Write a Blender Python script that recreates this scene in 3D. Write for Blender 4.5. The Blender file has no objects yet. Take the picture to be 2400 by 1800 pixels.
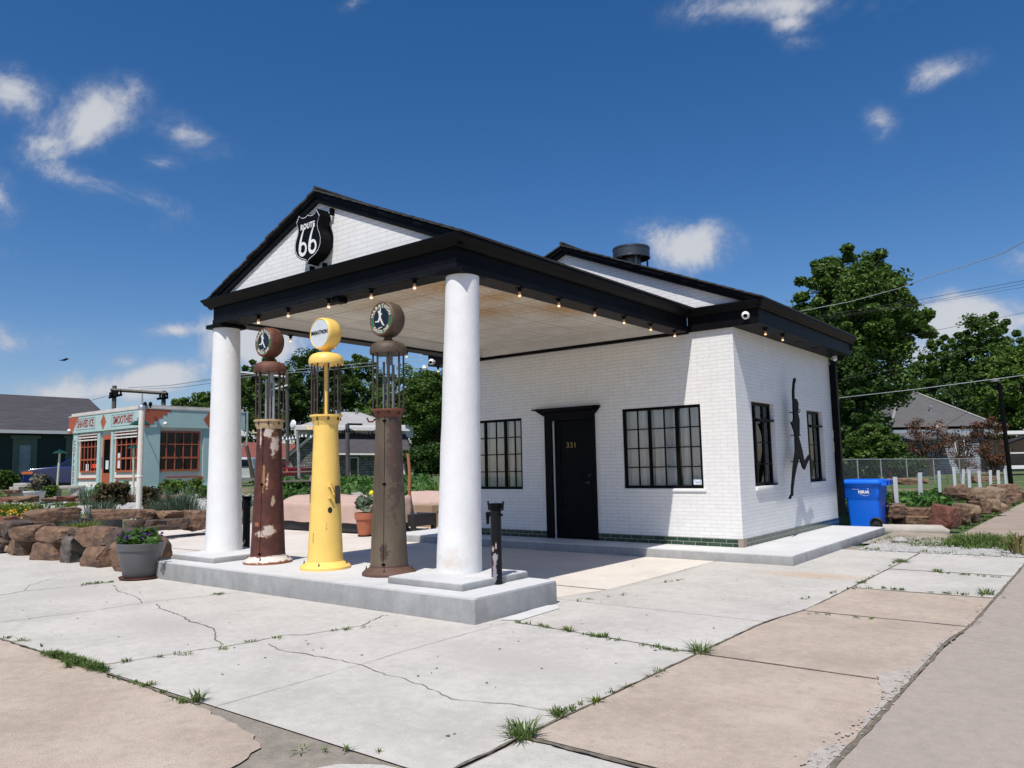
import bpy, bmesh, math, random
import numpy as np
from mathutils import Vector, Matrix, noise

# ------------------------------------------------------------------ camera, sky, sun, exposure
SC = bpy.context.scene
COL = SC.collection
CAM = np.array([5.2586, -5.91, 1.3443]); YAW, PITCH, ROLL, FPX = 0.6646, 0.1043, -0.0209, 1811.38
_r = np.array([math.cos(YAW), math.sin(YAW), 0.]); _f = np.array([-math.sin(YAW), math.cos(YAW), 0.]); _k = np.array([0, 0, 1.])
FV = _f*math.cos(PITCH)+_k*math.sin(PITCH); _u = -_f*math.sin(PITCH)+_k*math.cos(PITCH)
RV = _r*math.cos(ROLL)+_u*math.sin(ROLL); UV = -_r*math.sin(ROLL)+_u*math.cos(ROLL)
cam = bpy.data.cameras.new('camera'); cam.sensor_width = 36; cam.lens = 36*FPX/2400
cam.clip_start = .05; cam.clip_end = 3000
co = bpy.data.objects.new('camera', cam); COL.objects.link(co); SC.camera = co
co.matrix_world = Matrix(((RV[0], UV[0], -FV[0], CAM[0]), (RV[1], UV[1], -FV[1], CAM[1]), (RV[2], UV[2], -FV[2], CAM[2]), (0, 0, 0, 1)))

def ray(u, v): return FV+RV*(u-1200)/FPX-UV*(v-900)/FPX
def at(u, v, D): return CAM+ray(u, v)*D                     # point at depth D
def onz(u, v, z=0):
    d = ray(u, v); return CAM+d*(z-CAM[2])/d[2]
def ony(u, v, y):
    d = ray(u, v); return CAM+d*(y-CAM[1])/d[1]
def onx(u, v, x):
    d = ray(u, v); return CAM+d*(x-CAM[0])/d[0]
def depth(P): return float((np.array(P)-CAM)@FV)
def zat(P, u, v):
    d = ray(u, v); return float(CAM[2]+d[2]*np.hypot(P[0]-CAM[0], P[1]-CAM[1])/np.hypot(d[0], d[1]))

SUN = Vector((.1815, -.545, 1)).normalized()
sl = bpy.data.lights.new('sun', 'SUN'); sl.energy = 4.4; sl.angle = math.radians(.53); sl.color = (1, .96, .9)
so = bpy.data.objects.new('sun', sl); COL.objects.link(so); so.rotation_euler = SUN.to_track_quat('Z', 'Y').to_euler()
SC.view_settings.view_transform = 'Standard'; SC.view_settings.look = 'None'
SC.view_settings.exposure = .10; SC.view_settings.gamma = 1

def build_world():
    w = bpy.data.worlds.new('World'); SC.world = w; w.use_nodes = True
    N = w.node_tree; n = N.nodes; L = N.links; n.clear()
    out = n.new('ShaderNodeOutputWorld'); bg = n.new('ShaderNodeBackground'); sky = n.new('ShaderNodeTexSky')
    sky.sky_type = 'NISHITA'; sky.sun_disc = False; sky.sun_elevation = math.asin(SUN.z)
    sky.sun_rotation = math.atan2(SUN.x, SUN.y); sky.air_density = 1.0; sky.dust_density = .55; sky.ozone_density = 3.5; sky.altitude = 200
    tc = n.new('ShaderNodeTexCoord')
    D = tc.outputs['Generated']
    def M(op, a, b=None, c=None):
        x = n.new('ShaderNodeMath'); x.operation = op
        for i, q in enumerate((a, b, c)):
            if q is None: continue
            if isinstance(q, (int, float)): x.inputs[i].default_value = q
            else: L.new(q, x.inputs[i])
        return x.outputs[0]
    def dot(vec):
        x = n.new('ShaderNodeVectorMath'); x.operation = 'DOT_PRODUCT'; L.new(D, x.inputs[0]); x.inputs[1].default_value = vec; return x.outputs['Value']
    nz = n.new('ShaderNodeTexNoise'); nz.inputs['Scale'].default_value = 9; nz.inputs['Detail'].default_value = 12; nz.inputs['Roughness'].default_value = .66; nz.inputs['Distortion'].default_value = .35
    mp = n.new('ShaderNodeMapping'); mp.inputs['Scale'].default_value = (1, 1, 1.35); L.new(D, mp.inputs[0]); L.new(mp.outputs[0], nz.inputs[0])
    # (u, v, half width, half height, tilt in degrees, density) of each cloud in the sky
    CL = [(215, 275, 125, 70, 20, 1.), (40, 215, 110, 60, -20, .85), (120, 335, 100, 38, 15, .7), (430, 318, 95, 50, -22, .8), (375, 385, 75, 42, 0, .7), (230, 425, 150, 34, -14, .62), (350, 465, 110, 42, -22, .62), (410, 500, 70, 40, 30, .55),
          (0, 460, 45, 65, 0, .6), (415, 775, 95, 20, 3, .75), (290, 848, 42, 24, 0, .7), (170, 925, 150, 46, 8, 1.), (340, 893, 120, 42, 12, 1.), (620, 800, 130, 75, 0, 1.1), (760, 850, 120, 50, 0, .8), (60, 1010, 400, 50, 2, .35),
          (1590, 582, 120, 62, -3, 1.2), (1840, 12, 220, 44, 5, .75), (1855, 55, 70, 32, 0, .7), (1880, 95, 44, 24, 0, .55), (2215, 172, 90, 36, 12, .68), (2065, 285, 50, 34, -50, .5), (2250, 745, 150, 55, 0, 1.05), (2400, 752, 90, 30, 8, .6),
          (2130, 830, 120, 60, 0, .5), (830, 12, 50, 20, 20, .35), (5, 590, 60, 22, 0, .2), (2600, 600, 200, 90, 0, .8), (-300, 500, 200, 90, 0, .8), (-150, 800, 250, 60, 0, .7)]
    tot = None
    for (u, v, a, b, t, k) in CL:
        d = ray(u, v); m = np.linalg.norm(d); d = d/m
        t1 = RV*math.cos(math.radians(t))+UV*math.sin(math.radians(t)); t1 = t1-d*(t1@d); t1 /= np.linalg.norm(t1); t2 = np.cross(t1, d)
        s = FPX*m
        p = M('MULTIPLY', dot(tuple(t1*s/a)), dot(tuple(t1*s/a))); q = dot(tuple(t2*s/b)); q = M('MULTIPLY', q, q)
        r = M('SQRT', M('ADD', p, q))
        f = M('MULTIPLY_ADD', r, -.72*k, 1.12*k)
        f = M('MULTIPLY', f, M('GREATER_THAN', dot(tuple(d)), .6))
        tot = f if tot is None else M('MAXIMUM', tot, f)
    dens = M('ADD', tot, M('MULTIPLY', M('SUBTRACT', nz.outputs[0], .5), 2.5))
    mr = n.new('ShaderNodeMapRange'); mr.interpolation_type = 'SMOOTHERSTEP'; mr.inputs['From Min'].default_value = .14; mr.inputs['From Max'].default_value = 1.12
    mr.inputs['To Max'].default_value = .9
    L.new(dens, mr.inputs['Value'])
    veil = n.new('ShaderNodeMapRange'); veil.interpolation_type = 'SMOOTHSTEP'; veil.inputs['From Min'].default_value = .05; veil.inputs['From Max'].default_value = 1.3; veil.inputs['To Max'].default_value = .5
    L.new(M('ADD', tot, M('MULTIPLY', M('SUBTRACT', nz.outputs[0], .5), 2.6)), veil.inputs['Value'])
    edge = n.new('ShaderNodeMapRange'); edge.inputs['From Min'].default_value = .0; edge.inputs['From Max'].default_value = .3; L.new(tot, edge.inputs['Value'])
    g = M('MULTIPLY', M('MAXIMUM', mr.outputs[0], veil.outputs[0]), edge.outputs[0])
    cr = n.new('ShaderNodeMix'); cr.data_type = 'RGBA'; cr.inputs['A'].default_value = (4.6, 5.0, 6.1, 1); cr.inputs['B'].default_value = (7.2, 7.3, 7.6, 1)
    L.new(mr.outputs[0], cr.inputs['Factor'])
    mx = n.new('ShaderNodeMix'); mx.data_type = 'RGBA'
    tint = n.new('ShaderNodeMix'); tint.data_type = 'RGBA'; tint.blend_type = 'MULTIPLY'; tint.inputs['Factor'].default_value = 1; tint.inputs['B'].default_value = (1.12, .985, 1.05, 1)
    hs = n.new('ShaderNodeHueSaturation'); hs.inputs['Saturation'].default_value = 1.32; hs.inputs['Value'].default_value = 1.08; L.new(sky.outputs[0], hs.inputs['Color'])
    L.new(hs.outputs[0], tint.inputs['A'])
    L.new(g, mx.inputs['Factor']); L.new(tint.outputs['Result'], mx.inputs['A']); L.new(cr.outputs['Result'], mx.inputs['B'])
    L.new(mx.outputs['Result'], bg.inputs[0]); bg.inputs[1].default_value = .085
    L.new(bg.outputs[0], out.inputs[0])
build_world()
RNG = random.Random(7)

# ------------------------------------------------------------------ material helpers
def mat(name, col, rough=.6, metal=0, var=.12, vs=3., bump=0, bs=60., spec=.5, spots=None, col2=None, speck=0, detail=4, dist=.01, emit=None, stretch=None, extra=None, coat=0):
    """principled material with noise variation; spots = [(centre, radii, colour)] are painted patches of that colour"""
    m = bpy.data.materials.new(name); m.use_nodes = True; N = m.node_tree; n = N.nodes; L = N.links
    b = n['Principled BSDF']; b.inputs['Roughness'].default_value = rough; b.inputs['Metallic'].default_value = metal
    b.inputs['Specular IOR Level'].default_value = spec
    if coat: b.inputs['Coat Weight'].default_value = coat; b.inputs['Coat Roughness'].default_value = .08
    tc = n.new('ShaderNodeTexCoord'); V = tc.outputs['Object']
    if stretch:
        mp = n.new('ShaderNodeMapping'); mp.inputs['Scale'].default_value = stretch; L.new(V, mp.inputs[0]); V2 = mp.outputs[0]
    else: V2 = V
    nz = n.new('ShaderNodeTexNoise'); nz.inputs['Scale'].default_value = vs; nz.inputs['Detail'].default_value = 8; nz.inputs['Roughness'].default_value = .6
    L.new(V2, nz.inputs[0])
    c1 = [max(0, x*(1-var)) for x in col]; c2 = [min(1, x*(1+var)) for x in (col2 or col)]
    rp = n.new('ShaderNodeValToRGB'); rp.color_ramp.elements[0].color = (*c1, 1); rp.color_ramp.elements[1].color = (*c2, 1)
    rp.color_ramp.elements[0].position = .32; rp.color_ramp.elements[1].position = .68
    L.new(nz.outputs[0], rp.inputs[0]); C = rp.outputs[0]
    def mixc(fac, a, bcol, typ='MIX'):
        x = n.new('ShaderNodeMix'); x.data_type = 'RGBA'; x.blend_type = typ
        if isinstance(fac, (int, float)): x.inputs['Factor'].default_value = fac
        else: L.new(fac, x.inputs['Factor'])
        L.new(a, x.inputs['A'])
        if isinstance(bcol, tuple): x.inputs['B'].default_value = (*bcol, 1)
        else: L.new(bcol, x.inputs['B'])
        return x.outputs['Result']
    def rng(val, lo, hi):
        x = n.new('ShaderNodeMapRange'); x.inputs['From Min'].default_value = lo; x.inputs['From Max'].default_value = hi; L.new(val, x.inputs['Value']); return x.outputs[0]
    if speck:
        s = n.new('ShaderNodeTexNoise'); s.inputs['Scale'].default_value = 90; s.inputs['Detail'].default_value = 3; L.new(V, s.inputs[0])
        C = mixc(rng(s.outputs[0], .56, .75), C, tuple(x*(1-speck) for x in col))
        C = mixc(rng(s.outputs[0], .44, .25), C, tuple(min(1, x*(1+speck*.6)) for x in col))
        s2 = n.new('ShaderNodeTexNoise'); s2.inputs['Scale'].default_value = .9; s2.inputs['Detail'].default_value = 9; s2.inputs['Roughness'].default_value = .7; L.new(V, s2.inputs[0])
        C = mixc(rng(s2.outputs[0], .46, .80), C, tuple(x*.72 for x in col))
        s3 = n.new('ShaderNodeTexNoise'); s3.inputs['Scale'].default_value = 11; s3.inputs['Detail'].default_value = 8; s3.inputs['Roughness'].default_value = .75; L.new(V, s3.inputs[0])
        C = mixc(rng(s3.outputs[0], .50, .78), C, tuple(x*(1-speck*.9) for x in col)); C = mixc(rng(s3.outputs[0], .48, .25), C, tuple(min(1, x*(1+speck*.5)) for x in col))
        vo = n.new('ShaderNodeTexVoronoi'); vo.inputs['Scale'].default_value = 26; L.new(V, vo.inputs[0]); pit = rng(vo.outputs['Distance'], .10, .05)
        pm = n.new('ShaderNodeMath'); pm.operation = 'MULTIPLY'; L.new(pit, pm.inputs[0]); L.new(rng(s3.outputs[0], .50, .58), pm.inputs[1]); C = mixc(pm.outputs[0], C, tuple(x*.45 for x in col))
    if spots:
        w = n.new('ShaderNodeTexNoise'); w.inputs['Scale'].default_value = 16; w.inputs['Detail'].default_value = 9; w.inputs['Roughness'].default_value = .65; L.new(V, w.inputs[0])
        for (cen, rad, sc_) in spots:
            a = n.new('ShaderNodeVectorMath'); a.operation = 'SUBTRACT'; L.new(V, a.inputs[0]); a.inputs[1].default_value = cen
            d = n.new('ShaderNodeVectorMath'); d.operation = 'DIVIDE'; L.new(a.outputs[0], d.inputs[0]); d.inputs[1].default_value = rad
            le = n.new('ShaderNodeVectorMath'); le.operation = 'LENGTH'; L.new(d.outputs[0], le.inputs[0])
            ad = n.new('ShaderNodeMath'); ad.operation = 'MULTIPLY_ADD'; L.new(w.outputs[0], ad.inputs[0]); ad.inputs[1].default_value = 2.8; L.new(le.outputs['Value'], ad.inputs[2])
            soft = .7 if len(sc_) == 4 else .10
            if len(sc_) == 3 and sum(sc_) > 1: C = mixc(rng(ad.outputs[0], 2.55, 2.35), C, (.17, .075, .035))
            C = mixc(rng(ad.outputs[0], 2.25+soft, 2.25-soft), C, tuple(sc_[:3]))
    if extra: C = extra(n, L, V, C, mixc, rng)
    L.new(C, b.inputs['Base Color'])
    if bump:
        z = n.new('ShaderNodeTexNoise'); z.inputs['Scale'].default_value = bs; z.inputs['Detail'].default_value = detail; L.new(V2, z.inputs[0])
        q = n.new('ShaderNodeBump'); q.inputs['Strength'].default_value = bump; q.inputs['Distance'].default_value = dist; L.new(z.outputs[0], q.inputs['Height']); L.new(q.outputs[0], b.inputs['Normal'])
    if emit:
        b.inputs['Emission Color'].default_value = (*emit[:3], 1); b.inputs['Emission Strength'].default_value = emit[3]
    return m

def brick_mat(name, c1, c2, mortar, w, h, ms=.004, rough=.5, bump=.4, var=.1, dist=.006, dirt=None):
    m = bpy.data.materials.new(name); m.use_nodes = True; N = m.node_tree; n = N.nodes; L = N.links; b = n['Principled BSDF']
    b.inputs['Roughness'].default_value = rough
    tc = n.new('ShaderNodeTexCoord'); sp = n.new('ShaderNodeSeparateXYZ'); L.new(tc.outputs['Object'], sp.inputs[0])
    ad = n.new('ShaderNodeMath'); ad.operation = 'ADD'; L.new(sp.outputs[0], ad.inputs[0]); L.new(sp.outputs[1], ad.inputs[1])
    cb = n.new('ShaderNodeCombineXYZ'); L.new(ad.outputs[0], cb.inputs[0]); L.new(sp.outputs[2], cb.inputs[1])
    nw = n.new('ShaderNodeTexNoise'); nw.inputs['Scale'].default_value = 2.5; nw.inputs['Detail'].default_value = 5; L.new(tc.outputs['Object'], nw.inputs[0])
    wob = n.new('ShaderNodeVectorMath'); wob.operation = 'SCALE'; L.new(nw.outputs['Color'], wob.inputs[0]); wob.inputs['Scale'].default_value = .012
    av = n.new('ShaderNodeVectorMath'); L.new(cb.outputs[0], av.inputs[0]); L.new(wob.outputs[0], av.inputs[1])
    t = n.new('ShaderNodeTexBrick'); L.new(av.outputs[0], t.inputs['Vector']); t.inputs['Scale'].default_value = 1
    t.inputs['Color1'].default_value = (*c1, 1); t.inputs['Color2'].default_value = (*c2, 1); t.inputs['Mortar'].default_value = (*mortar, 1)
    t.inputs['Mortar Size'].default_value = ms; t.inputs['Mortar Smooth'].default_value = .3; t.inputs['Brick Width'].default_value = w; t.inputs['Row Height'].default_value = h; t.offset = .5
    C = t.outputs['Color']
    nz = n.new('ShaderNodeTexNoise'); nz.inputs['Scale'].default_value = 6; nz.inputs['Detail'].default_value = 8; L.new(tc.outputs['Object'], nz.inputs[0])
    mr = n.new('ShaderNodeMapRange'); L.new(nz.outputs[0], mr.inputs['Value']); mr.inputs['To Min'].default_value = 1-var; mr.inputs['To Max'].default_value = 1+var
    hs = n.new('ShaderNodeHueSaturation'); L.new(C, hs.inputs['Color']); L.new(mr.outputs[0], hs.inputs['Value']); C = hs.outputs[0]
    L.new(C, b.inputs['Base Color'])
    n3 = n.new('ShaderNodeTexNoise'); n3.inputs['Scale'].default_value = 35; n3.inputs['Detail'].default_value = 3; L.new(tc.outputs['Object'], n3.inputs[0])
    hh = n.new('ShaderNodeMath'); hh.operation = 'MULTIPLY_ADD'; L.new(t.outputs['Fac'], hh.inputs[0]); hh.inputs[1].default_value = -1; 
    h2 = n.new('ShaderNodeMath'); h2.operation = 'MULTIPLY'; L.new(n3.outputs[0], h2.inputs[0]); h2.inputs[1].default_value = .6; L.new(h2.outputs[0], hh.inputs[2])
    q = n.new('ShaderNodeBump'); q.inputs['Strength'].default_value = bump; q.inputs['Distance'].default_value = dist; L.new(hh.outputs[0], q.inputs['Height']); L.new(q.outputs[0], b.inputs['Normal'])
    return m

def leaf_mat(name, lo, hi, hue=.03, trans=.25):
    m = bpy.data.materials.new(name); m.use_nodes = True; N = m.node_tree; n = N.nodes; L = N.links; b = n['Principled BSDF']; b.inputs['Roughness'].default_value = .55
    b.inputs['Specular IOR Level'].default_value = .3
    tc = n.new('ShaderNodeTexCoord'); nz = n.new('ShaderNodeTexNoise'); nz.inputs['Scale'].default_value = 5; nz.inputs['Detail'].default_value = 4; L.new(tc.outputs['Object'], nz.inputs[0])
    gm = n.new('ShaderNodeNewGeometry'); 
    ad = n.new('ShaderNodeMath'); ad.operation = 'MULTIPLY_ADD'; L.new(gm.outputs['Random Per Island'], ad.inputs[0]); ad.inputs[1].default_value = .5
    su = n.new('ShaderNodeMath'); su.operation = 'SUBTRACT'; L.new(nz.outputs[0], su.inputs[0]); su.inputs[1].default_value = .25; L.new(su.outputs[0], ad.inputs[2])
    rp = n.new('ShaderNodeValToRGB'); rp.color_ramp.elements[0].color = (*lo, 1); rp.color_ramp.elements[1].color = (*hi, 1); rp.color_ramp.elements[0].position = .2; rp.color_ramp.elements[1].position = .85
    L.new(ad.outputs[0], rp.inputs[0]); L.new(rp.outputs[0], b.inputs['Base Color'])
    tr = n.new('ShaderNodeBsdfTranslucent'); L.new(rp.outputs[0], tr.inputs[0])
    mx = n.new('ShaderNodeMixShader'); mx.inputs[0].default_value = trans; L.new(b.outputs[0], mx.inputs[1]); L.new(tr.outputs[0], mx.inputs[2])
    L.new(mx.outputs[0], n['Material Output'].inputs[0])
    return m

def glass_mat(name, tint=(.97, .98, .98), refl=.05, rough=.02):
    m = bpy.data.materials.new(name); m.use_nodes = True; N = m.node_tree; n = N.nodes; L = N.links; n.remove(n['Principled BSDF'])
    t = n.new('ShaderNodeBsdfTransparent'); t.inputs[0].default_value = (*tint, 1); g = n.new('ShaderNodeBsdfGlossy'); g.inputs['Roughness'].default_value = rough
    f = n.new('ShaderNodeFresnel'); f.inputs[0].default_value = 1.5; a = n.new('ShaderNodeMath'); a.operation = 'MULTIPLY_ADD'; L.new(f.outputs[0], a.inputs[0]); a.inputs[1].default_value = 1.; a.inputs[2].default_value = refl-.04
    x = n.new('ShaderNodeMixShader'); L.new(a.outputs[0], x.inputs[0]); L.new(t.outputs[0], x.inputs[1]); L.new(g.outputs[0], x.inputs[2]); L.new(x.outputs[0], n['Material Output'].inputs[0])
    return m

# ------------------------------------------------------------------ mesh helpers
class MB:
    def __init__(s): s.v = []; s.f = []
    def add(s, V, F):
        o = len(s.v); s.v += [tuple(map(float, p)) for p in V]; s.f += [tuple(i+o for i in f) for f in F]; return s
    def box(s, x0, y0, z0, x1, y1, z1, bev=0, skip=''):
        if x0 > x1: x0, x1 = x1, x0
        if y0 > y1: y0, y1 = y1, y0
        if z0 > z1: z0, z1 = z1, z0
        if bev:
            bm = bmesh.new(); bmesh.ops.create_cube(bm, size=1)
            for q in bm.verts: q.co = ((x0+x1)/2+q.co.x*(x1-x0), (y0+y1)/2+q.co.y*(y1-y0), (z0+z1)/2+q.co.z*(z1-z0))
            bmesh.ops.bevel(bm, geom=bm.edges[:], offset=bev, segments=2, profile=.5, affect='EDGES')
            s.add([q.co for q in bm.verts], [[w.index for w in f.verts] for f in bm.faces]); bm.free(); return s
        V = [(x0, y0, z0), (x1, y0, z0), (x1, y1, z0), (x0, y1, z0), (x0, y0, z1), (x1, y0, z1), (x1, y1, z1), (x0, y1, z1)]
        return s.add(V, [(0, 3, 2, 1), (4, 5, 6, 7), (0, 1, 5, 4), (1, 2, 6, 5), (2, 3, 7, 6), (3, 0, 4, 7)])
    def prism(s, pts, a, b, axis='y'):
        """polygon pts in the plane across axis, extruded a..b; y: (x,z), x: (y,z), z: (x,y)"""
        n = len(pts)
        def P(p, t): return {'y': (p[0], t, p[1]), 'x': (t, p[0], p[1]), 'z': (p[0], p[1], t)}[axis]
        return s.add([P(p, a) for p in pts]+[P(p, b) for p in pts], [tuple(range(n)), tuple(range(2*n-1, n-1, -1))]+[(i, i+n, (i+1) % n+n, (i+1) % n) for i in range(n)])
    def tube(s, pts, r, n=8, cap=True):
        pts = [Vector(p) for p in pts]; R = r if isinstance(r, (list, tuple)) else [r]*len(pts); V = []; F = []; ref = None
        for i, p in enumerate(pts):
            t = ((pts[min(i+1, len(pts)-1)]-pts[max(i-1, 0)])).normalized()
            if ref is None: ref = Vector((0, 0, 1)) if abs(t.z) < .9 else Vector((1, 0, 0))
            a = (ref-t*ref.dot(t)).normalized(); ref = a; b = t.cross(a)
            for k in range(n):
                w = 2*math.pi*k/n; V.append(p+a*math.cos(w)*R[i]+b*math.sin(w)*R[i])
        for i in range(len(pts)-1):
            for k in range(n): F.append((i*n+k, i*n+(k+1) % n, (i+1)*n+(k+1) % n, (i+1)*n+k))
        if cap: F.append(tuple(range(n-1, -1, -1))); F.append(tuple((len(pts)-1)*n+k for k in range(n)))
        return s.add(V, F)
    def lathe(s, prof, cx=0, cy=0, cz=0, n=40, axis='z', caps=True):
        """prof [(r, t)] along the axis; y axis: t is y"""
        V = []; F = []
        for (r, t) in prof:
            for k in range(n):
                w = 2*math.pi*k/n
                V.append({'z': (cx+r*math.cos(w), cy+r*math.sin(w), cz+t), 'y': (cx+r*math.cos(w), cy+t, cz+r*math.sin(w)), 'x': (cx+t, cy+r*math.cos(w), cz+r*math.sin(w))}[axis])
        for i in range(len(prof)-1):
            for k in range(n): F.append((i*n+k, i*n+(k+1) % n, (i+1)*n+(k+1) % n, (i+1)*n+k))
        if caps:
            if prof[0][0] > 1e-4: F.append(tuple(range(n-1, -1, -1)))
            if prof[-1][0] > 1e-4: F.append(tuple((len(prof)-1)*n+k for k in range(n)))
        return s.add(V, F)
    def sweep(s, path, prof, closed=False):
        """profile [(outward offset, z)] carried along a 2d path, mitred; outward = right of travel"""
        n = len(path); V = []; F = []; m = len(prof)
        for i, p in enumerate(path):
            p = Vector(p); a = Vector(path[i-1]) if (i or closed) else None; b = Vector(path[(i+1) % n]) if (i < n-1 or closed) else None
            d1 = (p-a).normalized() if a is not None else (b-p).normalized(); d2 = (b-p).normalized() if b is not None else d1
            n1 = Vector((d1.y, -d1.x)); n2 = Vector((d2.y, -d2.x)); q = (n1+n2); q = q/max(.2, q.dot(n1))
            for (o, z) in prof: V.append((p.x+q.x*o, p.y+q.y*o, z))
        for i in range(n if closed else n-1):
            j = (i+1) % n
            for k in range(m): F.append((i*m+k, i*m+(k+1) % m, j*m+(k+1) % m, j*m+k))
        if not closed: F.append(tuple(range(m))); F.append(tuple((n-1)*m+k for k in range(m-1, -1, -1)))
        return s.add(V, F)
    def quads(s, V):  # (N*4,3) array of loose quads
        o = len(s.v); s.v += [tuple(p) for p in V.tolist()]; s.f += [(o+4*i, o+4*i+1, o+4*i+2, o+4*i+3) for i in range(len(V)//4)]; return s
    def move(s, dx, dy, dz, rz=0, sc=1):
        c, q = math.cos(rz), math.sin(rz); s.v = [((x*c-y*q)*sc+dx, (x*q+y*c)*sc+dy, z*sc+dz) for x, y, z in s.v]; return s

OFF = {}
def root_of(o):
    while o.parent: o = o.parent
    return o
def obj(name, mb, m, parent=None, smooth=None, local=False):
    me = bpy.data.meshes.new(name)
    V = mb.v
    if parent is not None and not local:
        ox, oy, oz = OFF.get(root_of(parent).name, (0, 0, 0)); V = [(x-ox, y-oy, z-oz) for x, y, z in V]
    me.from_pydata(V, [], mb.f); me.update()
    if smooth is not None:
        me.polygons.foreach_set('use_smooth', [True]*len(me.polygons))
        if smooth < 180: me.set_sharp_from_angle(angle=math.radians(smooth))
    if m: me.materials.append(m)
    o = bpy.data.objects.new(name, me); COL.objects.link(o)
    if parent is not None: o.parent = parent
    return o
def fixnormals(o):
    bm = bmesh.new(); bm.from_mesh(o.data); bmesh.ops.recalc_face_normals(bm, faces=bm.faces[:]); bm.to_mesh(o.data); bm.free(); return o
def obj_pieces(name, mb, m, parent, smooth=None):
    """every loose piece of mb becomes a part of its own"""
    up = list(range(len(mb.v)))
    def f(a):
        while up[a] != a: up[a] = up[up[a]]; a = up[a]
        return a
    for q in mb.f:
        for b in q[1:]: up[f(b)] = f(q[0])
    gr = {}
    for q in mb.f: gr.setdefault(f(q[0]), []).append(q)
    out = []
    for fs in gr.values():
        ids = sorted({i for q in fs for i in q}); mp = {i: k for k, i in enumerate(ids)}; x = MB(); x.v = [mb.v[i] for i in ids]; x.f = [tuple(mp[i] for i in q) for q in fs]; out.append(obj(name, x, m, parent, smooth))
    return out
def tag(o, label=None, cat=None, group=None, kind=None):
    if label: o['label'] = label
    if cat: o['category'] = cat
    if group: o['group'] = group
    if kind: o['kind'] = kind
    return o
def thing(name, label, cat, loc=(0, 0, 0), rotz=0, group=None):
    o = bpy.data.objects.new(name, None); COL.objects.link(o); o.location = [float(x) for x in loc]; o.rotation_euler = (0, 0, rotz); o.empty_display_size = .1
    OFF[o.name] = tuple(float(x) for x in loc); return tag(o, label, cat, group)
def single(name, mb, m, label, cat, group=None, loc=(0, 0, 0), smooth=None, local=False, rotz=0):
    o = obj(name, mb, m, None, smooth)
    if not local: o.data.transform(Matrix.Translation([-float(x) for x in loc]))
    o.location = [float(x) for x in loc]; o.rotation_euler = (0, 0, rotz); OFF[o.name] = tuple(float(x) for x in loc); return tag(o, label, cat, group)
def struct(name, mb, m, smooth=None, kind='structure'):
    return tag(obj(name, mb, m, None, smooth), kind=kind)
def dup(root, loc, rotz=None, label=None, group=None, scale=None):
    r = root.copy(); COL.objects.link(r); r.location = [float(x) for x in loc]; OFF[r.name] = tuple(float(x) for x in loc)
    if rotz is not None: r.rotation_euler = (0, 0, rotz)
    if scale is not None: r.scale = scale if isinstance(scale, tuple) else (scale,)*3
    if label: r['label'] = label
    if group: r['group'] = group
    for ch in [c for c in bpy.data.objects if c.parent == root]:
        c = ch.copy(); COL.objects.link(c); c.parent = r
        for g in [q for q in bpy.data.objects if q.parent == ch]:
            d = g.copy(); COL.objects.link(d); d.parent = c
    return r
def text_mb(txt, size, font_scale=(1, 1), extrude=.002, offset=0., align='CENTER', space=1.):
    """built-in font turned into mesh: letters lie in the xy plane"""
    cu = bpy.data.curves.new('t', 'FONT'); cu.body = txt; cu.size = size; cu.extrude = extrude; cu.offset = offset; cu.align_x = align; cu.align_y = 'CENTER'; cu.space_character = space; cu.resolution_u = 3
    o = bpy.data.objects.new('t', cu); COL.objects.link(o); bpy.context.view_layer.update()
    me = bpy.data.meshes.new_from_object(o.evaluated_get(bpy.context.evaluated_depsgraph_get()))
    mb = MB(); mb.add([(p.co.x*font_scale[0], p.co.y*font_scale[1], p.co.z) for p in me.vertices], [list(f.vertices) for f in me.polygons])
    bpy.data.objects.remove(o); bpy.data.curves.remove(cu); bpy.data.meshes.remove(me); return mb
def face_text(mb, origin, right, up):
    """place a flat xy mesh so that x -> right, y -> up, z -> outward"""
    o, r, u = Vector(origin), Vector(right).normalized(), Vector(up).normalized(); w = r.cross(u)
    mb.v = [tuple(o+r*x+u*y+w*z) for x, y, z in mb.v]; return mb
def smooth_step(x): x = max(0., min(1., x)); return x*x*(3-2*x)
def fbm(x, y, z=0., s=1.): return noise.noise(Vector((x*s, y*s, z*s)))
# ------------------------------------------------------------------ materials
WHITE = (.8, .79, .77)
m_brick = brick_mat('white painted brick', (.80, .79, .765), (.77, .76, .74), (.57, .56, .54), .215, .0575, .0028, .42, .55, .085, .005)
m_tile = brick_mat('green glazed tile', (.012, .035, .022), (.03, .06, .035), (.30, .32, .27), .2, .062, .004, .25, .3, .35)
m_black = mat('black paint', (.0045, .0047, .0055), .5, var=.3, vs=4, bump=.12, bs=30, spec=.09)
m_blackr = mat('dark shingle', (.032, .031, .031), .85, var=.45, vs=14, bump=.8, bs=45, dist=.02)
m_iron = mat('black iron', (.0035, .0035, .004), .55, spec=.08, var=.3, vs=10, bump=.15, bs=50)
m_col = mat('white stucco', (.80, .79, .77), .6, var=.04, vs=5, bump=.4, bs=26, dist=.008, spots=[((.08, -.22, .40), (.16, .12, .07), (.66, .60, .54, 1)), ((.10, -.2, .50), (.09, .08, .05), (.72, .67, .62, 1))])
m_col2 = mat('clean white stucco', (.80, .795, .78), .6, var=.03, vs=4, bump=.6, bs=26, dist=.008)
m_conc = mat('old concrete', (.525, .495, .445), .85, var=.08, vs=1.1, bump=.5, bs=70, speck=.26, dist=.006, spots=[((2.2, 3.9, -.07), (.5, .22, .3), (.50, .37, .26, 1)), ((-1.5, -2.3, 0), (.6, .3, .3), (.44, .41, .375, 1)), ((1.9, -1.6, 0), (.7, .25, .3), (.45, .42, .38, 1)), ((-4.5, -1.9, 0), (.8, .4, .3), (.46, .43, .39, 1))])
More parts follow.
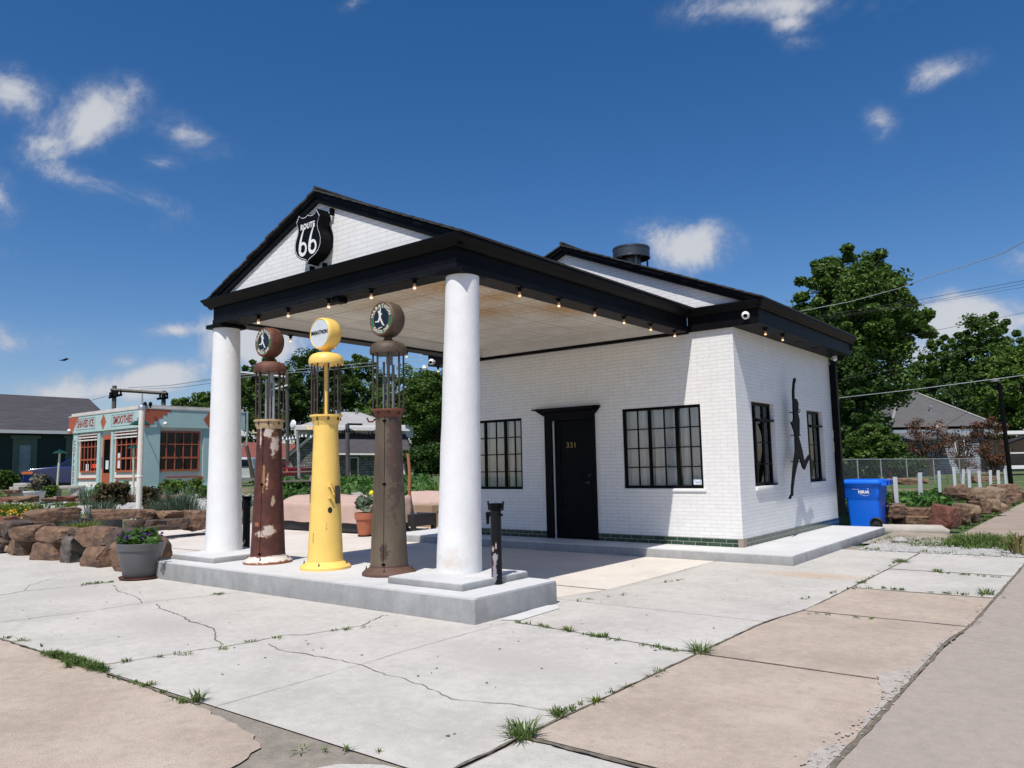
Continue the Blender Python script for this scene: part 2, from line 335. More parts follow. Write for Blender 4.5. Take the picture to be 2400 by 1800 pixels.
m_conc_new = mat('fresh concrete', (.62, .615, .60), .8, var=.05, vs=2, bump=.15, bs=60, speck=.05)
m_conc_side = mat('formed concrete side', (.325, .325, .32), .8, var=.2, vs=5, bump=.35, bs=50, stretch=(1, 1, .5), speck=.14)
m_cream = mat('cream concrete', (.68, .615, .535), .8, var=.05, vs=.8, bump=.2, bs=50, speck=.07)
m_brown = mat('brown exposed concrete', (.455, .365, .285), .9, var=.1, vs=1.3, bump=.7, bs=95, speck=.32, col2=(.48, .40, .32), dist=.008)
m_road = mat('grey worn concrete', (.385, .325, .275), .9, var=.08, vs=.9, bump=.6, bs=95, speck=.25, dist=.008)
m_crack = mat('dirt in the joints', (.16, .135, .10), .95, var=.4, vs=20)
m_crackl = mat('fine joint', (.25, .235, .21), .95, var=.3, vs=20)
m_glass = glass_mat('window glass')
m_curt = mat('white curtain', (.86, .86, .84), .9, var=.05, vs=5)
m_dark = mat('dark interior', (.02, .02, .022), .9)
m_rust = mat('brown rust', (.08, .026, .015), .68, var=.4, vs=7, bump=.35, bs=45, col2=(.12, .045, .026))
m_rust2 = mat('grey brown rust', (.075, .045, .026), .6, var=.3, vs=6, bump=.25, bs=45, col2=(.085, .062, .042))
m_rustred = mat('red rust', (.16, .055, .03), .75, var=.35, vs=9, bump=.35, bs=50)
m_yellow = mat('yellow paint', (.90, .60, .15), .45, var=.06, vs=5, bump=.18, bs=14, spots=[((-.12, -.15, 1.55), (.02, .03, .04), (.35, .22, .06)), ((-.15, -.1, .95), (.012, .03, .03), (.35, .22, .08)), ((-.1, -.17, .14), (.03, .04, .025), (.55, .36, .08)), ((.02, -.19, .35), (.01, .03, .05), (.6, .42, .1)), ((.15, -.12, .5), (.008, .03, .1), (.55, .35, .08))])
m_rod = mat('rusty rod', (.055, .042, .036), .65, var=.3, vs=20)
m_steel = mat('galvanised steel', (.42, .43, .44), .4, metal=.6, var=.1, vs=6)
m_green = mat('enamel green', (.01, .17, .07), .3, var=.1, vs=8)
m_navy = mat('navy glass face', (.008, .012, .02), .15, var=.3, vs=10)
m_orange = mat('orange red line', (.30, .065, .025), .5, var=.2, vs=20)
m_creamw = mat('cream lettering', (.72, .70, .60), .45, var=.08, vs=20)
m_white = mat('white enamel', (.78, .78, .76), .4, var=.03, vs=4)

# ------------------------------------------------------------------ the ground
def zf(x, y): return -.07*smooth_step((y-.35)/1.6)
def raise_(x, y):
    s1 = min(smooth_step((-13.3-x)/.5), smooth_step((y-(3.1+.086*(x+13.2)))/.5))
    s2 = min(smooth_step((y-9.6)/.6), smooth_step((-5.4-x)/.6))
    s3 = min(smooth_step((y-11.75)/.35), smooth_step((2.25-x)/.35), smooth_step((x+5.4)/.6))
    return s1, s2, s3
def hgt(x, y):
    s1, s2, s3 = raise_(x, y)
    d = (x-CAM[0])*FV[0]+(y-CAM[1])*FV[1]
    l = .28+.5*max(0, min(1, (d-19)/10.))
    r = .30-.08*max(0, min(1, (d-20)/30.))
    return -.105+max(s1*l, s2*l, s3*r)
def grid_mesh(xs, ys, zfun):
    mb = MB(); nx, ny = len(xs), len(ys)
    mb.add([(x, y, zfun(x, y)) for y in ys for x in xs], [(j*nx+i, j*nx+i+1, (j+1)*nx+i+1, (j+1)*nx+i) for j in range(ny-1) for i in range(nx-1)]); return mb
def lin(a, b, s): n = max(1, int(round((b-a)/s))); return [a+(b-a)*i/n for i in range(n)]
def soil_extra(n, L, V, C, mixc, rng):
    g = n.new('ShaderNodeTexNoise'); g.inputs['Scale'].default_value = .35; g.inputs['Detail'].default_value = 6; L.new(V, g.inputs[0])
    g2 = n.new('ShaderNodeTexNoise'); g2.inputs['Scale'].default_value = 6; g2.inputs['Detail'].default_value = 6; L.new(V, g2.inputs[0])
    r = n.new('ShaderNodeValToRGB'); r.color_ramp.elements[0].color = (.035, .075, .016, 1); r.color_ramp.elements[1].color = (.10, .15, .04, 1); L.new(g2.outputs[0], r.inputs[0])
    return mixc(rng(g.outputs[0], .36, .46), C, r.outputs[0])
m_soil = mat('grass and soil', (.20, .15, .09), .95, var=.25, vs=4, bump=.8, bs=20, dist=.03, extra=soil_extra)
xs = lin(-700, -60, 80)+lin(-60, -34, 3)+lin(-34, 8, .3)+lin(8, 30, 3)+lin(30, 700, 90)+[700]
ys = lin(-60, -8, 6)+lin(-8, 18, .3)+lin(18, 70, 2)+lin(70, 900, 90)+[900]
struct('ground', grid_mesh(xs, ys, hgt), m_soil, smooth=180)

def slab(name, x0, x1, y0, y1, m, z=0., st=.5):
    xs = lin(x0, x1, st)+[x1]; ys = lin(y0, y1, st)+[y1]
    return struct(name, grid_mesh(xs, ys, lambda x, y: zf(x, y)+z), m, smooth=180)
def poly_ground(name, pts, m, z=0.):
    mb = MB(); mb.add([(x, y, zf(x, y)+z) for x, y in pts], [tuple(range(len(pts)))]); return struct(name, mb, m)
slab('forecourt', -34, 2.795, -3.36, .6, m_conc)                     # grey slabs in front
slab('forecourt', .62, 2.795, .61, 6.9, m_conc)
poly_ground('forecourt', [(-34, .61), (-13.6, .61), (-13.6, 2.3), (-34, 1.6)], m_conc, .0)
slab('patio', -13.6, .61, .61, 10.2, m_cream, .0)
for (a, b) in ((-2.72, -.73), (-.71, 1.52), (1.54, 3.16)): slab('sidewalk', 2.81, 4.14, a, b, m_brown, RNG.uniform(-.002, .003))
for (a, b) in ((3.19, 4.9), (4.93, 6.9)): slab('sidewalk', 2.81, 4.14, a, b, m_conc)
m_walk = mat('tan sidewalk', (.36, .285, .225), .9, var=.1, vs=1.3, bump=.5, bs=95, speck=.2)
for i in range(16): slab('sidewalk', 2.86, 4.25, 9.75+i*1.8, 9.75+i*1.8+1.775, m_walk, .01)
m_fill = mat('dirt between slabs', (.27, .235, .19), .95, var=.25, vs=8, bump=.6, bs=40, speck=.3)
slab('packed_dirt', -34, 4.2, -9, 7.5, m_fill, -.009, 1.)
slab('road', 4.16, 30, -40, 60, m_road, .0, 1.5)
def ragged(pts, amp=.012, st=.06):
    out = []
    for (a, b), (c, d) in zip(pts, pts[1:]):
        n = max(1, int(math.hypot(c-a, d-b)/st)); n = min(n, 160)
        for i in range(n): t = i/n; x_, y_ = a+(c-a)*t, b+(d-b)*t; k = amp*noise.noise(Vector((x_*9, y_*9, 3)))+amp*.6*noise.noise(Vector((x_*31, y_*31, 7))); out.append((x_+k, y_+k))
    return out+[pts[-1]]
poly_ground('sidewalk', [(-34, -8.5), (2.02, -8.5)]+ragged([(2.02, -3.95), (1.93, -3.78), (1.84, -3.60), (1.66, -3.50), (1.30, -3.45), (.9, -3.415), (-.4, -3.385), (-6, -3.38)], .03)+[(-34, -3.38)], m_brown, .0)
poly_ground('sidewalk', [(2.16, -8.5), (4.14, -8.5)]+ragged([(4.14, -2.79), (2.83, -2.76), (2.81, -3.375), (2.50, -3.385), (2.32, -3.5), (2.2, -3.75), (2.16, -4.2)], .02), m_conc, -.004)
# gravel and dirt strip beyond the apron
m_grav = mat('light gravel', (.50, .49, .47), .95, var=.25, vs=9, bump=1., bs=38, speck=.5, dist=.03)
m_dirt = mat('sandy dirt', (.36, .30, .23), .95, var=.2, vs=5, bump=.8, bs=40, speck=.3, dist=.02)
slab('gravel_strip', 1.9, 6.2, 6.93, 7.9, m_grav, .004)
slab('dirt_strip', 1.72, 2.84, 7.9, 10.3, m_dirt, -.002)

# joints and cracks: narrow irregular ribbons of dirt lying on the slabs
def ribbon(mb, pts, w, z=.004, jit=.006, step=.09):
    P = [np.array(p[:2], float) for p in pts]; out = []
    for a, b in zip(P, P[1:]):
        n = max(1, int(np.linalg.norm(b-a)/step))
        for i in range(n): out.append(a+(b-a)*i/n)
    out.append(P[-1]); V = []
    for i, p in enumerate(out):
        t = out[min(i+1, len(out)-1)]-out[max(i-1, 0)]; t = t/(np.linalg.norm(t)+1e-9); nn = np.array([-t[1], t[0]])
        q = p+nn*RNG.uniform(-jit, jit); ww = w*RNG.uniform(.45, 1.3)*.5
        for s in (-1, 1): r = q+nn*ww*s; V.append((r[0], r[1], zf(r[0], r[1])+z))
    mb.add(V, [(2*i, 2*i+1, 2*i+3, 2*i+2) for i in range(len(out)-1)])
def g(*px): return [onz(u, v, 0.) for u, v in px]
zc = lambda a, b: (a/2.458, 1300+b/2.458)
zd = lambda a, b: (900+a/2.765, 1300+b/2.765)
ck = MB(); fk = MB()
for pts, w in ([( [(-34, -3.372), (-.4, -3.372), (.9, -3.405)], .022), ([(2.8, -3.36), (2.802, .6)], .018), ([(2.802, .6), (2.802, 6.9)], .02),
      ([(4.15, -8), (4.15, 3.2)], .03), ([(4.15, 3.2), (4.15, 30)], .03), ([(2.81, -2.745), (4.14, -2.77)], .035), ([(2.81, -.72), (4.14, -.72)], .014), ([(2.81, 1.53), (4.14, 1.53)], .012), ([(2.81, 3.175), (4.14, 3.175)], .03), ([(2.81, 4.915), (4.14, 4.915)], .02),
      ([(1.05, -.56), (1.6, -.6), (2.79, -.72)], .016), ([(1.4, 3.8), (2.8, 3.55)], .004)]): ribbon(ck, pts, w)
for pts, w in ([([zc(*p) for p in ((0, 235), (140, 210), (360, 190), (560, 170), (660, 158))], .012), ([zc(*p) for p in ((145, 205), (165, 180), (260, 150), (400, 115))], .006), ([zc(*p) for p in ((0, 390), (180, 368), (520, 325), (820, 280), (1010, 257), (1410, 215))], .009),
      ([zc(*p) for p in ((655, 175), (680, 210), (790, 245), (820, 280))], .008), ([zc(*p) for p in ((905, 285), (920, 308), (1040, 350), (1095, 385), (1220, 420), (1245, 450), (1240, 490), (1280, 520))], .011),
      ([zc(*p) for p in ((570, 640), (760, 610), (1000, 572), (1280, 530), (1400, 515), (1520, 490), (1640, 465), (1740, 465), (2000, 425), (2080, 412), (2150, 375), (2212, 350))], .011),
      ([zc(*p) for p in ((1545, 515), (1610, 550), (1760, 575), (1960, 610), (2090, 640), (2212, 690))], .008), ([zd(*p) for p in ((0, 777), (110, 798), (240, 845), (440, 935), (620, 957), (820, 970), (1000, 1005), (1085, 1018))], .006)]):
    ribbon(ck, g(*pts), w, jit=.012, step=.05)
ribbon(fk, g(*[zc(*p) for p in ((1200, 888), (1700, 745), (2212, 595))]), .005, jit=.001); ribbon(fk, g(*[zd(*p) for p in ((0, 665), (420, 545), (800, 440))]), .005, jit=.001)
ribbon(fk, g(*[zc(*p) for p in ((2080, 420), (2212, 410))]), .005, jit=.001); ribbon(fk, [(.7, .9), (.66, 3.9)], .004, jit=.001)
struct('pavement_joints', ck, m_crack); struct('hairline_joints', fk, m_crackl)
# broken concrete fillings along the road joint
rb = MB()
for i in range(200):
    y = RNG.uniform(-3.2, -.55) if i < 150 else RNG.uniform(-.5, 3); x = 4.12+RNG.gauss(0, .022)-max(0, RNG.random()*.10*(-1.3-y)); r = RNG.uniform(.003, .011); n = 6
    rb.add([(x+r*math.cos(k)*RNG.uniform(.7, 1.3), y+1.5*r*math.sin(k), zf(x, y)+RNG.uniform(.006, .012)) for k in [2*math.pi*j/n for j in range(n)]], [tuple(range(n))])
m_rub = mat('crumbled concrete', (.43, .385, .335), .9, var=.15, vs=30, bump=.5, bs=60, speck=.3)
tag(obj('crumbled_concrete', rb, m_rub), 'pale crumbled concrete bits along the joint beside the grey road', 'rubble', kind='stuff')
for (y0, y1, w0) in ((-2.7, -1.95, .13), (-1.7, -1.0, .05), (-.5, .9, .035)):
    L1 = []; L2 = []
    for i in range(15): yy = y0+(y1-y0)*i/14; q = math.sin(math.pi*i/14)**.5; L1.append((4.135, yy)); L2.append((4.13-w0*q*RNG.uniform(.55, 1.1), yy))
    poly_ground('worn_joint_edge', L1+L2[::-1], m_rub, .0055)
poly_ground('concrete_patch', ragged([(3.95, -.66), (4.04, -.42), (4.135, -.2), (4.138, -1.15), (4.06, -1.0), (3.95, -.66)], .02), m_rub, .0048)
ap = MB(); A = [onz(*p, 0) for p in [zd(*q) for q in ((745, 425), (880, 428), (1130, 352), (1130, 330), (1050, 330))]]
poly_ground('mortar_apron', [(p[0], p[1]) for p in A][:], m_conc_new, .005)

# ------------------------------------------------------------------ pump island
isl = thing('pump_island', 'long raised concrete island under the pumps and white columns', 'pump island', (-1.9, -.2, 0))
XI0, XI1, YI0, YI1 = -4.683, .829, -.8325, .39
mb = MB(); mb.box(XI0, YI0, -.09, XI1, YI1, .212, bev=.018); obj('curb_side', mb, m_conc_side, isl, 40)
mb = MB()
def rrect(x0, y0, x1, y1, r, z0, z1, mb):
    pts = []
    for cx, cy, a in ((x1-r, y0+r, -90), (x1-r, y1-r, 0), (x0+r, y1-r, 90), (x0+r, y0+r, 180)):
        for k in range(5): w = math.radians(a+k*22.5); pts.append((cx+r*math.cos(w), cy+r*math.sin(w)))
    mb.prism(pts, z0, z1, 'z'); return mb
obj('top_slab', rrect(XI0+.004, YI0+.004, XI1-.004, YI1-.004, .03, .2, .220, mb), m_conc_new, isl)
for x0 in (-4.562, -.485):
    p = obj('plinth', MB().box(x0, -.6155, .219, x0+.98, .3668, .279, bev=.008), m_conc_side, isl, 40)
    obj('plinth_top', rrect(x0+.004, -.6115, x0+.976, .3628, .02, .27, .286, MB()), m_conc_new, p)

# ------------------------------------------------------------------ walkway round the building
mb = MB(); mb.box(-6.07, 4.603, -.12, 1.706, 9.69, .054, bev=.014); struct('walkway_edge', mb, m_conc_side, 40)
mb = MB(); struct('walkway', rrect(-6.066, 4.607, 1.702, 9.686, .03, .05, .063, mb), m_conc_new)

# ------------------------------------------------------------------ the filling station
ST = thing('filling_station', 'white painted brick filling station with black trim and columned canopy', 'filling station', (-2.185, 5.25, 0))
XW0, XW1, YW, YB, ZT = -5.139, .769, 5.2546, 10.128, 3.40
def wall_quads(mb, axis, plane, a0, a1, z0, z1, holes, depth, sign):
    """outer face with rectangular openings and their reveals; depth goes inward"""
    A = sorted({a0, a1, *[h[0] for h in holes], *[h[1] for h in holes]}); Z = sorted({z0, z1, *[h[2] for h in holes], *[h[3] for h in holes]})
    def P(a, z, t=0.): return (a, plane+t, z) if axis == 'y' else (plane+t, a, z)
    for i in range(len(A)-1):
        for j in range(len(Z)-1):
            ca, cz_ = (A[i]+A[i+1])/2, (Z[j]+Z[j+1])/2
            if any(h[0] < ca < h[1] and h[2] < cz_ < h[3] for h in holes): continue
            mb.add([P(A[i], Z[j]), P(A[i+1], Z[j]), P(A[i+1], Z[j+1]), P(A[i], Z[j+1])], [(0, 1, 2, 3) if sign > 0 else (3, 2, 1, 0)])
            mb.add([P(A[i], Z[j], depth), P(A[i+1], Z[j], depth), P(A[i+1], Z[j+1], depth), P(A[i], Z[j+1], depth)], [(3, 2, 1, 0)])
    for (p, q, r, s) in holes:
        for (u, v) in (((p, r), (q, r)), ((q, r), (q, s)), ((q, s), (p, s)), ((p, s), (p, r))):
            mb.add([P(*u), P(*v), P(*v, depth), P(*u, depth)], [(0, 1, 2, 3)])
H_front = [(-4.665, -3.288, .905, 2.19), (-2.60, -1.72, .055, 2.17), (-1.193, .191, .925, 2.222)]
H_side = [(5.856, 6.87, .93, 2.262), (8.546, 9.505, .92, 2.232)]
mb = MB(); wall_quads(mb, 'y', YW, XW0, XW1, .05, ZT, H_front, .22, 1); wall_quads(mb, 'x', XW1, YW, YB, .05, ZT, H_side, -.22, 1)
wall_quads(mb, 'x', XW0, YW, YB, .05, ZT, [], .22, -1); wall_quads(mb, 'y', YB, XW0, XW1, .05, ZT, [], -.22, -1)
fixnormals(obj('wall', mb, m_brick, ST))
mb = MB(); mb.box(XW0+.3, YW+.9, .05, XW1-.9, YB-.3, ZT); obj('interior', mb, m_dark, ST)
# green tile course
mb = MB()
for (a, b) in ((XW0-.008, -2.755), (-1.722, XW1+.008)): mb.box(a, YW-.01, .056, b, YW+.05, .185)
mb.box(XW1-.05, YW+.051, .056, XW1+.01, YB, .185); obj_pieces('tile_base', mb, m_tile, ST)
m_oldbrick = mat('bare brick corner', (.30, .25, .2), .8, var=.2, vs=30); obj('bare_corner_brick', MB().box(XW1-.07, YW-.013, .058, XW1+.014, YW+.11, .19), m_oldbrick, ST)

def window(axis, plane, depth, a0, a1, z0, z1, vb, hb, fw=.035, curt=1, bx=.03, extra=None):
    """steel sash: vb [(pos, width)], hb [(z, width)]; depth along the inward normal"""
    s = 1 if axis == 'y' else -1
    def B(mb, p, q, r, t, d0, d1):
        if axis == 'y': mb.box(p, plane+depth+d0, r, q, plane+depth+d1, t)
        else: mb.box(plane-depth-d1, p, r, plane-depth-d0, q, t)
    mb = MB()
    B(mb, a0, a1, z0, z0+fw, -.01, .03); B(mb, a0, a1, z1-fw, z1, -.01, .03)
    B(mb, a0, a0+fw, z0+fw, z1-fw, -.008, .028); B(mb, a1-fw, a1, z0+fw, z1-fw, -.008, .028)
    for (p, w) in vb: B(mb, p-w/2, p+w/2, z0+fw, z1-fw, -.006 if w > .03 else 0, .026)
    for h in hb:
        z, w = h[0], h[1]; lo, hi = (h[2], h[3]) if len(h) > 2 else (a0+fw, a1-fw)
        B(mb, lo, hi, z-w/2, z+w/2, -.003 if w < .03 else -.012, .022)
    if extra:
        for e in extra: B(mb, *e)
    f = obj('window', mb, m_black, ST)
    mb = MB(); B(mb, a0+.01, a1-.01, z0+.01, z1-.01, .012, .014); obj('pane', mb, m_glass, f)
    if curt:
        V = []; F = []; n = 90; rr = random.Random(int(a0*100)); ph = rr.uniform(0, 6)
        for i in range(n+1):
            a = a0+(a1-a0)*i/n; d = .10+.05*math.sin(i*.5+ph+1.8*math.sin(i*.11))+.02*math.sin(i*1.55+ph)
            dz = 0
            for z in (z0+.0, (z0+z1)/2, z1):
                k = .012*math.sin(i*.3+z*3)
                V.append((a+k, plane+depth+d, z) if axis == 'y' else (plane-depth-d, a+k, z))
        gap = {int(n*.335), int(n*.335)+1, int(n*.67), int(n*.67)+1, int(n*.67)+2, 0, n-1}; F = [(3*i+j, 3*i+3+j, 3*i+4+j, 3*i+1+j) for i in range(n) for j in (0, 1) if i not in gap and not (j == 0 and a0 < -4 and i > n*.93)]
        obj('curtain', MB().add(V, F), m_curt, f, 180)
    return f
vb = [(-.925, .016), (-.71, .05), (-.452, .016), (-.232, .05), (-.008, .016)]
hb = [(1.877, .018), (1.567, .018), (1.262, .018)]
window('y', YW, .03, -1.193, .191, .925, 2.222, vb, hb, .045)
window('y', YW, .03, -4.665, -3.288, .905, 2.19, [(p-3.465, w) for p, w in vb], [(1.85, .018), (1.54, .018), (1.223, .018)], .045)
for (a0, a1, z0, z1) in ((5.856, 6.87, .93, 2.262), (8.546, 9.505, .92, 2.232)):
    w = a1-a0; zt = z0+(z1-z0)*.79
    window('x', XW1, .085, a0, a1, z0, z1, [(a0+w*.34, .05), (a0+w*.67, .018)], [(zt, .05), (z0+(zt-z0)*.66, .016), (z0+(zt-z0)*.33, .016)], .05, extra=[(a0+.3, a1+.0, zt-.018, zt+.012, -.075, -.01), (a0+.6, a1-.001, z0, z0+.025, -.08, -.01)])
# painted sills
mb = MB(); mb.box(-1.22, YW-.022, .875, .235, YW-.001, .922, bev=.008); mb.box(XW1+.001, 5.85, .865, XW1+.035, 6.62, .93, bev=.008); mb.box(XW1+.001, 8.54, .868, XW1+.03, 9.2, .92, bev=.008); mb.box(-4.68, YW-.015, .868, -3.28, YW-.001, .903, bev=.006)
obj_pieces('window_sill', mb, m_white, ST, 40)
m_stick = mat('sticker white', (.75, .77, .8), .4); m_blue = mat('blue print', (.03, .12, .45), .4)
st = obj('window_sticker', MB().box(.02, YW+.018, .985, .15, YW+.02, 1.06), m_stick, ST)
obj('sticker_text', face_text(text_mb('Tao3', .055, (1, 1), .0006), (.085, YW+.0165, 1.022), (1, 0, 0), (0, 0, 1)), m_blue, st)
# door
mb = MB(); mb.box(-2.756, YW-.035, .064, -2.602, YW+.10, 2.19); mb.box(-1.80, YW-.035, .064, -1.718, YW+.10, 2.19); mb.box(-2.602, YW-.034, 2.10, -1.80, YW+.10, 2.189)
mb.sweep([(-2.78, YW-.03), (-1.70, YW-.03)], [(0, 2.19), (.015, 2.19), (.02, 2.235), (.07, 2.26), (.095, 2.30), (.095, 2.318), (0, 2.318)])
mb.prism([(-2.78, 2.19), (-2.97, 2.30), (-2.97, 2.318), (-1.60, 2.318), (-1.60, 2.30), (-1.70, 2.19)], YW-.032, YW-.001)
mb.box(-2.97, YW-.12, 2.296, -1.60, YW-.03, 2.319); obj('door_frame', mb, m_black, ST)
dm = MB(); X0, X1 = -2.585, -1.80; yd = YW+.045
dm.box(X0, yd, .066, X1, yd+.04, 2.098); zs = [.20, .55, .94, 1.33, 1.72, 2.05]
dm.box(X0, yd-.014, .066, X0+.11, yd-.0005, 2.098); dm.box(X1-.11, yd-.014, .066, X1, yd-.0005, 2.098)
for i, z in enumerate([.066, .46, .85, 1.24, 1.63, 1.985]): dm.box(X0+.11, yd-.0135, z, X1-.11, yd-.0005, z+(.15 if i == 0 else .09))
door = obj('door', dm, m_black, ST)
m_gold = mat('brass number', (.36, .23, .08), .35, metal=.7, var=.2, vs=20)
obj('house_number', face_text(text_mb('331', .135, (1, 1), .004, space=1.1), (-2.23, yd-.02, 1.66), (1, 0, 0), (0, 0, 1)), m_gold, door)
hb_ = MB(); hb_.lathe([(.0, -.05), (.02, -.05), (.028, -.03), (.02, -.01), (.012, 0)], -1.87, yd-.014, 1.02, 14, 'y'); hb_.lathe([(.0, -.02), (.022, -.02), (.022, 0)], -1.87, yd-.014, 1.14, 14, 'y'); hb_.box(-1.95, yd-.05, 1.01, -1.87, yd-.035, 1.03)
obj_pieces('handle', hb_, mat('dark knob', (.05, .05, .055), .3, metal=.8), door, 40)
obj('weatherstrip', MB().box(-2.598, yd-.012, .07, -2.588, yd+.02, 2.09), mat('grey strip', (.35, .36, .37), .4), door)

# canopy beam, ceiling, soffits
BX0, BX1, BY0 = -4.4395, .0687, -.1751
mb = MB()
def ringbox(mb, z0, z1, g_=0.):
    mb.box(BX0-g_, BY0-g_, z0, BX1+g_, .125, z1); mb.box(BX1-.30, .126, z0, BX1+g_, 5.19, z1); mb.box(BX0-g_, .126, z0, BX0+.30, 5.19, z1)
ringbox(mb, 3.415, 3.66); obj('canopy_beam', mb, m_black, ST)
mb = MB(); ringbox(mb, 3.352, 3.414, .008)
for i in range(11): mb.box(BX0+.31, BY0+.03+i*.025, 3.346, BX1-.31, BY0+.045+i*.025, 3.3515)
obj('beam_trim', mb, mat('dark blue grey paint', (.008, .009, .011), .5, spec=.12, var=.25, vs=6), ST)
m_soff = mat('black slat soffit', (.035, .03, .027), .6, var=.2, vs=5)
for xx in (BX1-.29, BX0+.015):
    mb = MB()
    for i in range(11): mb.box(xx+i*.026, .13, 3.345, xx+.015+i*.026, 5.18, 3.3515)
    obj('slat_soffit', mb, m_soff, ST)
mb = MB(); mb.box(-4.4, 5.191, 3.33, .06, 5.2535, 3.455); obj('wall_frieze', mb, m_black, ST)
def ceil_extra(n, L, V, C, mixc, rng):
    sp = n.new('ShaderNodeSeparateXYZ'); L.new(V, sp.inputs[0]); outs = []
    for ax, per in ((0, .61), (1, .61), (0, .1525), (1, .1525)):
        m1 = n.new('ShaderNodeMath'); m1.operation = 'PINGPONG'; L.new(sp.outputs[ax], m1.inputs[0]); m1.inputs[1].default_value = per/2
        outs.append(rng(m1.outputs[0], .016 if per > .3 else .012, .0))
    for i, o in enumerate(outs):
        q = n.new('ShaderNodeMath'); q.operation = 'MULTIPLY'; L.new(o, q.inputs[0]); q.inputs[1].default_value = (.75, .75, .28, .28)[i]
        C = mixc(q.outputs[0], C, (.22, .18, .13))
    return C
m_ceil = mat('aged tin ceiling', (.66, .60, .50), .7, var=.1, vs=2.2, bump=.3, bs=10, extra=ceil_extra, col2=(.70, .66, .58),
   spots=[((1.35, -4.45, 3.45), (.75, .42, .6), (.50, .30, .12, 1)), ((1.25, -3.55, 3.45), (.55, .3, .6), (.52, .33, .15, 1)), ((.55, -2.9, 3.45), (.55, .42, .6), (.50, .32, .15, 1)), ((1.45, -2.35, 3.45), (.45, .55, .6), (.5, .3, .13, 1)), ((-.1, -4.3, 3.45), (.5, .3, .5), (.55, .42, .26, 1))])
mb = MB(); mb.box(BX0+.3, .1255, 3.50, BX1-.3, 5.2, 3.52)
ce = obj('ceiling', mb, m_ceil, ST)
mb = MB(); cx0, cx1, cy0, cy1 = BX0+.301, BX1-.301, .1265, 5.19
prof = [(0, 3.5), (-.05, 3.5), (-.09, 3.492), (-.16, 3.475), (-.22, 3.47), (-.26, 3.50), (-.30, 3.4999)]
prof = [(-0.0, 3.38), (-.03, 3.39), (-.05, 3.41), (-.10, 3.44), (-.16, 3.465), (-.20, 3.47), (-.205, 3.485), (-.26, 3.4995), (0, 3.4995)]
mb.sweep([(cx0, cy0), (cx0, cy1), (cx1, cy1), (cx1, cy0)], [(-o*-1*-1, z) for o, z in prof], closed=True)
m_cove = mat('ceiling cove', (.58, .55, .49), .7, var=.08, vs=3)
cv = obj('cove', mb, m_cove, ce); fixnormals(cv)
# column and caps
for sgn, cx, dxt, r0, r1 in ((0, -.0985, .10, .231, .174), (1, -4.365, -.027, .241, .178)):
    V = MB(); prof = []
    for i in range(25):
        t = i/24; z = .287+t*(3.299-.287); r = r0+(r1-r0)*(t**.85); prof.append((r, z))
    V.lathe(prof, 0, 0, 0, 48); V.v = [(x+cx+dxt*(z-.287)/3.01+.004*noise.noise(Vector((x*6, y*6, z*3+sgn*9))), y+.004*noise.noise(Vector((x*6+5, y*6, z*3))), z) for x, y, z in V.v]
    c = obj('column', V, m_col if sgn == 0 else m_col2, ST, 50)
    # object space centred on the column so that the stains stay with it
    sh = (cx-OFF[ST.name][0], -OFF[ST.name][1], 0); c.data.transform(Matrix.Translation((-sh[0], -sh[1], 0))); c.location = sh
    xc = cx+dxt
    obj('column_cap', MB().box(xc-.185, -.207, 3.298, xc+.182, .19, 3.3515, bev=.006), m_black, ST, 40)
# gutters
GP = [(.02, 3.575), (.035, 3.575), (.05, 3.60), (.075, 3.615), (.10, 3.66), (.114, 3.672), (.114, 3.695), (.0, 3.695), (.0, 3.575)]
mb = MB(); FR = 3.575
mb.sweep([(-4.4735, 5.09), (BX0-.034, BY0), (BX1, BY0), (BX1, 5.19), (1.2035, 5.19), (1.2035, 10.17), ], GP)
mb.sweep([(-5.5735, 10.17), (-5.5735, 5.19), (-4.4735, 5.19)], GP); fixnormals(obj('gutter', mb, m_black, ST, 30))
# eave of the main roof: fascia and soffit
mb = MB(); mb.box(BX1+.003, 5.196, 3.35, 1.2035, YW-.001, 3.66); mb.box(1.15, YW, 3.353, 1.2033, 10.17, 3.66); mb.box(-5.5735, 5.196, 3.35, BX0-.036, YW-.001, 3.66); mb.box(-5.5733, YW, 3.353, -5.52, 10.17, 3.66); mb.box(XW1, 10.128, 3.353, 1.149, 10.17, 3.66)
obj_pieces('fascia', mb, m_black, ST)
mb = MB(); mb.box(XW1+.001, YW, 3.356, 1.1495, 10.127, 3.38); mb.box(-5.5195, YW, 3.356, XW0-.001, 10.127, 3.38)
so_ = obj_pieces('soffit', mb, m_black, ST)[0]
mb = MB()
for y in (7.59, 8.53): mb.lathe([(.02, 3.350), (.075, 3.350), (.085, 3.3555)], 1.0, y, 0, 20)
obj_pieces('recessed_light', mb, m_iron, so_)
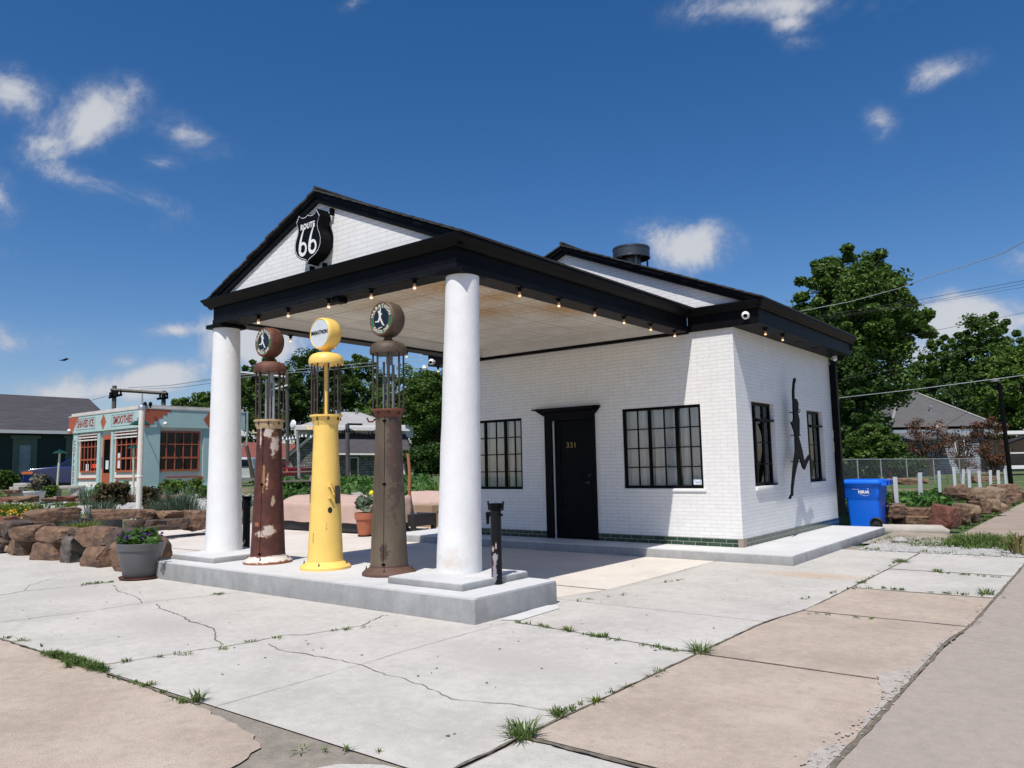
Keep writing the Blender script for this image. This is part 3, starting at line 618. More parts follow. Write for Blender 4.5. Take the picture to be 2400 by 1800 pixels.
# gable walls and roofs
XR = -2.185
mb = MB(); mb.prism([(XR-2.2, 3.66), (XR+2.2, 3.66), (XR, 4.60)], -.145, -.04); mb.prism([(-5.5, 3.66), (1.13, 3.66), (XR, 5.07)], 5.2, 5.26); obj_pieces('gable', mb, m_brick, ST)
def zr1(x): return 4.715-.421*abs(x-XR)
def zr2(x): return 5.165-.4135*abs(x-XR)
def rake(mb, zr, xe0, xe1, y0, y1, d0, d1):
    for (xa, xb) in ((xe0, XR), (XR, xe1)):
        mb.prism([(xa, zr(xa)-d0), (xb, zr(xb)-d0), (xb, zr(xb)-d1), (xa, zr(xa)-d1)] if xa < xb else [], y0, y1)
mb = MB()
rake(mb, zr1, BX0-.10, BX1+.08, -.180, -.146, .03, .155); rake(mb, zr1, BX0-.10, BX1+.08, -.20, -.175, .03, .075)
rake(mb, zr2, -5.65, 1.28, 5.115, 5.199, .03, .15); rake(mb, zr2, -5.65, 1.28, 5.085, 5.12, .03, .085); [fixnormals(q) for q in obj_pieces('rake_board', mb, m_black, ST)]
def roofslab(zr, xe0, xe1, y0, y1, th=.03):
    mb = MB(); rr = random.Random(3)
    for (xa, xb, s) in ((xe0, XR, -1), (xe1, XR, 1)):
        n = int(abs(xb-xa)/.135)
        for i in range(n):
            p, q = xa+(xb-xa)*i/n, xa+(xb-xa)*(i+1.15)/n
            if (q-XR)*s < 0: q = XR
            zp, zq = zr(p), zr(q)-.0; yy = y0-rr.uniform(.0, .025)
            pts = [(p, zp-.012), (p, zp+.012), (q, zq+.003), (q, zq-.02)]
            mb.prism(pts, yy, y1)
    return mb
r_ = roofslab(zr1, BX0-.13, BX1+.125, -.212, 5.2); r_.tube([(XR, -.22, 4.735), (XR, 5.2, 4.735)], .028, 8)
r2 = roofslab(zr2, -5.70, 1.325, 5.07, 10.2); r2.tube([(XR, 5.06, 5.19), (XR, 10.2, 5.19)], .035, 8)
r_.add(r2.v, r2.f)
roof = fixnormals(obj('roof', r_, m_blackr, ST))
# vent drum on the right slope
vx, vy = -1.32, 6.0
m_vent = mat('dark grey sheet metal', (.10, .105, .11), .35, metal=.7, var=.15, vs=6)
mb = MB(); mb.lathe([(.325, 4.93), (.332, 4.935), (.332, 4.955), (.325, 4.96), (.325, 5.09), (.332, 5.095), (.332, 5.11), (.325, 5.115), (.325, 5.13), (.31, 5.13), (.31, 4.93), (.325, 4.93)], vx, vy, 0, 40, caps=False)
for k in range(4):
    a = math.pi/4+k*math.pi/2; mb.box(vx+.29*math.cos(a)-.012, vy+.29*math.sin(a)-.012, 4.65, vx+.29*math.cos(a)+.012, vy+.29*math.sin(a)+.012, 4.95)
mb.lathe([(.17, 4.6), (.17, 5.02)], vx, vy, 0, 24); mb.lathe([(.305, 5.06), (.0, 5.07)], vx, vy, 0, 24)
obj('roof_vent', mb, m_vent, ST, 40)
# downpipe
mb = MB(); pp = [(1.19, 10.14, 3.60), (1.17, 10.15, 3.46), (1.02, 10.16, 3.37), (.86, 10.17, 3.30), (.835, 10.17, 3.18), (.835, 10.17, .30)]
for a, b in zip(pp, pp[1:]): mb.tube([a, b], .058, 4)
mb.box(.775, 10.12, .27, .895, 10.23, 3.2); obj('downpipe', mb, m_black, ST)

# ------------------------------------------------------------------ light bulbs, cameras
m_bulb = bpy.data.materials.new('warm bulb glass'); m_bulb.use_nodes = True
b_ = m_bulb.node_tree.nodes['Principled BSDF']; b_.inputs['Base Color'].default_value = (.8, .6, .5, 1); b_.inputs['Alpha'].default_value = .3; b_.inputs['Roughness'].default_value = .05
b_.inputs['Emission Color'].default_value = (1, .55, .25, 1); b_.inputs['Emission Strength'].default_value = .12
m_fil = mat('glowing filament', (1, .8, .5), .5, emit=(1, .62, .28, 3.5)); m_brass = mat('brass collar', (.4, .2, .08), .4, metal=.6)
def bulb(x, y, z, label):
    t = thing('light_bulb', label, 'light bulb', (x, y, z), group='bare bulbs along the canopy and eaves')
    mb = MB().lathe([(.05, 0), (.05, -.012), (.022, -.014), (.024, -.045), (.018, -.05)][::-1], x, y, z, 14); obj('socket', mb, m_iron, t, 40)
    obj('collar', MB().lathe([(.0, -.068), (.014, -.068), (.016, -.045)], x, y, z, 12), m_brass, t, 60)
    mb = MB().lathe([(.0, -.122), (.014, -.118), (.022, -.108), (.024, -.098), (.021, -.085), (.014, -.072), (.012, -.062)], x, y, z, 16); obj('glass', mb, m_bulb, t, 180)
    mb = MB().lathe([(.0, -.108), (.013, -.104), (.013, -.094), (.0, -.09)], x, y, z, 8); obj('filament', mb, m_fil, t)
ords = ['first', 'second', 'third', 'fourth', 'fifth', 'sixth']
for i, x in enumerate((-3.44, -2.80, -2.01, -1.26, -.57)): bulb(x, -.13, 3.352, f'lit bare bulb in black socket, {ords[i]} along the front beam from the left column')
for i, y in enumerate((.95, 1.73, 2.55, 3.30, 4.07, 4.84)): bulb(.02, y, 3.352, f'lit bare bulb in black socket, {ords[i]} along the right beam behind the near column')
for i, y in enumerate((1.06, 1.89, 3.46)): bulb(-4.40, y, 3.352, f'bare bulb against the sky, {ords[i]} along the far beam above the pumps')
bulb(-5.45, 5.35, 3.352, 'lit bare bulb by the white camera on the far left eave')
for i, y in enumerate((5.73, 6.5)): bulb(1.10, y, 3.356, ('nearer' if i == 0 else 'farther')+' of two lit bulbs under the side eave above the runner wall')
def camera(P, aim, label, dome=0):
    t = thing('security_camera', label, 'security camera', P, group='white security cameras'); P = Vector(P); aim = Vector(aim).normalized()
    if dome:
        obj('mount', MB().lathe([(.045, 0), (.045, -.02), (.05, -.04)][::-1], P.x, P.y, P.z, 18), m_white, t, 40); obj('housing', MB().lathe([(.0, -.10), (.03, -.09), (.045, -.065), (.05, -.04)], P.x, P.y, P.z, 18), m_white, t, 180); return
    mb = MB(); mb.tube([P, P+aim*.05], .045, 16); obj('mount', mb, m_white, t, 40)
    bm = bmesh.new(); bmesh.ops.create_uvsphere(bm, u_segments=20, v_segments=12, radius=.06); c = P+aim*.075
    mb = MB().add([q.co+c for q in bm.verts], [[w.index for w in f.verts] for f in bm.faces]); bm.free(); obj('housing', mb, m_white, t, 180)
    mb = MB(); d = (aim+Vector((.25, 0, -.3))).normalized(); mb.tube([c+d*.05, c+d*.064], .03, 14); obj('lens', mb, m_iron, t)
camera((1.03, 5.19, 3.475), (.1, -1, 0), 'round white security camera on the black fascia above the sunlit corner')
camera((.93, 10.0, 3.352), (0, 0, -1), 'white security camera under the rear end of the side eave', 1)
camera((-5.42, 5.19, 3.42), (.2, -1, 0), 'round white security camera on the far left fascia beside a bulb')
camera((-5.5, 5.02, 3.35), (0, 0, -1), 'small white dome sensor hanging under the far left eave', 1)
mb = MB().box(-1.93, -.16, 3.285, -1.80, -.02, 3.345, bev=.01); single('flood_light', mb, m_iron, 'small black box light under the middle of the front beam', 'light', loc=(-1.86, -.1, 3.345))

# ------------------------------------------------------------------ shield sign
SG = thing('shield_sign', 'black shield sign with white double six on the front gable', 'sign', (-2.16, -.28, 4.02))
def shield(s):
    half = [(0, .93), (.16, .86), (.34, .85), (.50, .91), (.62, 1.0), (.80, .74), (.70, .56), (.66, .40), (.70, .22), (.82, .02), (.88, -.18), (.86, -.40), (.72, -.62), (.48, -.76), (.22, -.84), (.08, -.90), (0, -1.0)]
    pts = [(x*s[0], y*s[1]) for x, y in half]; return pts+[(-x, y) for x, y in pts[-2:0:-1]]
cx, cz_ = -2.155, 4.085; S0 = (.288, .318)
P1 = [(cx+x, cz_+y) for x, y in shield(S0)]
obj('housing', MB().prism(P1, -.33, -.17), m_black, SG)
mb = MB(); n_ = len(P1); ins = [(cx+x*.955, cz_+y*.955) for x, y in shield(S0)]; ins2 = [(cx+x*.93, cz_+y*.932) for x, y in shield(S0)]
V = [(a, -.3325, b) for a, b in ins]+[(a, -.3325, b) for a, b in ins2]; mb.add(V, [(i, (i+1) % n_, (i+1) % n_+n_, i+n_) for i in range(n_)]); obj('outline', mb, m_white, SG)
mb = MB(); t_ = face_text(text_mb('ROUTE', .076, (1, 1.25), .003, offset=.0022, space=1.15), (cx, -.333, cz_+.142), (1, 0, 0), (0, 0, 1)); mb.add(t_.v, t_.f); obj('route_lettering', mb, m_white, SG)
mb = MB()
for sx in (-.092, .092):   # open sixes: ring bowl with a tapering stem
    V = []; F = []; n = 40; ra, rb_, qa, qb = .078, .044, .088, .050; zc_ = cz_-.125
    for k in range(n):
        a = 2*math.pi*k/n
        V += [(cx+sx+ra*math.cos(a), -.3335, zc_+qa*math.sin(a)), (cx+sx+.004+rb_*math.cos(a), -.3335, zc_+.004+qb*math.sin(a))]
    mb.add(V, [(2*i, 2*((i+1) % n), 2*((i+1) % n)+1, 2*i+1) for i in range(n)])
    n = 18; V = []
    for k in range(n):
        t = k/(n-1); px = sx-ra+.098*t*t+.008*t; pz = -.125+.265*t; w = .036*(1-t)**.8+.014
        V += [(cx+px, -.3345, cz_+pz), (cx+px+w, -.3345, cz_+pz-.004)]
    mb.add(V, [(2*i, 2*i+2, 2*i+3, 2*i+1) for i in range(n-1)])
obj('number_lettering', mb, m_white, SG)
mb = MB(); 
for (x, z) in ((cx-.12, cz_-.36), (cx+.12, cz_-.36), (cx+.25, cz_+.28), (cx-.2, cz_+.2)): mb.box(x-.015, -.2, z-.02, x+.015, -.1, z+.06)
mb.lathe([(.25, -.17), (.25, -.15), (0, -.15)], cx, 0, cz_-.02, 32, 'y'); obj('bracket', mb, m_iron, SG)

# ------------------------------------------------------------------ fuel pumps
RUN = [(243, 185), (252, 190), (250, 230), (246, 262), (262, 272), (270, 285), (255, 300), (250, 318), (250, 340), (262, 375), (280, 420), (292, 455), (310, 478), (300, 483), (275, 465), (255, 425), (238, 378), (225, 395), (210, 416), (190, 405), (166, 409), (153, 394), (168, 386), (185, 390), (203, 385), (213, 350), (218, 320), (215, 285), (214, 262), (205, 255), (200, 240), (208, 222), (222, 220), (230, 235), (232, 222), (236, 190)]
def arc_text(word, R, size, a0, a1, flip, org):
    mb = MB(); n = len(word)
    for i, ch in enumerate(word):
        a = math.radians(a0+(a1-a0)*i/(n-1)); t = text_mb(ch, size, extrude=.0008, offset=.001)
        rot = a-math.pi/2 if not flip else a+math.pi/2; c, s = math.cos(rot), math.sin(rot); cx, cy = R*math.cos(a), R*math.sin(a)
        t.v = [(x*c-y*s+cx, x*s+y*c+cy, z) for x, y, z in t.v]; mb.add(t.v, t.f)
    return face_text(mb, org, (1, 0, 0), (0, 0, 1))
def pump(x, y, mb_, md, mrod, label, spec, name='fuel_pump'):
    """mb_ body paint, md dome and globe paint"""
    z0 = .2205; t = thing(name, label, 'fuel pump', (x, y, z0), group='old visible fuel pumps on the island')
    k = spec
    obj('base', MB().lathe([(k['foot'], z0), (k['foot'], z0+.025), (k['foot']-.02, z0+.045), (k['rb']+.03, z0+.062), (k['rb']+.004, z0+.085), (k['rb']+.004, z0+.10)], x, y, 0, 56), k['mfoot'], t, 35)
    bolts = MB()
    for j in range(4):
        a = math.radians(k.get('ba', 35)+90*j); bx, by = x+(k['foot']-.04)*math.cos(a), y+(k['foot']-.04)*math.sin(a); bolts.lathe([(.012, z0+.03), (.012, z0+.062), (.006, z0+.063), (.006, z0+.085)], bx, by, 0, 8)
    obj('bolts', bolts, mrod, t)
    zt = k['zt']; prof = []
    for i in range(22):
        q = i/21; z = z0+.085+q*(zt-z0-.085); r = k['rb']+(k['rt']-k['rb'])*min(1, q*1.12)**.9; prof.append((r, z))
    B = MB().lathe(prof, x, y, 0, 64); B.v = [(a+.0015*noise.noise(Vector((a*9, b*9, c*5))), b+.0015*noise.noise(Vector((a*9, b*9+4, c*5))), c) for a, b, c in B.v]
    body = obj('body', B, mb_, t, 60)
    sm = MB(); 
    if k.get('seam'):
        a = math.radians(k['seam']); pts = []
        for (r, z) in prof: pts.append((x+(r+.0005)*math.cos(a), y+(r+.0005)*math.sin(a), z))
        sm.tube(pts, .0035, 4); obj('seam', sm, m_iron, body)
        lt = MB()
        for zz in (z0+.12, z0+.95, z0+1.62): 
            q = [p for p in pts if p[2] >= zz][0]; lt.box(q[0]-.018, q[1]-.012, zz-.008, q[0]+.018, q[1]+.012, zz+.012)
        obj('latch', lt, m_iron, body)
    if k.get('hole'):
        a = math.radians(k['hole'][0]); zz = k['hole'][1]; rr = np.interp(zz, [p[1] for p in prof], [p[0] for p in prof]); cxx, cyy = x+(rr+.0015)*math.cos(a), y+(rr+.0015)*math.sin(a)
        h = MB(); nrm = Vector((math.cos(a), math.sin(a), 0)); tg = Vector((-math.sin(a), math.cos(a), 0)); V = []
        for j in range(18): w = 2*math.pi*j/18; o = Vector((0, 0, 1))*math.sin(w)*.034; s_ = math.cos(w)*.026; aa = a+s_/rr; V.append((x+(rr+.0025)*math.cos(aa), y+(rr+.0025)*math.sin(aa), zz+o.z))
        h.add(V, [tuple(range(18))]); obj('port_hole', h, m_dark, body)
        h = MB(); q = Vector((cxx, cyy, 0)); c0 = q+Vector((0, 0, zz+.27)); h.tube([c0+nrm*.0, c0+nrm*.035, c0+nrm*.05+tg*.03+Vector((0, 0, -.1))], .009, 6); h.box(cxx-.02, cyy-.02, zz+.26, cxx+.02, cyy+.02, zz+.30); h.box(cxx-.05, cyy-.02, zz+.13, cxx+.03, cyy+.01, zz+.142); obj('handle', h, mb_, body)
        h = MB(); 
        for aa, zz2 in ((math.radians(-160), 1.05), (math.radians(10), 1.05)): h.box(x+.175*math.cos(aa)-.01, y+.175*math.sin(aa)-.03, zz2-.1, x+.175*math.cos(aa)+.01, y+.175*math.sin(aa)+.03, zz2+.1)
        obj('plate', h, m_rod, body)
    zf_ = k['zf']
    obj('flange', MB().lathe([(k['rt']+.002, zt-.05), (k['rt']+.02, zt+.005), (k['fl']-.02, zf_-.03), (k['fl'], zf_-.02), (k['fl'], zf_), (.0, zf_+.001)], x, y, 0, 48), k['mfl'], t, 30)
    hk = MB(); a = math.radians(k.get('hook', 200)); d = Vector((math.cos(a), math.sin(a), 0)); c = Vector((x, y, zt-.06))+d*(k['rt'])
    hk.tube([c, c+d*.03+Vector((0, 0, -.03)), c+d*.07+Vector((0, 0, -.03)), c+d*.09+Vector((0, 0, .01))], .010, 6); obj('hose_hook', hk, k['mfl'], t, 60)
    n = k['rods']
    for j in range(n):
        a = 2*math.pi*(j+k.get('ro', .3))/n; rx, ry = x+(k['fl']-.022)*math.cos(a), y+(k['fl']-.022)*math.sin(a); q = MB()
        q.tube([(rx, ry, zf_-.05), (rx, ry, k['zd']+.03)], .0095, 8); q.tube([(rx, ry, zf_-.065), (rx, ry, zf_-.045)], .014, 6); obj('rod', q, mrod, t, 60)
    tb = MB(); tb.tube([(x+.0, y, zf_), (x, y, k['zd']+.05)], .022 if not k.get('grey') else .018, 12); obj('inner_pipe', tb, k['mpipe'], t, 60)
    if k.get('grey'):
        tb = MB(); tb.tube([(x+.055, y+.02, zf_), (x+.055, y+.02, k['zd']-.12)], .016, 10); tb.tube([(x+.02, y+.0, k['zd']-.12), (x+.02, y, k['zd']+.03)], .036, 14); tb.tube([(x-.06, y-.01, zf_), (x-.06, y-.01, k['zd']-.08)], .014, 8); obj('gauge_pipe', tb, k['mpipe'], t, 60)
    zd = k['zd']; rd = k['rd']
    obj('dome', MB().lathe([(rd-.05, zd+.012), (rd-.012, zd+.004), (rd, zd+.0), (rd+.004, zd+.012), (rd+.004, zd+.050), (rd-.006, zd+.085), (rd-.032, zd+.115), (rd-.08, zd+.133), (rd-.125, zd+.138), (.06, zd+.139), (.06, zd+.152), (.045, zd+.165), (.045, zd+.19), (0, zd+.19)], x, y, 0, 56), md, t, 40)
    zg, rg = k['zg'], k['rg']; G = MB(); y0 = y-.10
    G.lathe([(rg-.028, y0+.004), (rg-.018, y0-.004), (rg-.006, y0+.004), (rg, y0+.03), (rg+.003, y0+.10), (rg-.004, y0+.16), (rg-.03, y0+.195), (rg-.09, y0+.205), (0, y0+.207)], x, 0, zg, 64, 'y'); gl = obj('globe', G, md, t, 50); fixnormals(gl)
    def disc(r, yy, m, nm, r2=0., par=gl):
        q = MB(); N_ = 56; V = [(x+r*math.cos(2*math.pi*j/N_), yy, zg+r*math.sin(2*math.pi*j/N_)) for j in range(N_)]
        if r2: V += [(x+r2*math.cos(2*math.pi*j/N_), yy, zg+r2*math.sin(2*math.pi*j/N_)) for j in range(N_)]; q.add(V, [(j, (j+1) % N_, (j+1) % N_+N_, j+N_) for j in range(N_)])
        else: q.add(V, [tuple(range(N_))])
        return obj(nm, q, m, par)
    rf = rg-.026
    if k.get('dark'):
        disc(rf, y0+.002, m_orange, 'rim_line'); disc(rf-.010, y0+.000, m_green, 'green_ring'); disc(rf*.735, y0-.001, m_orange, 'inner_line'); disc(rf*.70, y0-.002, m_navy, 'face')
        obj('top_lettering', arc_text('MARATHON', rf*.845, .058, 160, 20, False, (x, y0-.0035, zg)), m_creamw, gl); obj('bottom_lettering', arc_text('GASOLINE', rf*.845, .050, 222, 318, True, (x, y0-.0035, zg)), m_creamw, gl)
        s = rf/.175; R_ = [(x+(u-252)/170*rf, zg-(v-362)/248*rf) for u, v in RUN]
        q = MB().add([(a, y0-.0045, b) for a, b in R_], [tuple(range(len(R_)))]); q.add([(x-.05, y0-.0045, zg-.108), (x-.02, y0-.0045, zg-.103), (x+.02, y0-.0045, zg-.095), (x+.02, y0-.0045, zg-.088), (x-.02, y0-.0045, zg-.094), (x-.045, y0-.0045, zg-.097)], [(0, 1, 2, 3, 4, 5)]); obj('runner_figure', q, m_creamw, gl)
    else:
        disc(rf, y0+.001, mat('pale glass face', (.62, .66, .68), .12, var=.03, vs=3), 'face')
        R_ = [(x+(u-252)/170*rf, zg-(v-362)/248*rf) for u, v in RUN]
        q = MB(); 
        for a, b in zip(R_, R_[1:]+R_[:1]): q.tube([(a[0], y0-.001, a[1]), (b[0], y0-.001, b[1])], .0006, 3)
        obj('runner_figure', q, mat('faint figure line', (.45, .42, .42), .5), gl); tm = text_mb('MARATHON', .058, (.92, 1.1), .0012, offset=.0012, space=1.0)
        tm.v = [(px_, py_+px_*.0, pz_) for px_, py_, pz_ in tm.v]; obj('lettering', face_text(tm, (x, y0-.003, zg+.01), (1, 0, 0), (0, 0, 1)), m_black, gl)
    return t
m_redbody = mat('red brown rusty body', (.062, .017, .011), .55, var=.35, vs=6, bump=.3, bs=40, col2=(.085, .024, .015),
   spots=[((.12, -.15, .36), (.11, .10, .05), (.50, .42, .35)), ((.15, -.10, .40), (.08, .10, .07), (.50, .42, .35)), ((.03, -.17, .47), (.035, .08, .035), (.30, .12, .05)), ((.11, -.09, 1.59), (.055, .08, .08), (.52, .44, .39)), ((.145, -.02, 1.42), (.03, .06, .14), (.5, .42, .36)), ((.09, -.13, 1.02), (.022, .06, .17), (.30, .16, .07)), ((.13, -.13, .98), (.014, .05, .1), (.55, .42, .3)), ((.035, -.14, 1.55), (.014, .06, .14), (.5, .42, .36)), ((.17, -.06, .75), (.010, .04, .08), (.4, .30, .2))])
m_redfoot = mat('peeling white foot', (.62, .56, .50), .6, var=.1, vs=6, bump=.3, bs=40, spots=[((.2, .0, .0), (.35, .6, .035), (.25, .09, .04)), ((-.1, -.28, .0), (.6, .3, .028), (.28, .10, .04)), ((-.25, -.1, .05), (.12, .2, .05), (.30, .12, .05)), ((0, -.2, .1), (.3, .2, .02), (.2, .07, .04))])
m_foot2 = mat('brown rusted foot', (.10, .052, .035), .65, var=.2, vs=6, bump=.2, bs=40)
m_darkbody = mat('olive brown body', (.098, .070, .046), .5, var=.25, vs=3, bump=.2, bs=45, col2=(.12, .09, .058), stretch=(1, 1, .4), spots=[((.16, -.08, 1.5), (.07, .2, .9), (.075, .045, .035)), ((.10, -.15, .25), (.05, .1, .1), (.06, .035, .025))])
m_peel = mat('peeling cream flange', (.50, .36, .20), .6, var=.3, vs=8, bump=.3, bs=40)
base_spec = dict(foot=.285, rb=.200, rt=.140, zt=1.90, zf=1.965, fl=.186, zd=2.555, rd=.197, zg=2.915, rg=.188, rods=8)
pump(-3.064, -.205, m_redbody, m_rust, m_rod, 'rusty reddish pump with peeling white paint beside the left column', dict(base_spec, mfoot=m_redfoot, mfl=m_peel, mpipe=m_steel, grey=1, dark=1, seam=-62, rb=.207, rt=.149, zg=2.935, ro=.15, foot=.29))
pump(-1.977, -.191, m_yellow, m_yellow, m_rod, 'bright yellow fuel pump with pale round face between two rusty pumps', dict(base_spec, mfoot=m_yellow, mfl=m_yellow, mpipe=m_yellow, hole=(-22, .88), ro=.35, hook=215))
pump(-.961, -.154, m_darkbody, m_rust2, m_rod, 'olive brown rusty pump with green ringed globe nearest the right column', dict(base_spec, mfoot=m_foot2, mfl=m_rustred, mpipe=mat('dull grey pipe', (.16, .17, .18), .5, var=.1), grey=1, dark=1, seam=-60, zd=2.575, zg=2.955, rg=.195, zf=1.972, zt=1.93, ro=.05, hook=225))

# ------------------------------------------------------------------ bollards
m_boll = mat('chipped black bollard', (.007, .007, .009), .5, spec=.2, var=.3, vs=10, bump=.3, bs=40, spots=[((.015, -.05, .10), (.022, .03, .12), (.24, .25, .28)), ((.02, -.05, .24), (.028, .03, .07), (.30, .29, .30)), ((-.02, -.05, .16), (.008, .03, .10), (.20, .05, .06)), ((.0, -.05, .33), (.018, .03, .03), (.34, .34, .34)), ((.03, -.04, .36), (.01, .03, .03), (.34, .34, .34))])
def bollard(x, y, z0, h, label):
    t = thing('bollard', label, 'bollard', (x, y, z0), group='black water bollards beside the columns'); r = .052
    obj('post', MB().lathe([(r, z0), (r, z0+h-.04)], x, y, 0, 24), m_boll, t, 60)
    obj('cap', MB().lathe([(r, z0+h-.055), (r+.012, z0+h-.05), (r+.012, z0+h), (.0, z0+h+.004)], x, y, 0, 28), m_iron, t, 40)
    for s in (-1, 1):
        q = MB(); q.tube([(x+s*.04, y, z0+h-.07), (x+s*.085, y, z0+h-.06), (x+s*.095, y, z0+h+.02)], .009, 8); obj('hook', q, m_iron, t, 60)
    q = MB(); q.tube([(x-.03, y-.02, z0+h-.10), (x-.09, y-.02, z0+h-.10)], .022, 10); q.tube([(x-.085, y-.02, z0+h-.09), (x-.085, y-.02, z0+h-.2)], [.02, .013], 10); obj('tap', q, m_iron, t, 60)
    q = MB(); q.tube([(x+.04, y, z0+h-.11), (x+.08, y, z0+h-.108)], .012, 8); obj('plug', q, m_iron, t, 60)
bollard(.483, -.11, .2205, .76, 'black pipe bollard with hooks and tap beside the near column')
P = onz(478, 1290, .0); bollard(-4.80, .62, -.03, 1.0, 'black pipe bollard half hidden behind the left column')

# ------------------------------------------------------------------ running figure sculpture on the side wall
SC_ = [(568, 118), (573, 150), (561, 185), (556, 260), (559, 345), (575, 342), (590, 365), (599, 400), (599, 448), (592, 462), (600, 520), (612, 570), (612, 745), (602, 746), (625, 830), (642, 900), (666, 1022), (690, 990), (715, 950), (735, 970), (737, 1002), (718, 996), (692, 1050), (670, 1110), (650, 1088), (610, 962), (602, 1000), (577, 1110), (560, 1200), (545, 1320), (543, 1392), (527, 1396), (520, 1426), (503, 1427), (510, 1402), (528, 1370), (530, 1290), (540, 1180), (547, 1080), (570, 900), (566, 745), (556, 690), (541, 650), (521, 592), (545, 590), (550, 560), (548, 480), (545, 420), (545, 380), (541, 330), (540, 260), (547, 165), (557, 120)]
xp = .95; O = [onx(1740+a/4.608, 860+b/4.608, xp) for a, b in SC_]
RS = thing('runner_sculpture', 'black metal cutout of a leaping runner mounted on the white side wall', 'sculpture', (.9, 7.6, 1.7))
obj('figure', MB().prism([(p[1], p[2]) for p in O], xp-.012, xp+.012, 'x'), m_iron, RS)
mb = MB()
for (y, z) in ((7.55, 1.3), (7.62, 2.15), (7.6, 1.75)): mb.tube([(XW1, y, z), (xp, y, z)], .008, 6)
obj('standoff', mb, m_iron, RS); mb = MB(); rb_ = [onx(1740+a/4.608, 860+b/4.608, xp) for a, b in ((596, 470), (605, 455), (625, 468), (615, 492), (602, 482), (598, 458))]; mb.tube([tuple(p) for p in rb_], .008, 6); obj('ribbon', mb, m_iron, RS)
# ================================================================== surroundings
F_ = (float(FV[0]), float(FV[1]))
def gz(x, y): return max(hgt(x, y), zf(x, y) if (y < 10.2 and x > -13.6) or y < 1 else -9)
def on_terrain(u, v, it=40):
    """ground point seen at pixel u, v"""
    d = ray(u, v); lo, hi = 3., 160.
    for t in np.linspace(3, 160, 900):
        P = CAM+d*t
        if P[2] < gz(P[0], P[1]): return P
    return CAM+d*60
# ------------------------------------------------------------------ vegetation
m_leafA = leaf_mat('oak leaves', (.026, .066, .010), (.125, .205, .032))
m_leafB = leaf_mat('light leaves', (.04, .095, .012), (.17, .27, .042))
m_leafC = leaf_mat('dark leaves', (.015, .045, .009), (.08, .145, .026))
m_leafD = leaf_mat('dead leaves', (.055, .022, .010), (.20, .095, .05), trans=.12)
m_blade = leaf_mat('grass blades', (.05, .095, .018), (.21, .29, .075), trans=.3)
m_bladeB = leaf_mat('blue green grass', (.06, .10, .06), (.20, .27, .17), trans=.3)
m_bladeC = leaf_mat('fresh garden green', (.03, .09, .015), (.12, .24, .045), trans=.3)
m_bladeR = leaf_mat('reddish shrub', (.035, .03, .012), (.12, .09, .035), trans=.2)
m_bladeY = leaf_mat('yellow green', (.09, .12, .01), (.24, .30, .04), trans=.3)
m_bark = mat('bark', (.075, .055, .04), .9, var=.3, vs=8, bump=1, bs=18, dist=.03)
m_red = mat('red petals', (.5, .01, .03), .6); m_yel = mat('yellow petals', (.7, .42, .02), .6); m_pur = mat('purple petals', (.10, .02, .24), .6)
def leaves(C, R, n, s, rs, up=.3, elong=1.6):
    """n leaf quads in balls of radius R (array) about centres C; s leaf size"""
    k = len(C); idx = rs.integers(0, k, n); d = rs.normal(size=(n, 3)); d /= np.linalg.norm(d, axis=1)[:, None]
    r = R[idx]*rs.random(n)**.42
    P = C[idx]+d*r[:, None]*np.array([1, 1, .8])
    a = rs.normal(size=(n, 3)); a[:, 2] *= .6; a /= np.linalg.norm(a, axis=1)[:, None]
    nn = d*.7+rs.normal(size=(n, 3))*.7; nn[:, 2] += up; b = np.cross(nn, a); b /= (np.linalg.norm(b, axis=1)[:, None]+1e-9)
    sz = (s*rs.uniform(.6, 1.3, n))[:, None]
    a = a*sz*elong*.5; b = b*sz*.5
    return np.stack([P-a, P+b, P+a, P-b], 1).reshape(-1, 3)
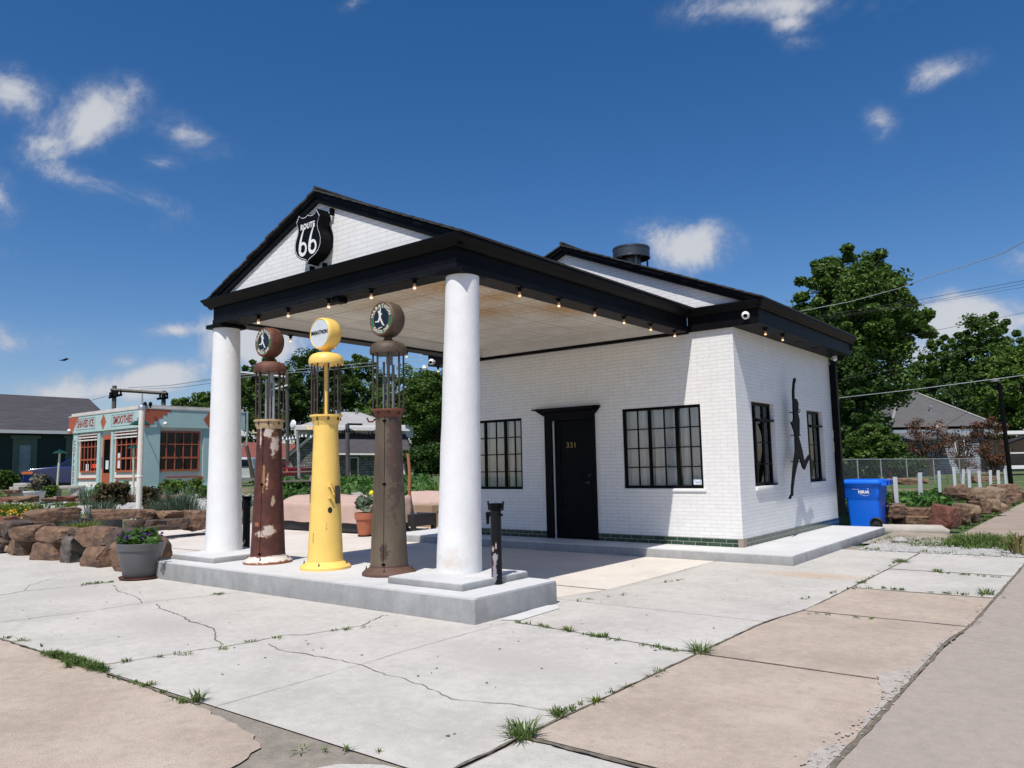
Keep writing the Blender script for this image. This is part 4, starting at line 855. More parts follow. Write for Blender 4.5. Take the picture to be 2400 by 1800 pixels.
def tree(name, label, base, H, W, c0, nleaf, ls, lm, seed, group=None, shape=1., lean=0., trunk_r=.3, puffs=70):
    """base on the ground, height H, crown width W from c0*H up"""
    rs = np.random.default_rng(seed); rr = random.Random(seed); b = np.array(base, float)
    hc = H*(1-c0); cen = b+np.array([lean, 0, H*c0+hc*.5]); P = []; R = []
    while len(P) < puffs:
        d = rs.normal(size=3); d /= np.linalg.norm(d); r = rs.random()**.33
        prof = 1-.28*shape*max(0, d[2])-.12*max(0, -d[2])
        lob = 1+.22*noise.noise(Vector(d*2.2+np.array([seed, 0, 0])))
        q = cen+d*r*np.array([W*.5*prof, W*.5*prof, hc*.5])*lob*.86
        P.append(q); R.append(W*rr.uniform(.09, .17))
    P = np.array(P); R = np.array(R)
    # a few twigs that break the outline
    t = thing(name, label, 'tree' if 'tree' in name else 'bush', tuple(b), group=group)
    k = int(puffs*1.3); dd = rs.normal(size=(k, 3)); dd /= np.linalg.norm(dd, axis=1)[:, None]; dd[:, 2] = np.abs(dd[:, 2])*.8+dd[:, 2]*.2
    ext = cen+dd*np.array([W*.5, W*.5, hc*.5])*rs.uniform(.88, 1.06, k)[:, None]*(1-.2*shape*np.maximum(0, dd[:, 2]))[:, None]
    V = leaves(np.vstack([P, ext]), np.concatenate([R, np.full(k, W*.05)]), nleaf, ls, rs)
    obj('crown', MB().quads(V), lm, t)
    mb = MB(); top = cen+np.array([0, 0, -hc*.1]); mb.tube([tuple(b), tuple(b*.6+top*.4+np.array([.1, .05, 0])), tuple(top)], [trunk_r, trunk_r*.75, trunk_r*.4], 9)
    for i in range(9):
        q = P[rr.randrange(len(P))]; s0 = b*(1-.35-.04*i)+top*(.35+.04*i); m = (s0+q)/2+np.array([0, 0, -.04*H]); mb.tube([tuple(s0), tuple(m), tuple(q)], [trunk_r*.35, trunk_r*.22, trunk_r*.06], 6)
    obj('trunk', mb, m_bark, t, 60); return t
def px_tree(name, label, u0, u1, vt, D, c0, n, ls, lm, seed, **k):
    u = (u0+u1)/2; P = at(u, 1000, D); x, y = P[0], P[1]; z = hgt(x, y); H = zat((x, y, 0), u, vt)-z; W = (u1-u0)*D/FPX
    return tree(name, label, (x, y, z), H, W, c0, n, ls, lm, seed, **k)
G_ = 'trees behind the station and houses'
px_tree('broadleaf_tree', 'tall dark green oak like tree standing behind the rear eave and blue bin', 1858, 2172, 568, 46, .10, 87400, 0.147, m_leafA, 11, shape=.5, trunk_r=.4, puffs=120, group=G_)
px_tree('broadleaf_tree', 'low part of dark tree beside the downpipe, branches over the grey roof', 1925, 2078, 790, 41, .06, 30400, 0.133, m_leafC, 12, trunk_r=.3, group=G_)
px_tree('broadleaf_tree', 'feathery tree top poking over the rear roof edge beside the tall dark tree', 1805, 1925, 695, 58, .2, 13300, 0.154, m_leafB, 13, group=G_)
px_tree('broadleaf_tree', 'loose airy tree behind the ridge of the grey roofed house', 2120, 2310, 775, 72, .05, 24700, 0.182, m_leafA, 14, shape=.6, group=G_)
px_tree('broadleaf_tree', 'tall loose tree with open branches behind the grey roofed house', 2225, 2430, 715, 68, .05, 34200, 0.175, m_leafA, 15, shape=.7, group=G_)
px_tree('broadleaf_tree', 'brighter green tree behind the black lamp post beside the carport', 2310, 2520, 780, 60, .04, 30400, 0.168, m_leafB, 16, group=G_)
px_tree('broadleaf_tree', 'dark tree low behind the grey roofed house next to the carport', 2150, 2400, 860, 66, .02, 28500, 0.175, m_leafC, 17, group=G_)
px_tree('bush', 'round leafy bush behind the chain link fence left of the shed like house', 1975, 2110, 985, 36, .02, 17100, 0.105, m_leafA, 18, group=None, trunk_r=.08)
px_tree('broadleaf_tree', 'round tree top behind the flat roof of the turquoise shop', 385, 560, 905, 58, .15, 19000, 0.182, m_leafA, 19, group=G_)
px_tree('broadleaf_tree', 'dark tree behind the rusty red pump and left column', 540, 710, 815, 78, .03, 38000, 0.168, m_leafA, 20, group=G_)
px_tree('broadleaf_tree', 'large dark tree behind the yellow pump, above the stone house', 640, 835, 795, 82, .03, 45600, 0.168, m_leafC, 21, group=G_)
px_tree('broadleaf_tree', 'dark tree between the yellow and olive pumps behind the stone house', 765, 915, 805, 84, .03, 38000, 0.168, m_leafA, 22, group=G_)
px_tree('broadleaf_tree', 'bright green tree between the olive pump and the near column', 855, 1080, 855, 74, .03, 49400, 0.140, m_leafB, 23, group=G_)
px_tree('broadleaf_tree', 'big tree just left of the near column behind the lawn', 925, 1120, 850, 70, .05, 34200, 0.154, m_leafA, 24, group=G_)
px_tree('bush', 'dark hedge like bush at the end of the lawn', 935, 1080, 1040, 58, .02, 13300, 0.140, m_leafC, 25, trunk_r=.08)
px_tree('bush', 'dark undergrowth behind the chain link fence near the wall corner', 1925, 2060, 1050, 37, .0, 9000, .12, m_leafC, 31, trunk_r=.05)
px_tree('bush', 'dark undergrowth behind the chain link fence before the grey house', 2040, 2160, 1062, 39, .0, 8000, .12, m_leafC, 32, trunk_r=.05)
px_tree('bush', 'small bush at the foot of the dark green house wall', -15, 45, 1098, 34, .0, 4750, 0.070, m_leafA, 26, trunk_r=.04)
# ------------------------------------------------------------------ tufts and small plants
def blades(n, h, spread, rs, w=.006, droop=.5, flat=False):
    V = []
    for i in range(n):
        a = rs.uniform(0, 6.283); r = spread*rs.random()**.7*.35; x, y = r*math.cos(a), r*math.sin(a); L_ = h*rs.uniform(.5, 1.1); o = spread*rs.uniform(.1, .6); b = a+rs.uniform(-.8, .8)
        p0 = np.array([x, y, 0]); p1 = p0+np.array([o*.4*math.cos(b), o*.4*math.sin(b), L_*.65]); p2 = p0+np.array([o*math.cos(b), o*math.sin(b), L_*(1-droop*rs.random())]); s = np.array([-math.sin(b), math.cos(b), 0])*w
        V += [p0-s, p0+s, p1+s*.8, p1-s*.8, p1-s*.8, p1+s*.8, p2+s*.15, p2-s*.15]
    return np.array(V)
def tuft(P, h, spread, n, m, label, seed, name='grass_tuft', cat='grass tuft', group=None, w=.006, droop=.5, flowers=None):
    rs = np.random.default_rng(seed); o = single(name, MB().quads(blades(n, h, spread, rs, w, droop)), m, label, cat, group)
    o.location = [float(q) for q in P]; OFF[o.name] = tuple(float(q) for q in P)
    if flowers:
        fm, k, s = flowers; C = np.array([[rs.uniform(-spread, spread)*.45, rs.uniform(-spread, spread)*.45, h*rs.uniform(.6, 1.1)] for _ in range(k)]); obj('flower', MB().quads(leaves(C, np.full(k, s), k*9, s*1.1, rs, elong=1.1)), fm, o, local=True)
    return o
def bushlet(P, h, w, n, ls, m, label, seed, name='shrub', cat='shrub', group=None, flowers=None, stems=True):
    rs = np.random.default_rng(seed); k = 14; C = np.array([[rs.uniform(-.5, .5)*w*.7, rs.uniform(-.5, .5)*w*.7, h*rs.uniform(.25, .85)] for _ in range(k)])
    t = thing(name, label, cat, tuple(P), group=group); obj('foliage', MB().quads(leaves(C, np.full(k, max(w, h)*.2), n, ls, rs)), m, t, local=True)
    mb = MB()
    for i in range(6): c = C[i]; mb.tube([(0, 0, -.02), tuple(c*.5+np.array([0, 0, h*.1])), tuple(c)], [.012, .008, .004], 4)
    obj('stem', mb, m_bark, t, local=True)
    if flowers: fm, kk, s = flowers; Cf = np.array([[rs.uniform(-.5, .5)*w, rs.uniform(-.5, .5)*w, h*rs.uniform(.75, 1.15)] for _ in range(kk)]); obj('flower', MB().quads(leaves(Cf, np.full(kk, s), kk*9, s*1.1, rs, elong=1.1)), fm, t, local=True)
    return t
# weeds in the pavement cracks: the larger ones are plants of their own
W_ = [(170, 1562, .12, .18, 60, 'grass tuft beside the largest one in the crack near the left brown slab', m_blade), (460, 1645, .14, .16, 50, 'upright grass tuft at the end of the crack beside the left brown slab', m_blade), (1225, 1728, .17, .26, 110, 'largest grass tuft at the corner where brown and pale slabs meet', m_blade),
      (1305, 1678, .11, .15, 45, 'small grass tuft on the brown slab edge, above the corner tuft', m_blade), (1640, 1530, .15, .28, 70, 'grass tuft where three slab joints meet near the middle', m_blade), (1418, 1494, .09, .12, 30, 'small tuft halfway along the joint running from the island corner', m_blade),
      (1330, 1478, .08, .16, 34, 'yellowish tuft on the joint near the island corner', m_bladeY), (512, 1393, .035, .2, 60, 'flat weed lying on the pavement below the island front', m_blade), (2112, 1305, .10, .3, 90, 'wide grass clump at the joint near the walkway end', m_blade), (2310, 1377, .14, .26, 60, 'spiky tuft near the grey kerb joint on the sidewalk', m_blade),
      (2195, 1327, .10, .2, 40, 'thin tuft on the crossing joint of the grey sidewalk slab', m_blade), (1395, 1645, .06, .14, 30, 'low weed on the brown slab edge between two joints', m_bladeY), (2018, 1352, .07, .16, 40, 'small weed where the grey slab meets the apron', m_blade), (350, 1607, .05, .14, 30, 'small flat weed in the joint of the left brown slab', m_bladeY)]
for i, (u, v, h, s, n, lab, m) in enumerate(W_): P = onz(u, v, 0); P[2] = zf(P[0], P[1])+.002; tuft(P, h*.52, s*.75, n, m, lab, 100+i, group='weeds in the pavement joints', w=.004)
rs = np.random.default_rng(5); V = []
def scatter_line(a, b, n, h, s):
    for i in range(n):
        t = rs.random(); x, y = a[0]+(b[0]-a[0])*t, a[1]+(b[1]-a[1])*t
        q = blades(int(rs.uniform(5, 16)), h*rs.uniform(.4, 1.2), s*rs.uniform(.5, 1.3), rs, .0035, .7); q += np.array([x+rs.normal()*.012, y+rs.normal()*.012, zf(x, y)+.003]); V.append(q)
pj = lambda u, v: onz(u, v, 0)[:2]
for a, b, n in ((pj(105, 1530), pj(245, 1575), 95), (pj(250, 1580), pj(470, 1660), 12), (pj(1200, 1457), pj(1600, 1530), 32), (pj(0, 1490), pj(110, 1520), 8), (pj(270, 1555), pj(520, 1525), 7), (pj(560, 1508), pj(860, 1470), 9), (pj(2010, 1355), pj(2110, 1300), 10), (pj(2200, 1330), pj(2350, 1340), 12), (pj(2030, 1362), pj(2350, 1385), 18), (pj(1890, 1425), pj(2080, 1440), 6), (pj(180, 1372), pj(270, 1364), 14), (pj(640, 1752), pj(900, 1765), 5), (pj(1290, 1685), pj(1560, 1570), 12), (pj(1620, 1341), pj(1560, 1352), 4), (pj(1330, 1415), pj(1480, 1380), 4), (pj(1850, 1395), pj(2010, 1362), 8)): scatter_line(a, b, n, .034, .08)
scatter_line(pj(120, 1535), pj(238, 1572), 150, .055, .10)
tag(obj('joint_weeds', MB().quads(np.vstack(V)), m_blade), 'thin green weeds growing all along the pavement joints', 'weeds', kind='stuff')
# grass and ground cover beds
def cover(name, label, pts, m, cat='ground cover', leafy=False):
    V = []
    for (x, y, h, s, n, w) in pts:
        z = gz(x, y)
        if leafy: C = np.array([[x, y, z+h*.5]]); V.append(leaves(C, np.array([h*.6]), n, w, rs, up=.8))
        else: q = blades(n, h, s, rs, w, .5); q += np.array([x, y, z-.01]); V.append(q)
    return tag(obj(name, MB().quads(np.vstack(V)), m), label, cat, kind='stuff')
U = rs.uniform
pts = [(U(-1.5, 2.3), 12.0+8*rs.random()**1.3, U(.10, .3), .3, 14, .009) for _ in range(900)]; cover('grass', 'tall weedy grass filling the stone edged bed behind the bin', pts, m_bladeC)
pts = [(U(-1.2, 2.2), U(12.4, 17.5), U(.12, .32), 0, 26, .09) for _ in range(330)]; cover('ground_cover', 'leafy green ground cover between the white stakes', pts, m_bladeC, leafy=True)
pts = [(U(1.3, 2.4), U(12.05, 13.3), U(.10, .2), .25, 20, .005) for _ in range(260)]; cover('grass', 'soft dense grass just behind the row of boulders', pts, m_bladeC)
pts = [(U(-.8, 2.75), U(7.9, 9.6), U(.04, .13), .15, 12, .004) for _ in range(0)]
pts = [(2.9+abs(rs.normal())*1.1, 8.9+rs.normal()*.45, U(.05, .17), .2, 16, .005) for _ in range(420)]+[(U(1.8, 2.9), U(8.0, 9.3), U(.03, .09), .15, 10, .004) for _ in range(70)]+[(U(2.0, 6), 7.0+rs.normal()*.05, U(.03, .08), .12, 8, .004) for _ in range(50)]+[(U(2.5, 5.0), 7.95+rs.normal()*.1, U(.04, .10), .15, 10, .004) for _ in range(90)]
cover('grass', 'grass strip growing over the gravel across the sidewalk', pts, m_blade)
pts = [(U(4.3, 6.2), U(7.6, 14), U(.15, .45), .35, 20, .008) for _ in range(260)]; cover('grass', 'tall verge grass at the outer side of the sidewalk', pts, m_blade)
pts = [(U(2.62, 2.85), U(11.3, 22), U(.05, .2), .2, 10, .006) for _ in range(60)]; cover('grass', 'grass growing at the foot of the boulder row beside the sidewalk', pts, m_blade)
tuft(onz(2392, 1296, -.05), .34, .4, 46, leaf_mat('drying yellow leaves', (.16, .12, .04), (.34, .30, .12)), 'clump of drying yellow leaves beside the sidewalk grass', 300, name='dry_plant', cat='plant', w=.02)
# loose gravel
rs = np.random.default_rng(9)
def pebbles(name, label, pts, m):
    mb = MB()
    for (x, y, r) in pts:
        z = gz(x, y); a0 = U(0, 6); n = 5; mb.add([(x+r*math.cos(a0+6.283*j/n)*U(.7, 1.2), y+r*math.sin(a0+6.283*j/n)*U(.7, 1.2), z) for j in range(n)]+[(x, y, z+r*.8)], [(j, (j+1) % n, n) for j in range(n)])
    return tag(obj(name, mb, m), label, 'gravel', kind='stuff')
m_peb = mat('pebble', (.36, .345, .32), .9, var=.3, vs=30)
pebbles('gravel', 'light gravel strip between apron and grass', [(U(1.95, 6), 7.4+rs.normal()*.35, U(.012, .028)) for _ in range(1500)]+[(U(1.75, 2.9), 7.9+abs(rs.normal())*.7, U(.01, .025)) for _ in range(500)], m_peb)
single('pale_rock', MB().lathe([(0, 0), (.12, .0), (.13, .04), (.08, .09), (0, .1)], 0, 0, 0, 9), m_peb, 'pale flat stone lying in the gravel near the walkway end', 'rock', loc=(0, 0, 0)).location = tuple(onz(2110, 1272, -.07))
# ------------------------------------------------------------------ boulders
def rock_mat(name, a, b, c):
    def ex(n, L, V, C, mixc, rng):
        q = n.new('ShaderNodeTexNoise'); q.inputs['Scale'].default_value = 2.2; q.inputs['Detail'].default_value = 7; q.inputs['Distortion'].default_value = 1.2; L.new(V, q.inputs[0])
        q2 = n.new('ShaderNodeTexNoise'); q2.inputs['Scale'].default_value = 7; q2.inputs['Detail'].default_value = 6; L.new(V, q2.inputs[0])
        C = mixc(rng(q.outputs[0], .50, .60), C, b); return mixc(rng(q2.outputs[0], .58, .72), C, c)
    return mat(name, a, .88, var=.22, vs=5, bump=1., bs=9, dist=.05, detail=9, extra=ex)
m_rk = [rock_mat('brown sandstone', (.17, .10, .062), (.085, .055, .042), (.27, .155, .08)), rock_mat('dark sandstone', (.085, .058, .045), (.04, .036, .036), (.17, .095, .05)), rock_mat('orange sandstone', (.20, .12, .07), (.12, .07, .048), (.28, .17, .10)), rock_mat('red sandstone', (.17, .062, .042), (.11, .05, .038), (.22, .11, .07)), rock_mat('lichen rock', (.12, .10, .085), (.05, .045, .045), (.22, .20, .15)), rock_mat('tan sandstone', (.25, .175, .11), (.17, .105, .065), (.33, .25, .16))]
def boulder(c, sx, sy, sz, m, label, seed, group, rot=0., name='boulder', sub=4, box=.5, skew=.0):
    bm = bmesh.new(); bmesh.ops.create_icosphere(bm, subdivisions=sub, radius=1); V = []; rr = random.Random(seed*7+3); PL = []
    for ax in ((1, 0, 0), (-1, 0, 0), (0, 1, 0), (0, -1, 0), (0, 0, 1), (0, 0, -1)): n_ = (Vector(ax)+Vector((rr.uniform(-.22, .22), rr.uniform(-.22, .22), rr.uniform(-.18, .18)))).normalized(); PL.append((n_, rr.uniform(.88, 1.0)))
    for _ in range(9): n_ = Vector((rr.gauss(0, 1), rr.gauss(0, 1), rr.gauss(0, 1))).normalized(); PL.append((n_, rr.uniform(1.12, 1.38) if box > .55 else rr.uniform(1.04, 1.26)))
    for q in bm.verts:
        d = q.co.normalized(); k = min(h_/max(.05, n_.dot(d)) for n_, h_ in PL); k = min(k, 1.5)
        k *= 1+.05*noise.noise(d*1.6+Vector((seed*3.1, 0, 0)))+.045*noise.noise(d*4.3+Vector((seed, 5, 0)))+.03*noise.noise(d*10+Vector((seed, 5, 0)))
        st_ = .018*math.sin((d.z*k*sz*.5)*55+seed+2*noise.noise(d*2)); k *= 1+st_*.8
        p = Vector((d.x*k*sx/2, d.y*k*sy/2, d.z*k*sz/2)); V.append((p.x+skew*p.z, p.y, p.z))
    F = [[w.index for w in f.verts] for f in bm.faces]; bm.free()
    o = single(name, MB().add(V, F), m, label, 'boulder', group, smooth=38); o.location = [float(t) for t in c]; o.rotation_euler = (0, 0, rot); OFF[o.name] = tuple(float(t) for t in c); return o
def px_rock(a, b, c, d, z0, D, m, label, seed, group, thick=.4, rot=0., box=.5, depth_dir=(0, 1), over=1.05):
    """boulder filling the pixel box a,b..c,d at depth D"""
    P = at((a+c)/2, (b+d)/2, D); w = (c-a)*D/FPX*over; h = (d-b)*D/FPX*over
    r = Vector((RV[0], RV[1])); ang = math.atan2(r.y, r.x)+rot
    return boulder(P+np.array([F_[0], F_[1], 0])*thick*.25, w, thick, h, m_rk[m], label, seed, group, ang, box=box)
def zA(a, b): return (a/5.53, 1080+b/5.53)
def wallD(u):  # depth of the front wall of boulders at picture column u
    d = ray(u, 1300); t = (-.62-CAM[1]+.0)/d[1]; return t
g1 = 'brown boulders of the low wall beside the flower pot'
FR_ = [(-60, 1015, 155, 1185, 1, 'lowest boulder at the far end of the front wall, above a small pale stone'), (140, 985, 460, 1222, 0, 'wedge shaped brown boulder in the lower course, second from the wall end'), (430, 1040, 900, 1320, 0, 'long flat faced boulder in the lower course beside the dark lichen rock'), (870, 950, 1100, 1365, 4, 'dark craggy lichen covered rock wedged upright in the front wall'), (1070, 1120, 1520, 1490, 0, 'large boulder in the lower course right behind the grey pot'),
       (-60, 800, 110, 1000, 0, 'rounded upper boulder at the far end of the front wall'), (75, 790, 300, 1010, 1, 'dark grey brown rounded boulder in the upper course near the wall end'), (215, 845, 560, 1035, 0, 'brown blocky boulder in the upper course with an orange face'), (550, 868, 960, 1055, 0, 'long smooth boulder in the upper course, middle of the wall'), (965, 885, 1150, 965, 1, 'small dark flat stone wedged on top of the front wall'), (1020, 870, 1530, 1130, 0, 'biggest slanted boulder in the upper course near the pot'),
       (1400, 905, 1840, 1150, 1, 'upper boulder just behind the purple flowers'), (1500, 1020, 2010, 1420, 0, 'boulder at the wall end between pot and island'), (60, 1105, 140, 1175, 5, 'small pale stone at the base of the front wall')]
for i, (a, b, c, d, m, lab) in enumerate(FR_):
    p, q = zA(a, b), zA(c, d); u = (p[0]+q[0])/2; boulder_ = px_rock(p[0], p[1], q[0], q[1], 0, wallD(u)+(.12 if b < 1000 else 0)-(.12 if i == 13 else 0), m, lab, 10+i, g1, thick=.5 if i != 13 else .1, rot=-.45, over=1.13)
for i, (x, w) in enumerate(((-10.0, .9), (-9.1, .8), (-8.2, .9), (-7.3, .8), (-6.4, .8))): boulder((x, -.2, .14), w, .5, .5, m_rk[i % 2], 'boulder in the hidden back row of the front wall, '+('first', 'second', 'third', 'fourth', 'fifth')[i]+' from its far end', 60+i, 'back row boulders of the front wall', sub=3)
boulder((-11.6, -.3, .2), 1.1, .6, .6, m_rk[0], 'brown boulder continuing the wall at the picture edge', 70, g1, sub=3)
# second wall: dark edging blocks with boulders on top
g2 = 'boulders around the raised garden bed'
for i, (a, c, z0, z1) in enumerate(((480, 900, 880, 800), (905, 1285, 880, 775), (1290, 1660, 905, 760))):
    p = onz(*zA(a, 860 if i else 860), .25); 
ed = MB()
for i in range(3):
    x0 = -17.6+i*1.36; y0 = 2.52+i*.118; t = single('edging_block', MB().box(x0, y0, -.08, x0+1.34, y0+.22, .25, bev=.012), mat('charcoal block', (.02, .02, .024), .6, var=.15), ('left', 'middle', 'right')[i]+' charcoal edging block in front of the raised bed boulders', 'edging block', 'charcoal edging blocks', smooth=40, loc=(x0+.67, y0+.1, 0))
S2 = [(355, 625, 960, 785, 17.9, 0, 'long flat slab of brown rock on top of the charcoal edging'), (1195, 630, 1800, 765, 17.0, 0, 'long slab of brown rock behind the white pipe pole'), (1750, 635, 1960, 760, 16.6, 0, 'brown boulder just past the white pipe pole, upper row'), (2010, 650, 2300, 765, 16.9, 2, 'light edged boulder in the upper row near the left column'), (1820, 770, 2100, 890, 16.4, 1, 'dark boulder in the lower row near the white pipe pole'), (2080, 750, 2360, 890, 16.7, 1, 'large dark boulder in the lower row near the left column'), (1640, 770, 1850, 905, 16.2, 1, 'dark block of rock right behind the foot of the pipe pole'), (2290, 640, 2720, 890, 17.3, 0, 'wide boulder half hidden by the left column'), (2620, 690, 2960, 885, 18.2, 0, 'boulder between the left column and the red pump'), (1975, 850, 2090, 905, 16.1, 1, 'small dark stone at the foot of the raised bed'), (250, 740, 520, 800, 18.3, 1, 'dark low rock at the left end of the charcoal edging'), (-60, 725, 140, 800, 18.2, 3, 'reddish rock at the picture edge above the front wall')]
for i, (a, b, c, d, D, m, lab) in enumerate(S2): p, q = zA(a, b), zA(c, d); px_rock(p[0], p[1], q[0], q[1], 0, D, m, lab, 80+i, g2, thick=.5, rot=-.6 if i > 2 else .5, box=.6)
S3 = [(40, 380, 200, 430, 25), (190, 375, 275, 415, 25.5), (0, 470, 150, 540, 23.5), (140, 455, 420, 540, 23), (560, 480, 740, 530, 23.5), (735, 460, 960, 530, 23.5), (985, 480, 1200, 530, 23.5), (1600, 455, 1800, 500, 24), (1850, 450, 2200, 530, 23.5), (2200, 440, 2400, 520, 23.5)]
for i, (a, b, c, d, D) in enumerate(S3): p, q = zA(a, b), zA(c, d); px_rock(p[0], p[1], q[0], q[1], 0, D, 3 if i % 3 == 2 else 2, 'flat reddish rock of the far garden edge, '+['first', 'second', 'third', 'fourth', 'fifth', 'sixth', 'seventh', 'eighth', 'ninth', 'tenth'][i]+' counted from its far end', 110+i, 'flat rocks edging the far garden', thick=.5, box=.55)
# the row of boulders on the right
def zB(a, b): return (2080+a/4.253, 900+b/4.253)
g3 = 'boulders edging the bed beside the sidewalk'
R_ = [(-20, 1205, 165, 1330, 15.6, 0, 'round brown boulder directly behind the blue bin'), (165, 1230, 500, 1340, 15.9, 0, 'long brown slab on top of the orange slab'), (105, 1318, 500, 1400, 15.7, 2, 'long flat orange slab at the bottom of the bed edge'), (508, 1212, 700, 1450, 14.5, 3, 'upright red block at the corner of the boulder row'), (690, 1240, 800, 1400, 15.3, 0, 'brown boulder right next to the upright red block'), (750, 1200, 895, 1335, 16.0, 5, 'tan boulder, second after the upright red block'), (880, 1170, 1010, 1300, 17.0, 0, 'squarish brown boulder, third after the upright red block'), (820, 1300, 900, 1390, 16.0, 1, 'dark boulder under the tan one'), (800, 1040, 1090, 1180, 18.0, 5, 'large slanted tan boulder on top of the row'), (1000, 1150, 1100, 1270, 17.8, 5, 'pale leaning slab in the boulder row'), (1050, 1195, 1140, 1275, 17.9, 5, 'small tan boulder at the sidewalk edge'), (1010, 1035, 1180, 1200, 19.2, 5, 'tall tan boulder behind the leaning slab'), (1025, 1000, 1325, 1090, 22.5, 2, 'long orange slab on top of the far end of the row'), (1180, 1090, 1330, 1170, 22, 0, 'brown boulder under the long orange slab'), (1320, 1060, 1420, 1170, 23.5, 0, 'brown boulder at the far end of the row'), (1090, 1150, 1200, 1240, 19.5, 0, 'brown boulder at the foot of the tall tan one'), (640, 1010, 760, 1120, 17.5, 0, 'brown rock at the base of the tallest white stake'), (720, 1090, 850, 1160, 17.3, 0, 'low brown rock in the grass before the slanted tan boulder'), (0, 940, 310, 1000, 24, 2, 'long flat orange rock behind the nearest white stake'), (340, 945, 420, 990, 25, 2, 'small orange rock at the back of the bed'), (860, 915, 1020, 985, 28, 2, 'orange block at the back of the bed, right of middle'), (1040, 920, 1120, 965, 30, 2, 'far orange block next to the lamp post'), (-60, 1190, 10, 1340, 15.9, 1, 'dark boulder hidden behind the bin'), (-300, 1170, -60, 1390, 15.9, 1, 'dark boulder between the bin and the wall corner')]
for i, (a, b, c, d, D, m, lab) in enumerate(R_): p, q = zB(a, b), zB(c, d); px_rock(p[0], p[1], q[0], q[1], 0, D, m, lab, 140+i, g3, thick=.45, box=.62 if i in (3, 6, 1, 2, 12) else .5, rot=.35 if 2 < i < 18 else -.1)
# concrete wheel stop
P0, P1 = onz(2070, 1246, -.07), onz(2226, 1248, -.07); mb = MB(); dv = (P1-P0)/np.linalg.norm(P1-P0); nv = np.array([-dv[1], dv[0], 0]); V = []
m_kerb = mat('weathered pale kerb', (.43, .395, .345), .9, var=.1, vs=4, bump=.4, bs=50, speck=.2)
mb.tube([tuple(P0+nv*.08+np.array([0, 0, .02])), tuple(P0*.5+P1*.5+nv*.08+np.array([0, 0, .02])), tuple(P1+nv*.08-dv*.12+np.array([0, 0, .02])), tuple(P1+nv*.08+np.array([0, 0, .0]))], [.115, .115, .11, .06], 20); single('wheel_stop', mb, m_kerb, 'pale rounded concrete wheel stop in front of the orange slab', 'wheel stop', loc=tuple(P0), smooth=60)

# ------------------------------------------------------------------ wheeled bin
m_binb = mat('blue plastic', (.006, .15, .80), .38, var=.05, vs=3, bump=.05, bs=20, spec=.4); m_tyre = mat('black rubber', (.012, .012, .013), .6)
B = thing('wheeled_bin', 'blue wheeled bin with closed lid standing behind the walkway end', 'wheeled bin', (1.15, 10.8, -.07)); bx0, bx1, by0, by1, bz = .78, 1.44, 10.5, 11.12, -.07
def loft(mb, secs, r=.06, n=4):
    """stack of rounded rectangles [(x0,x1,y0,y1,z)]"""
    rows = []
    for (x0, x1, y0, y1, z) in secs:
        pts = []
        for cx, cy, a in ((x1-r, y0+r, -90), (x1-r, y1-r, 0), (x0+r, y1-r, 90), (x0+r, y0+r, 180)):
            for k in range(n+1): w = math.radians(a+k*90/n); pts.append((cx+r*math.cos(w), cy+r*math.sin(w), z))
        rows.append(pts)
    m = len(rows[0]); V = [p for q in rows for p in q]; F = [(i*m+k, i*m+(k+1) % m, (i+1)*m+(k+1) % m, (i+1)*m+k) for i in range(len(rows)-1) for k in range(m)]
    F += [tuple(range(m-1, -1, -1)), tuple((len(rows)-1)*m+k for k in range(m))]; return mb.add(V, F)
mb = loft(MB(), [(bx0+.08, bx1-.02, by0+.06, by1-.04, bz+.02), (bx0+.05, bx1-.005, by0+.03, by1, bz+.55), (bx0+.04, bx1, by0+.02, by1, bz+.60), (bx0+.0, bx1+.02, by0+.0, by1+.02, bz+.64), (bx0-.02, bx1+.03, by0-.01, by1+.03, bz+.84), (bx0-.05, bx1+.05, by0-.035, by1+.05, bz+.875), (bx0-.055, bx1+.055, by0-.04, by1+.055, bz+.90)])
body = obj('body', mb, m_binb, B, 35)
mb = loft(MB(), [(bx0-.09, bx1+.07, by0-.06, by1+.07, bz+.902), (bx0-.09, bx1+.07, by0-.06, by1+.07, bz+.935), (bx0-.06, bx1+.05, by0-.03, by1+.04, bz+.97), (bx0+.05, bx1-.02, by0+.08, by1-.08, bz+.985)], .07); mb.tube([(bx1+.13, by0+.02, bz+.955), (bx1+.13, by1-.02, bz+.955)], .018, 8)
for yy in (by0+.05, (by0+by1)/2, by1-.05): mb.box(bx1+.05, yy-.02, bz+.86, bx1+.14, yy+.02, bz+.965)
mb.box(bx0-.14, by0+.1, bz+.90, bx0-.08, by1-.1, bz+.925); obj('lid', mb, m_binb, B, 35)
for yy in (by0-.03, by1+.0): 
    w = MB().lathe([(.09, yy-.0), (.105, yy-.012), (.125, yy+.0), (.125, yy+.05), (.105, yy+.06), (.09, yy+.05)], bx1-.06, 0, bz+.125, 28, 'y', caps=False); wh = obj('wheel', w, m_tyre, B, 40)
    obj('hub', MB().lathe([(0, yy+.01), (.03, yy+.01), (.035, yy+.02), (.09, yy+.025), (.09, yy+.04)], bx1-.06, 0, bz+.125, 20, 'y'), mat('hub plastic', (.03, .03, .03), .5), wh, 40)
ol = [(0, .16), (.30, .16), (.30, .02), (.24, .0), (.17, .02), (.115, .045), (.115, .13), (0, .13)]
cx0, cz0 = bx0+.19, bz+.66
mb = MB()
for a, b in zip(ol, ol[1:]+ol[:1]): mb.tube([(cx0+a[0], by0-.007, cz0+a[1]), (cx0+b[0], by0-.007, cz0+b[1])], .0022, 4)
mb.lathe([(0, by0-.011), (.008, by0-.009)], cx0+.285, 0, cz0+.145, 5, 'y'); obj('state_outline', mb, m_white, body)
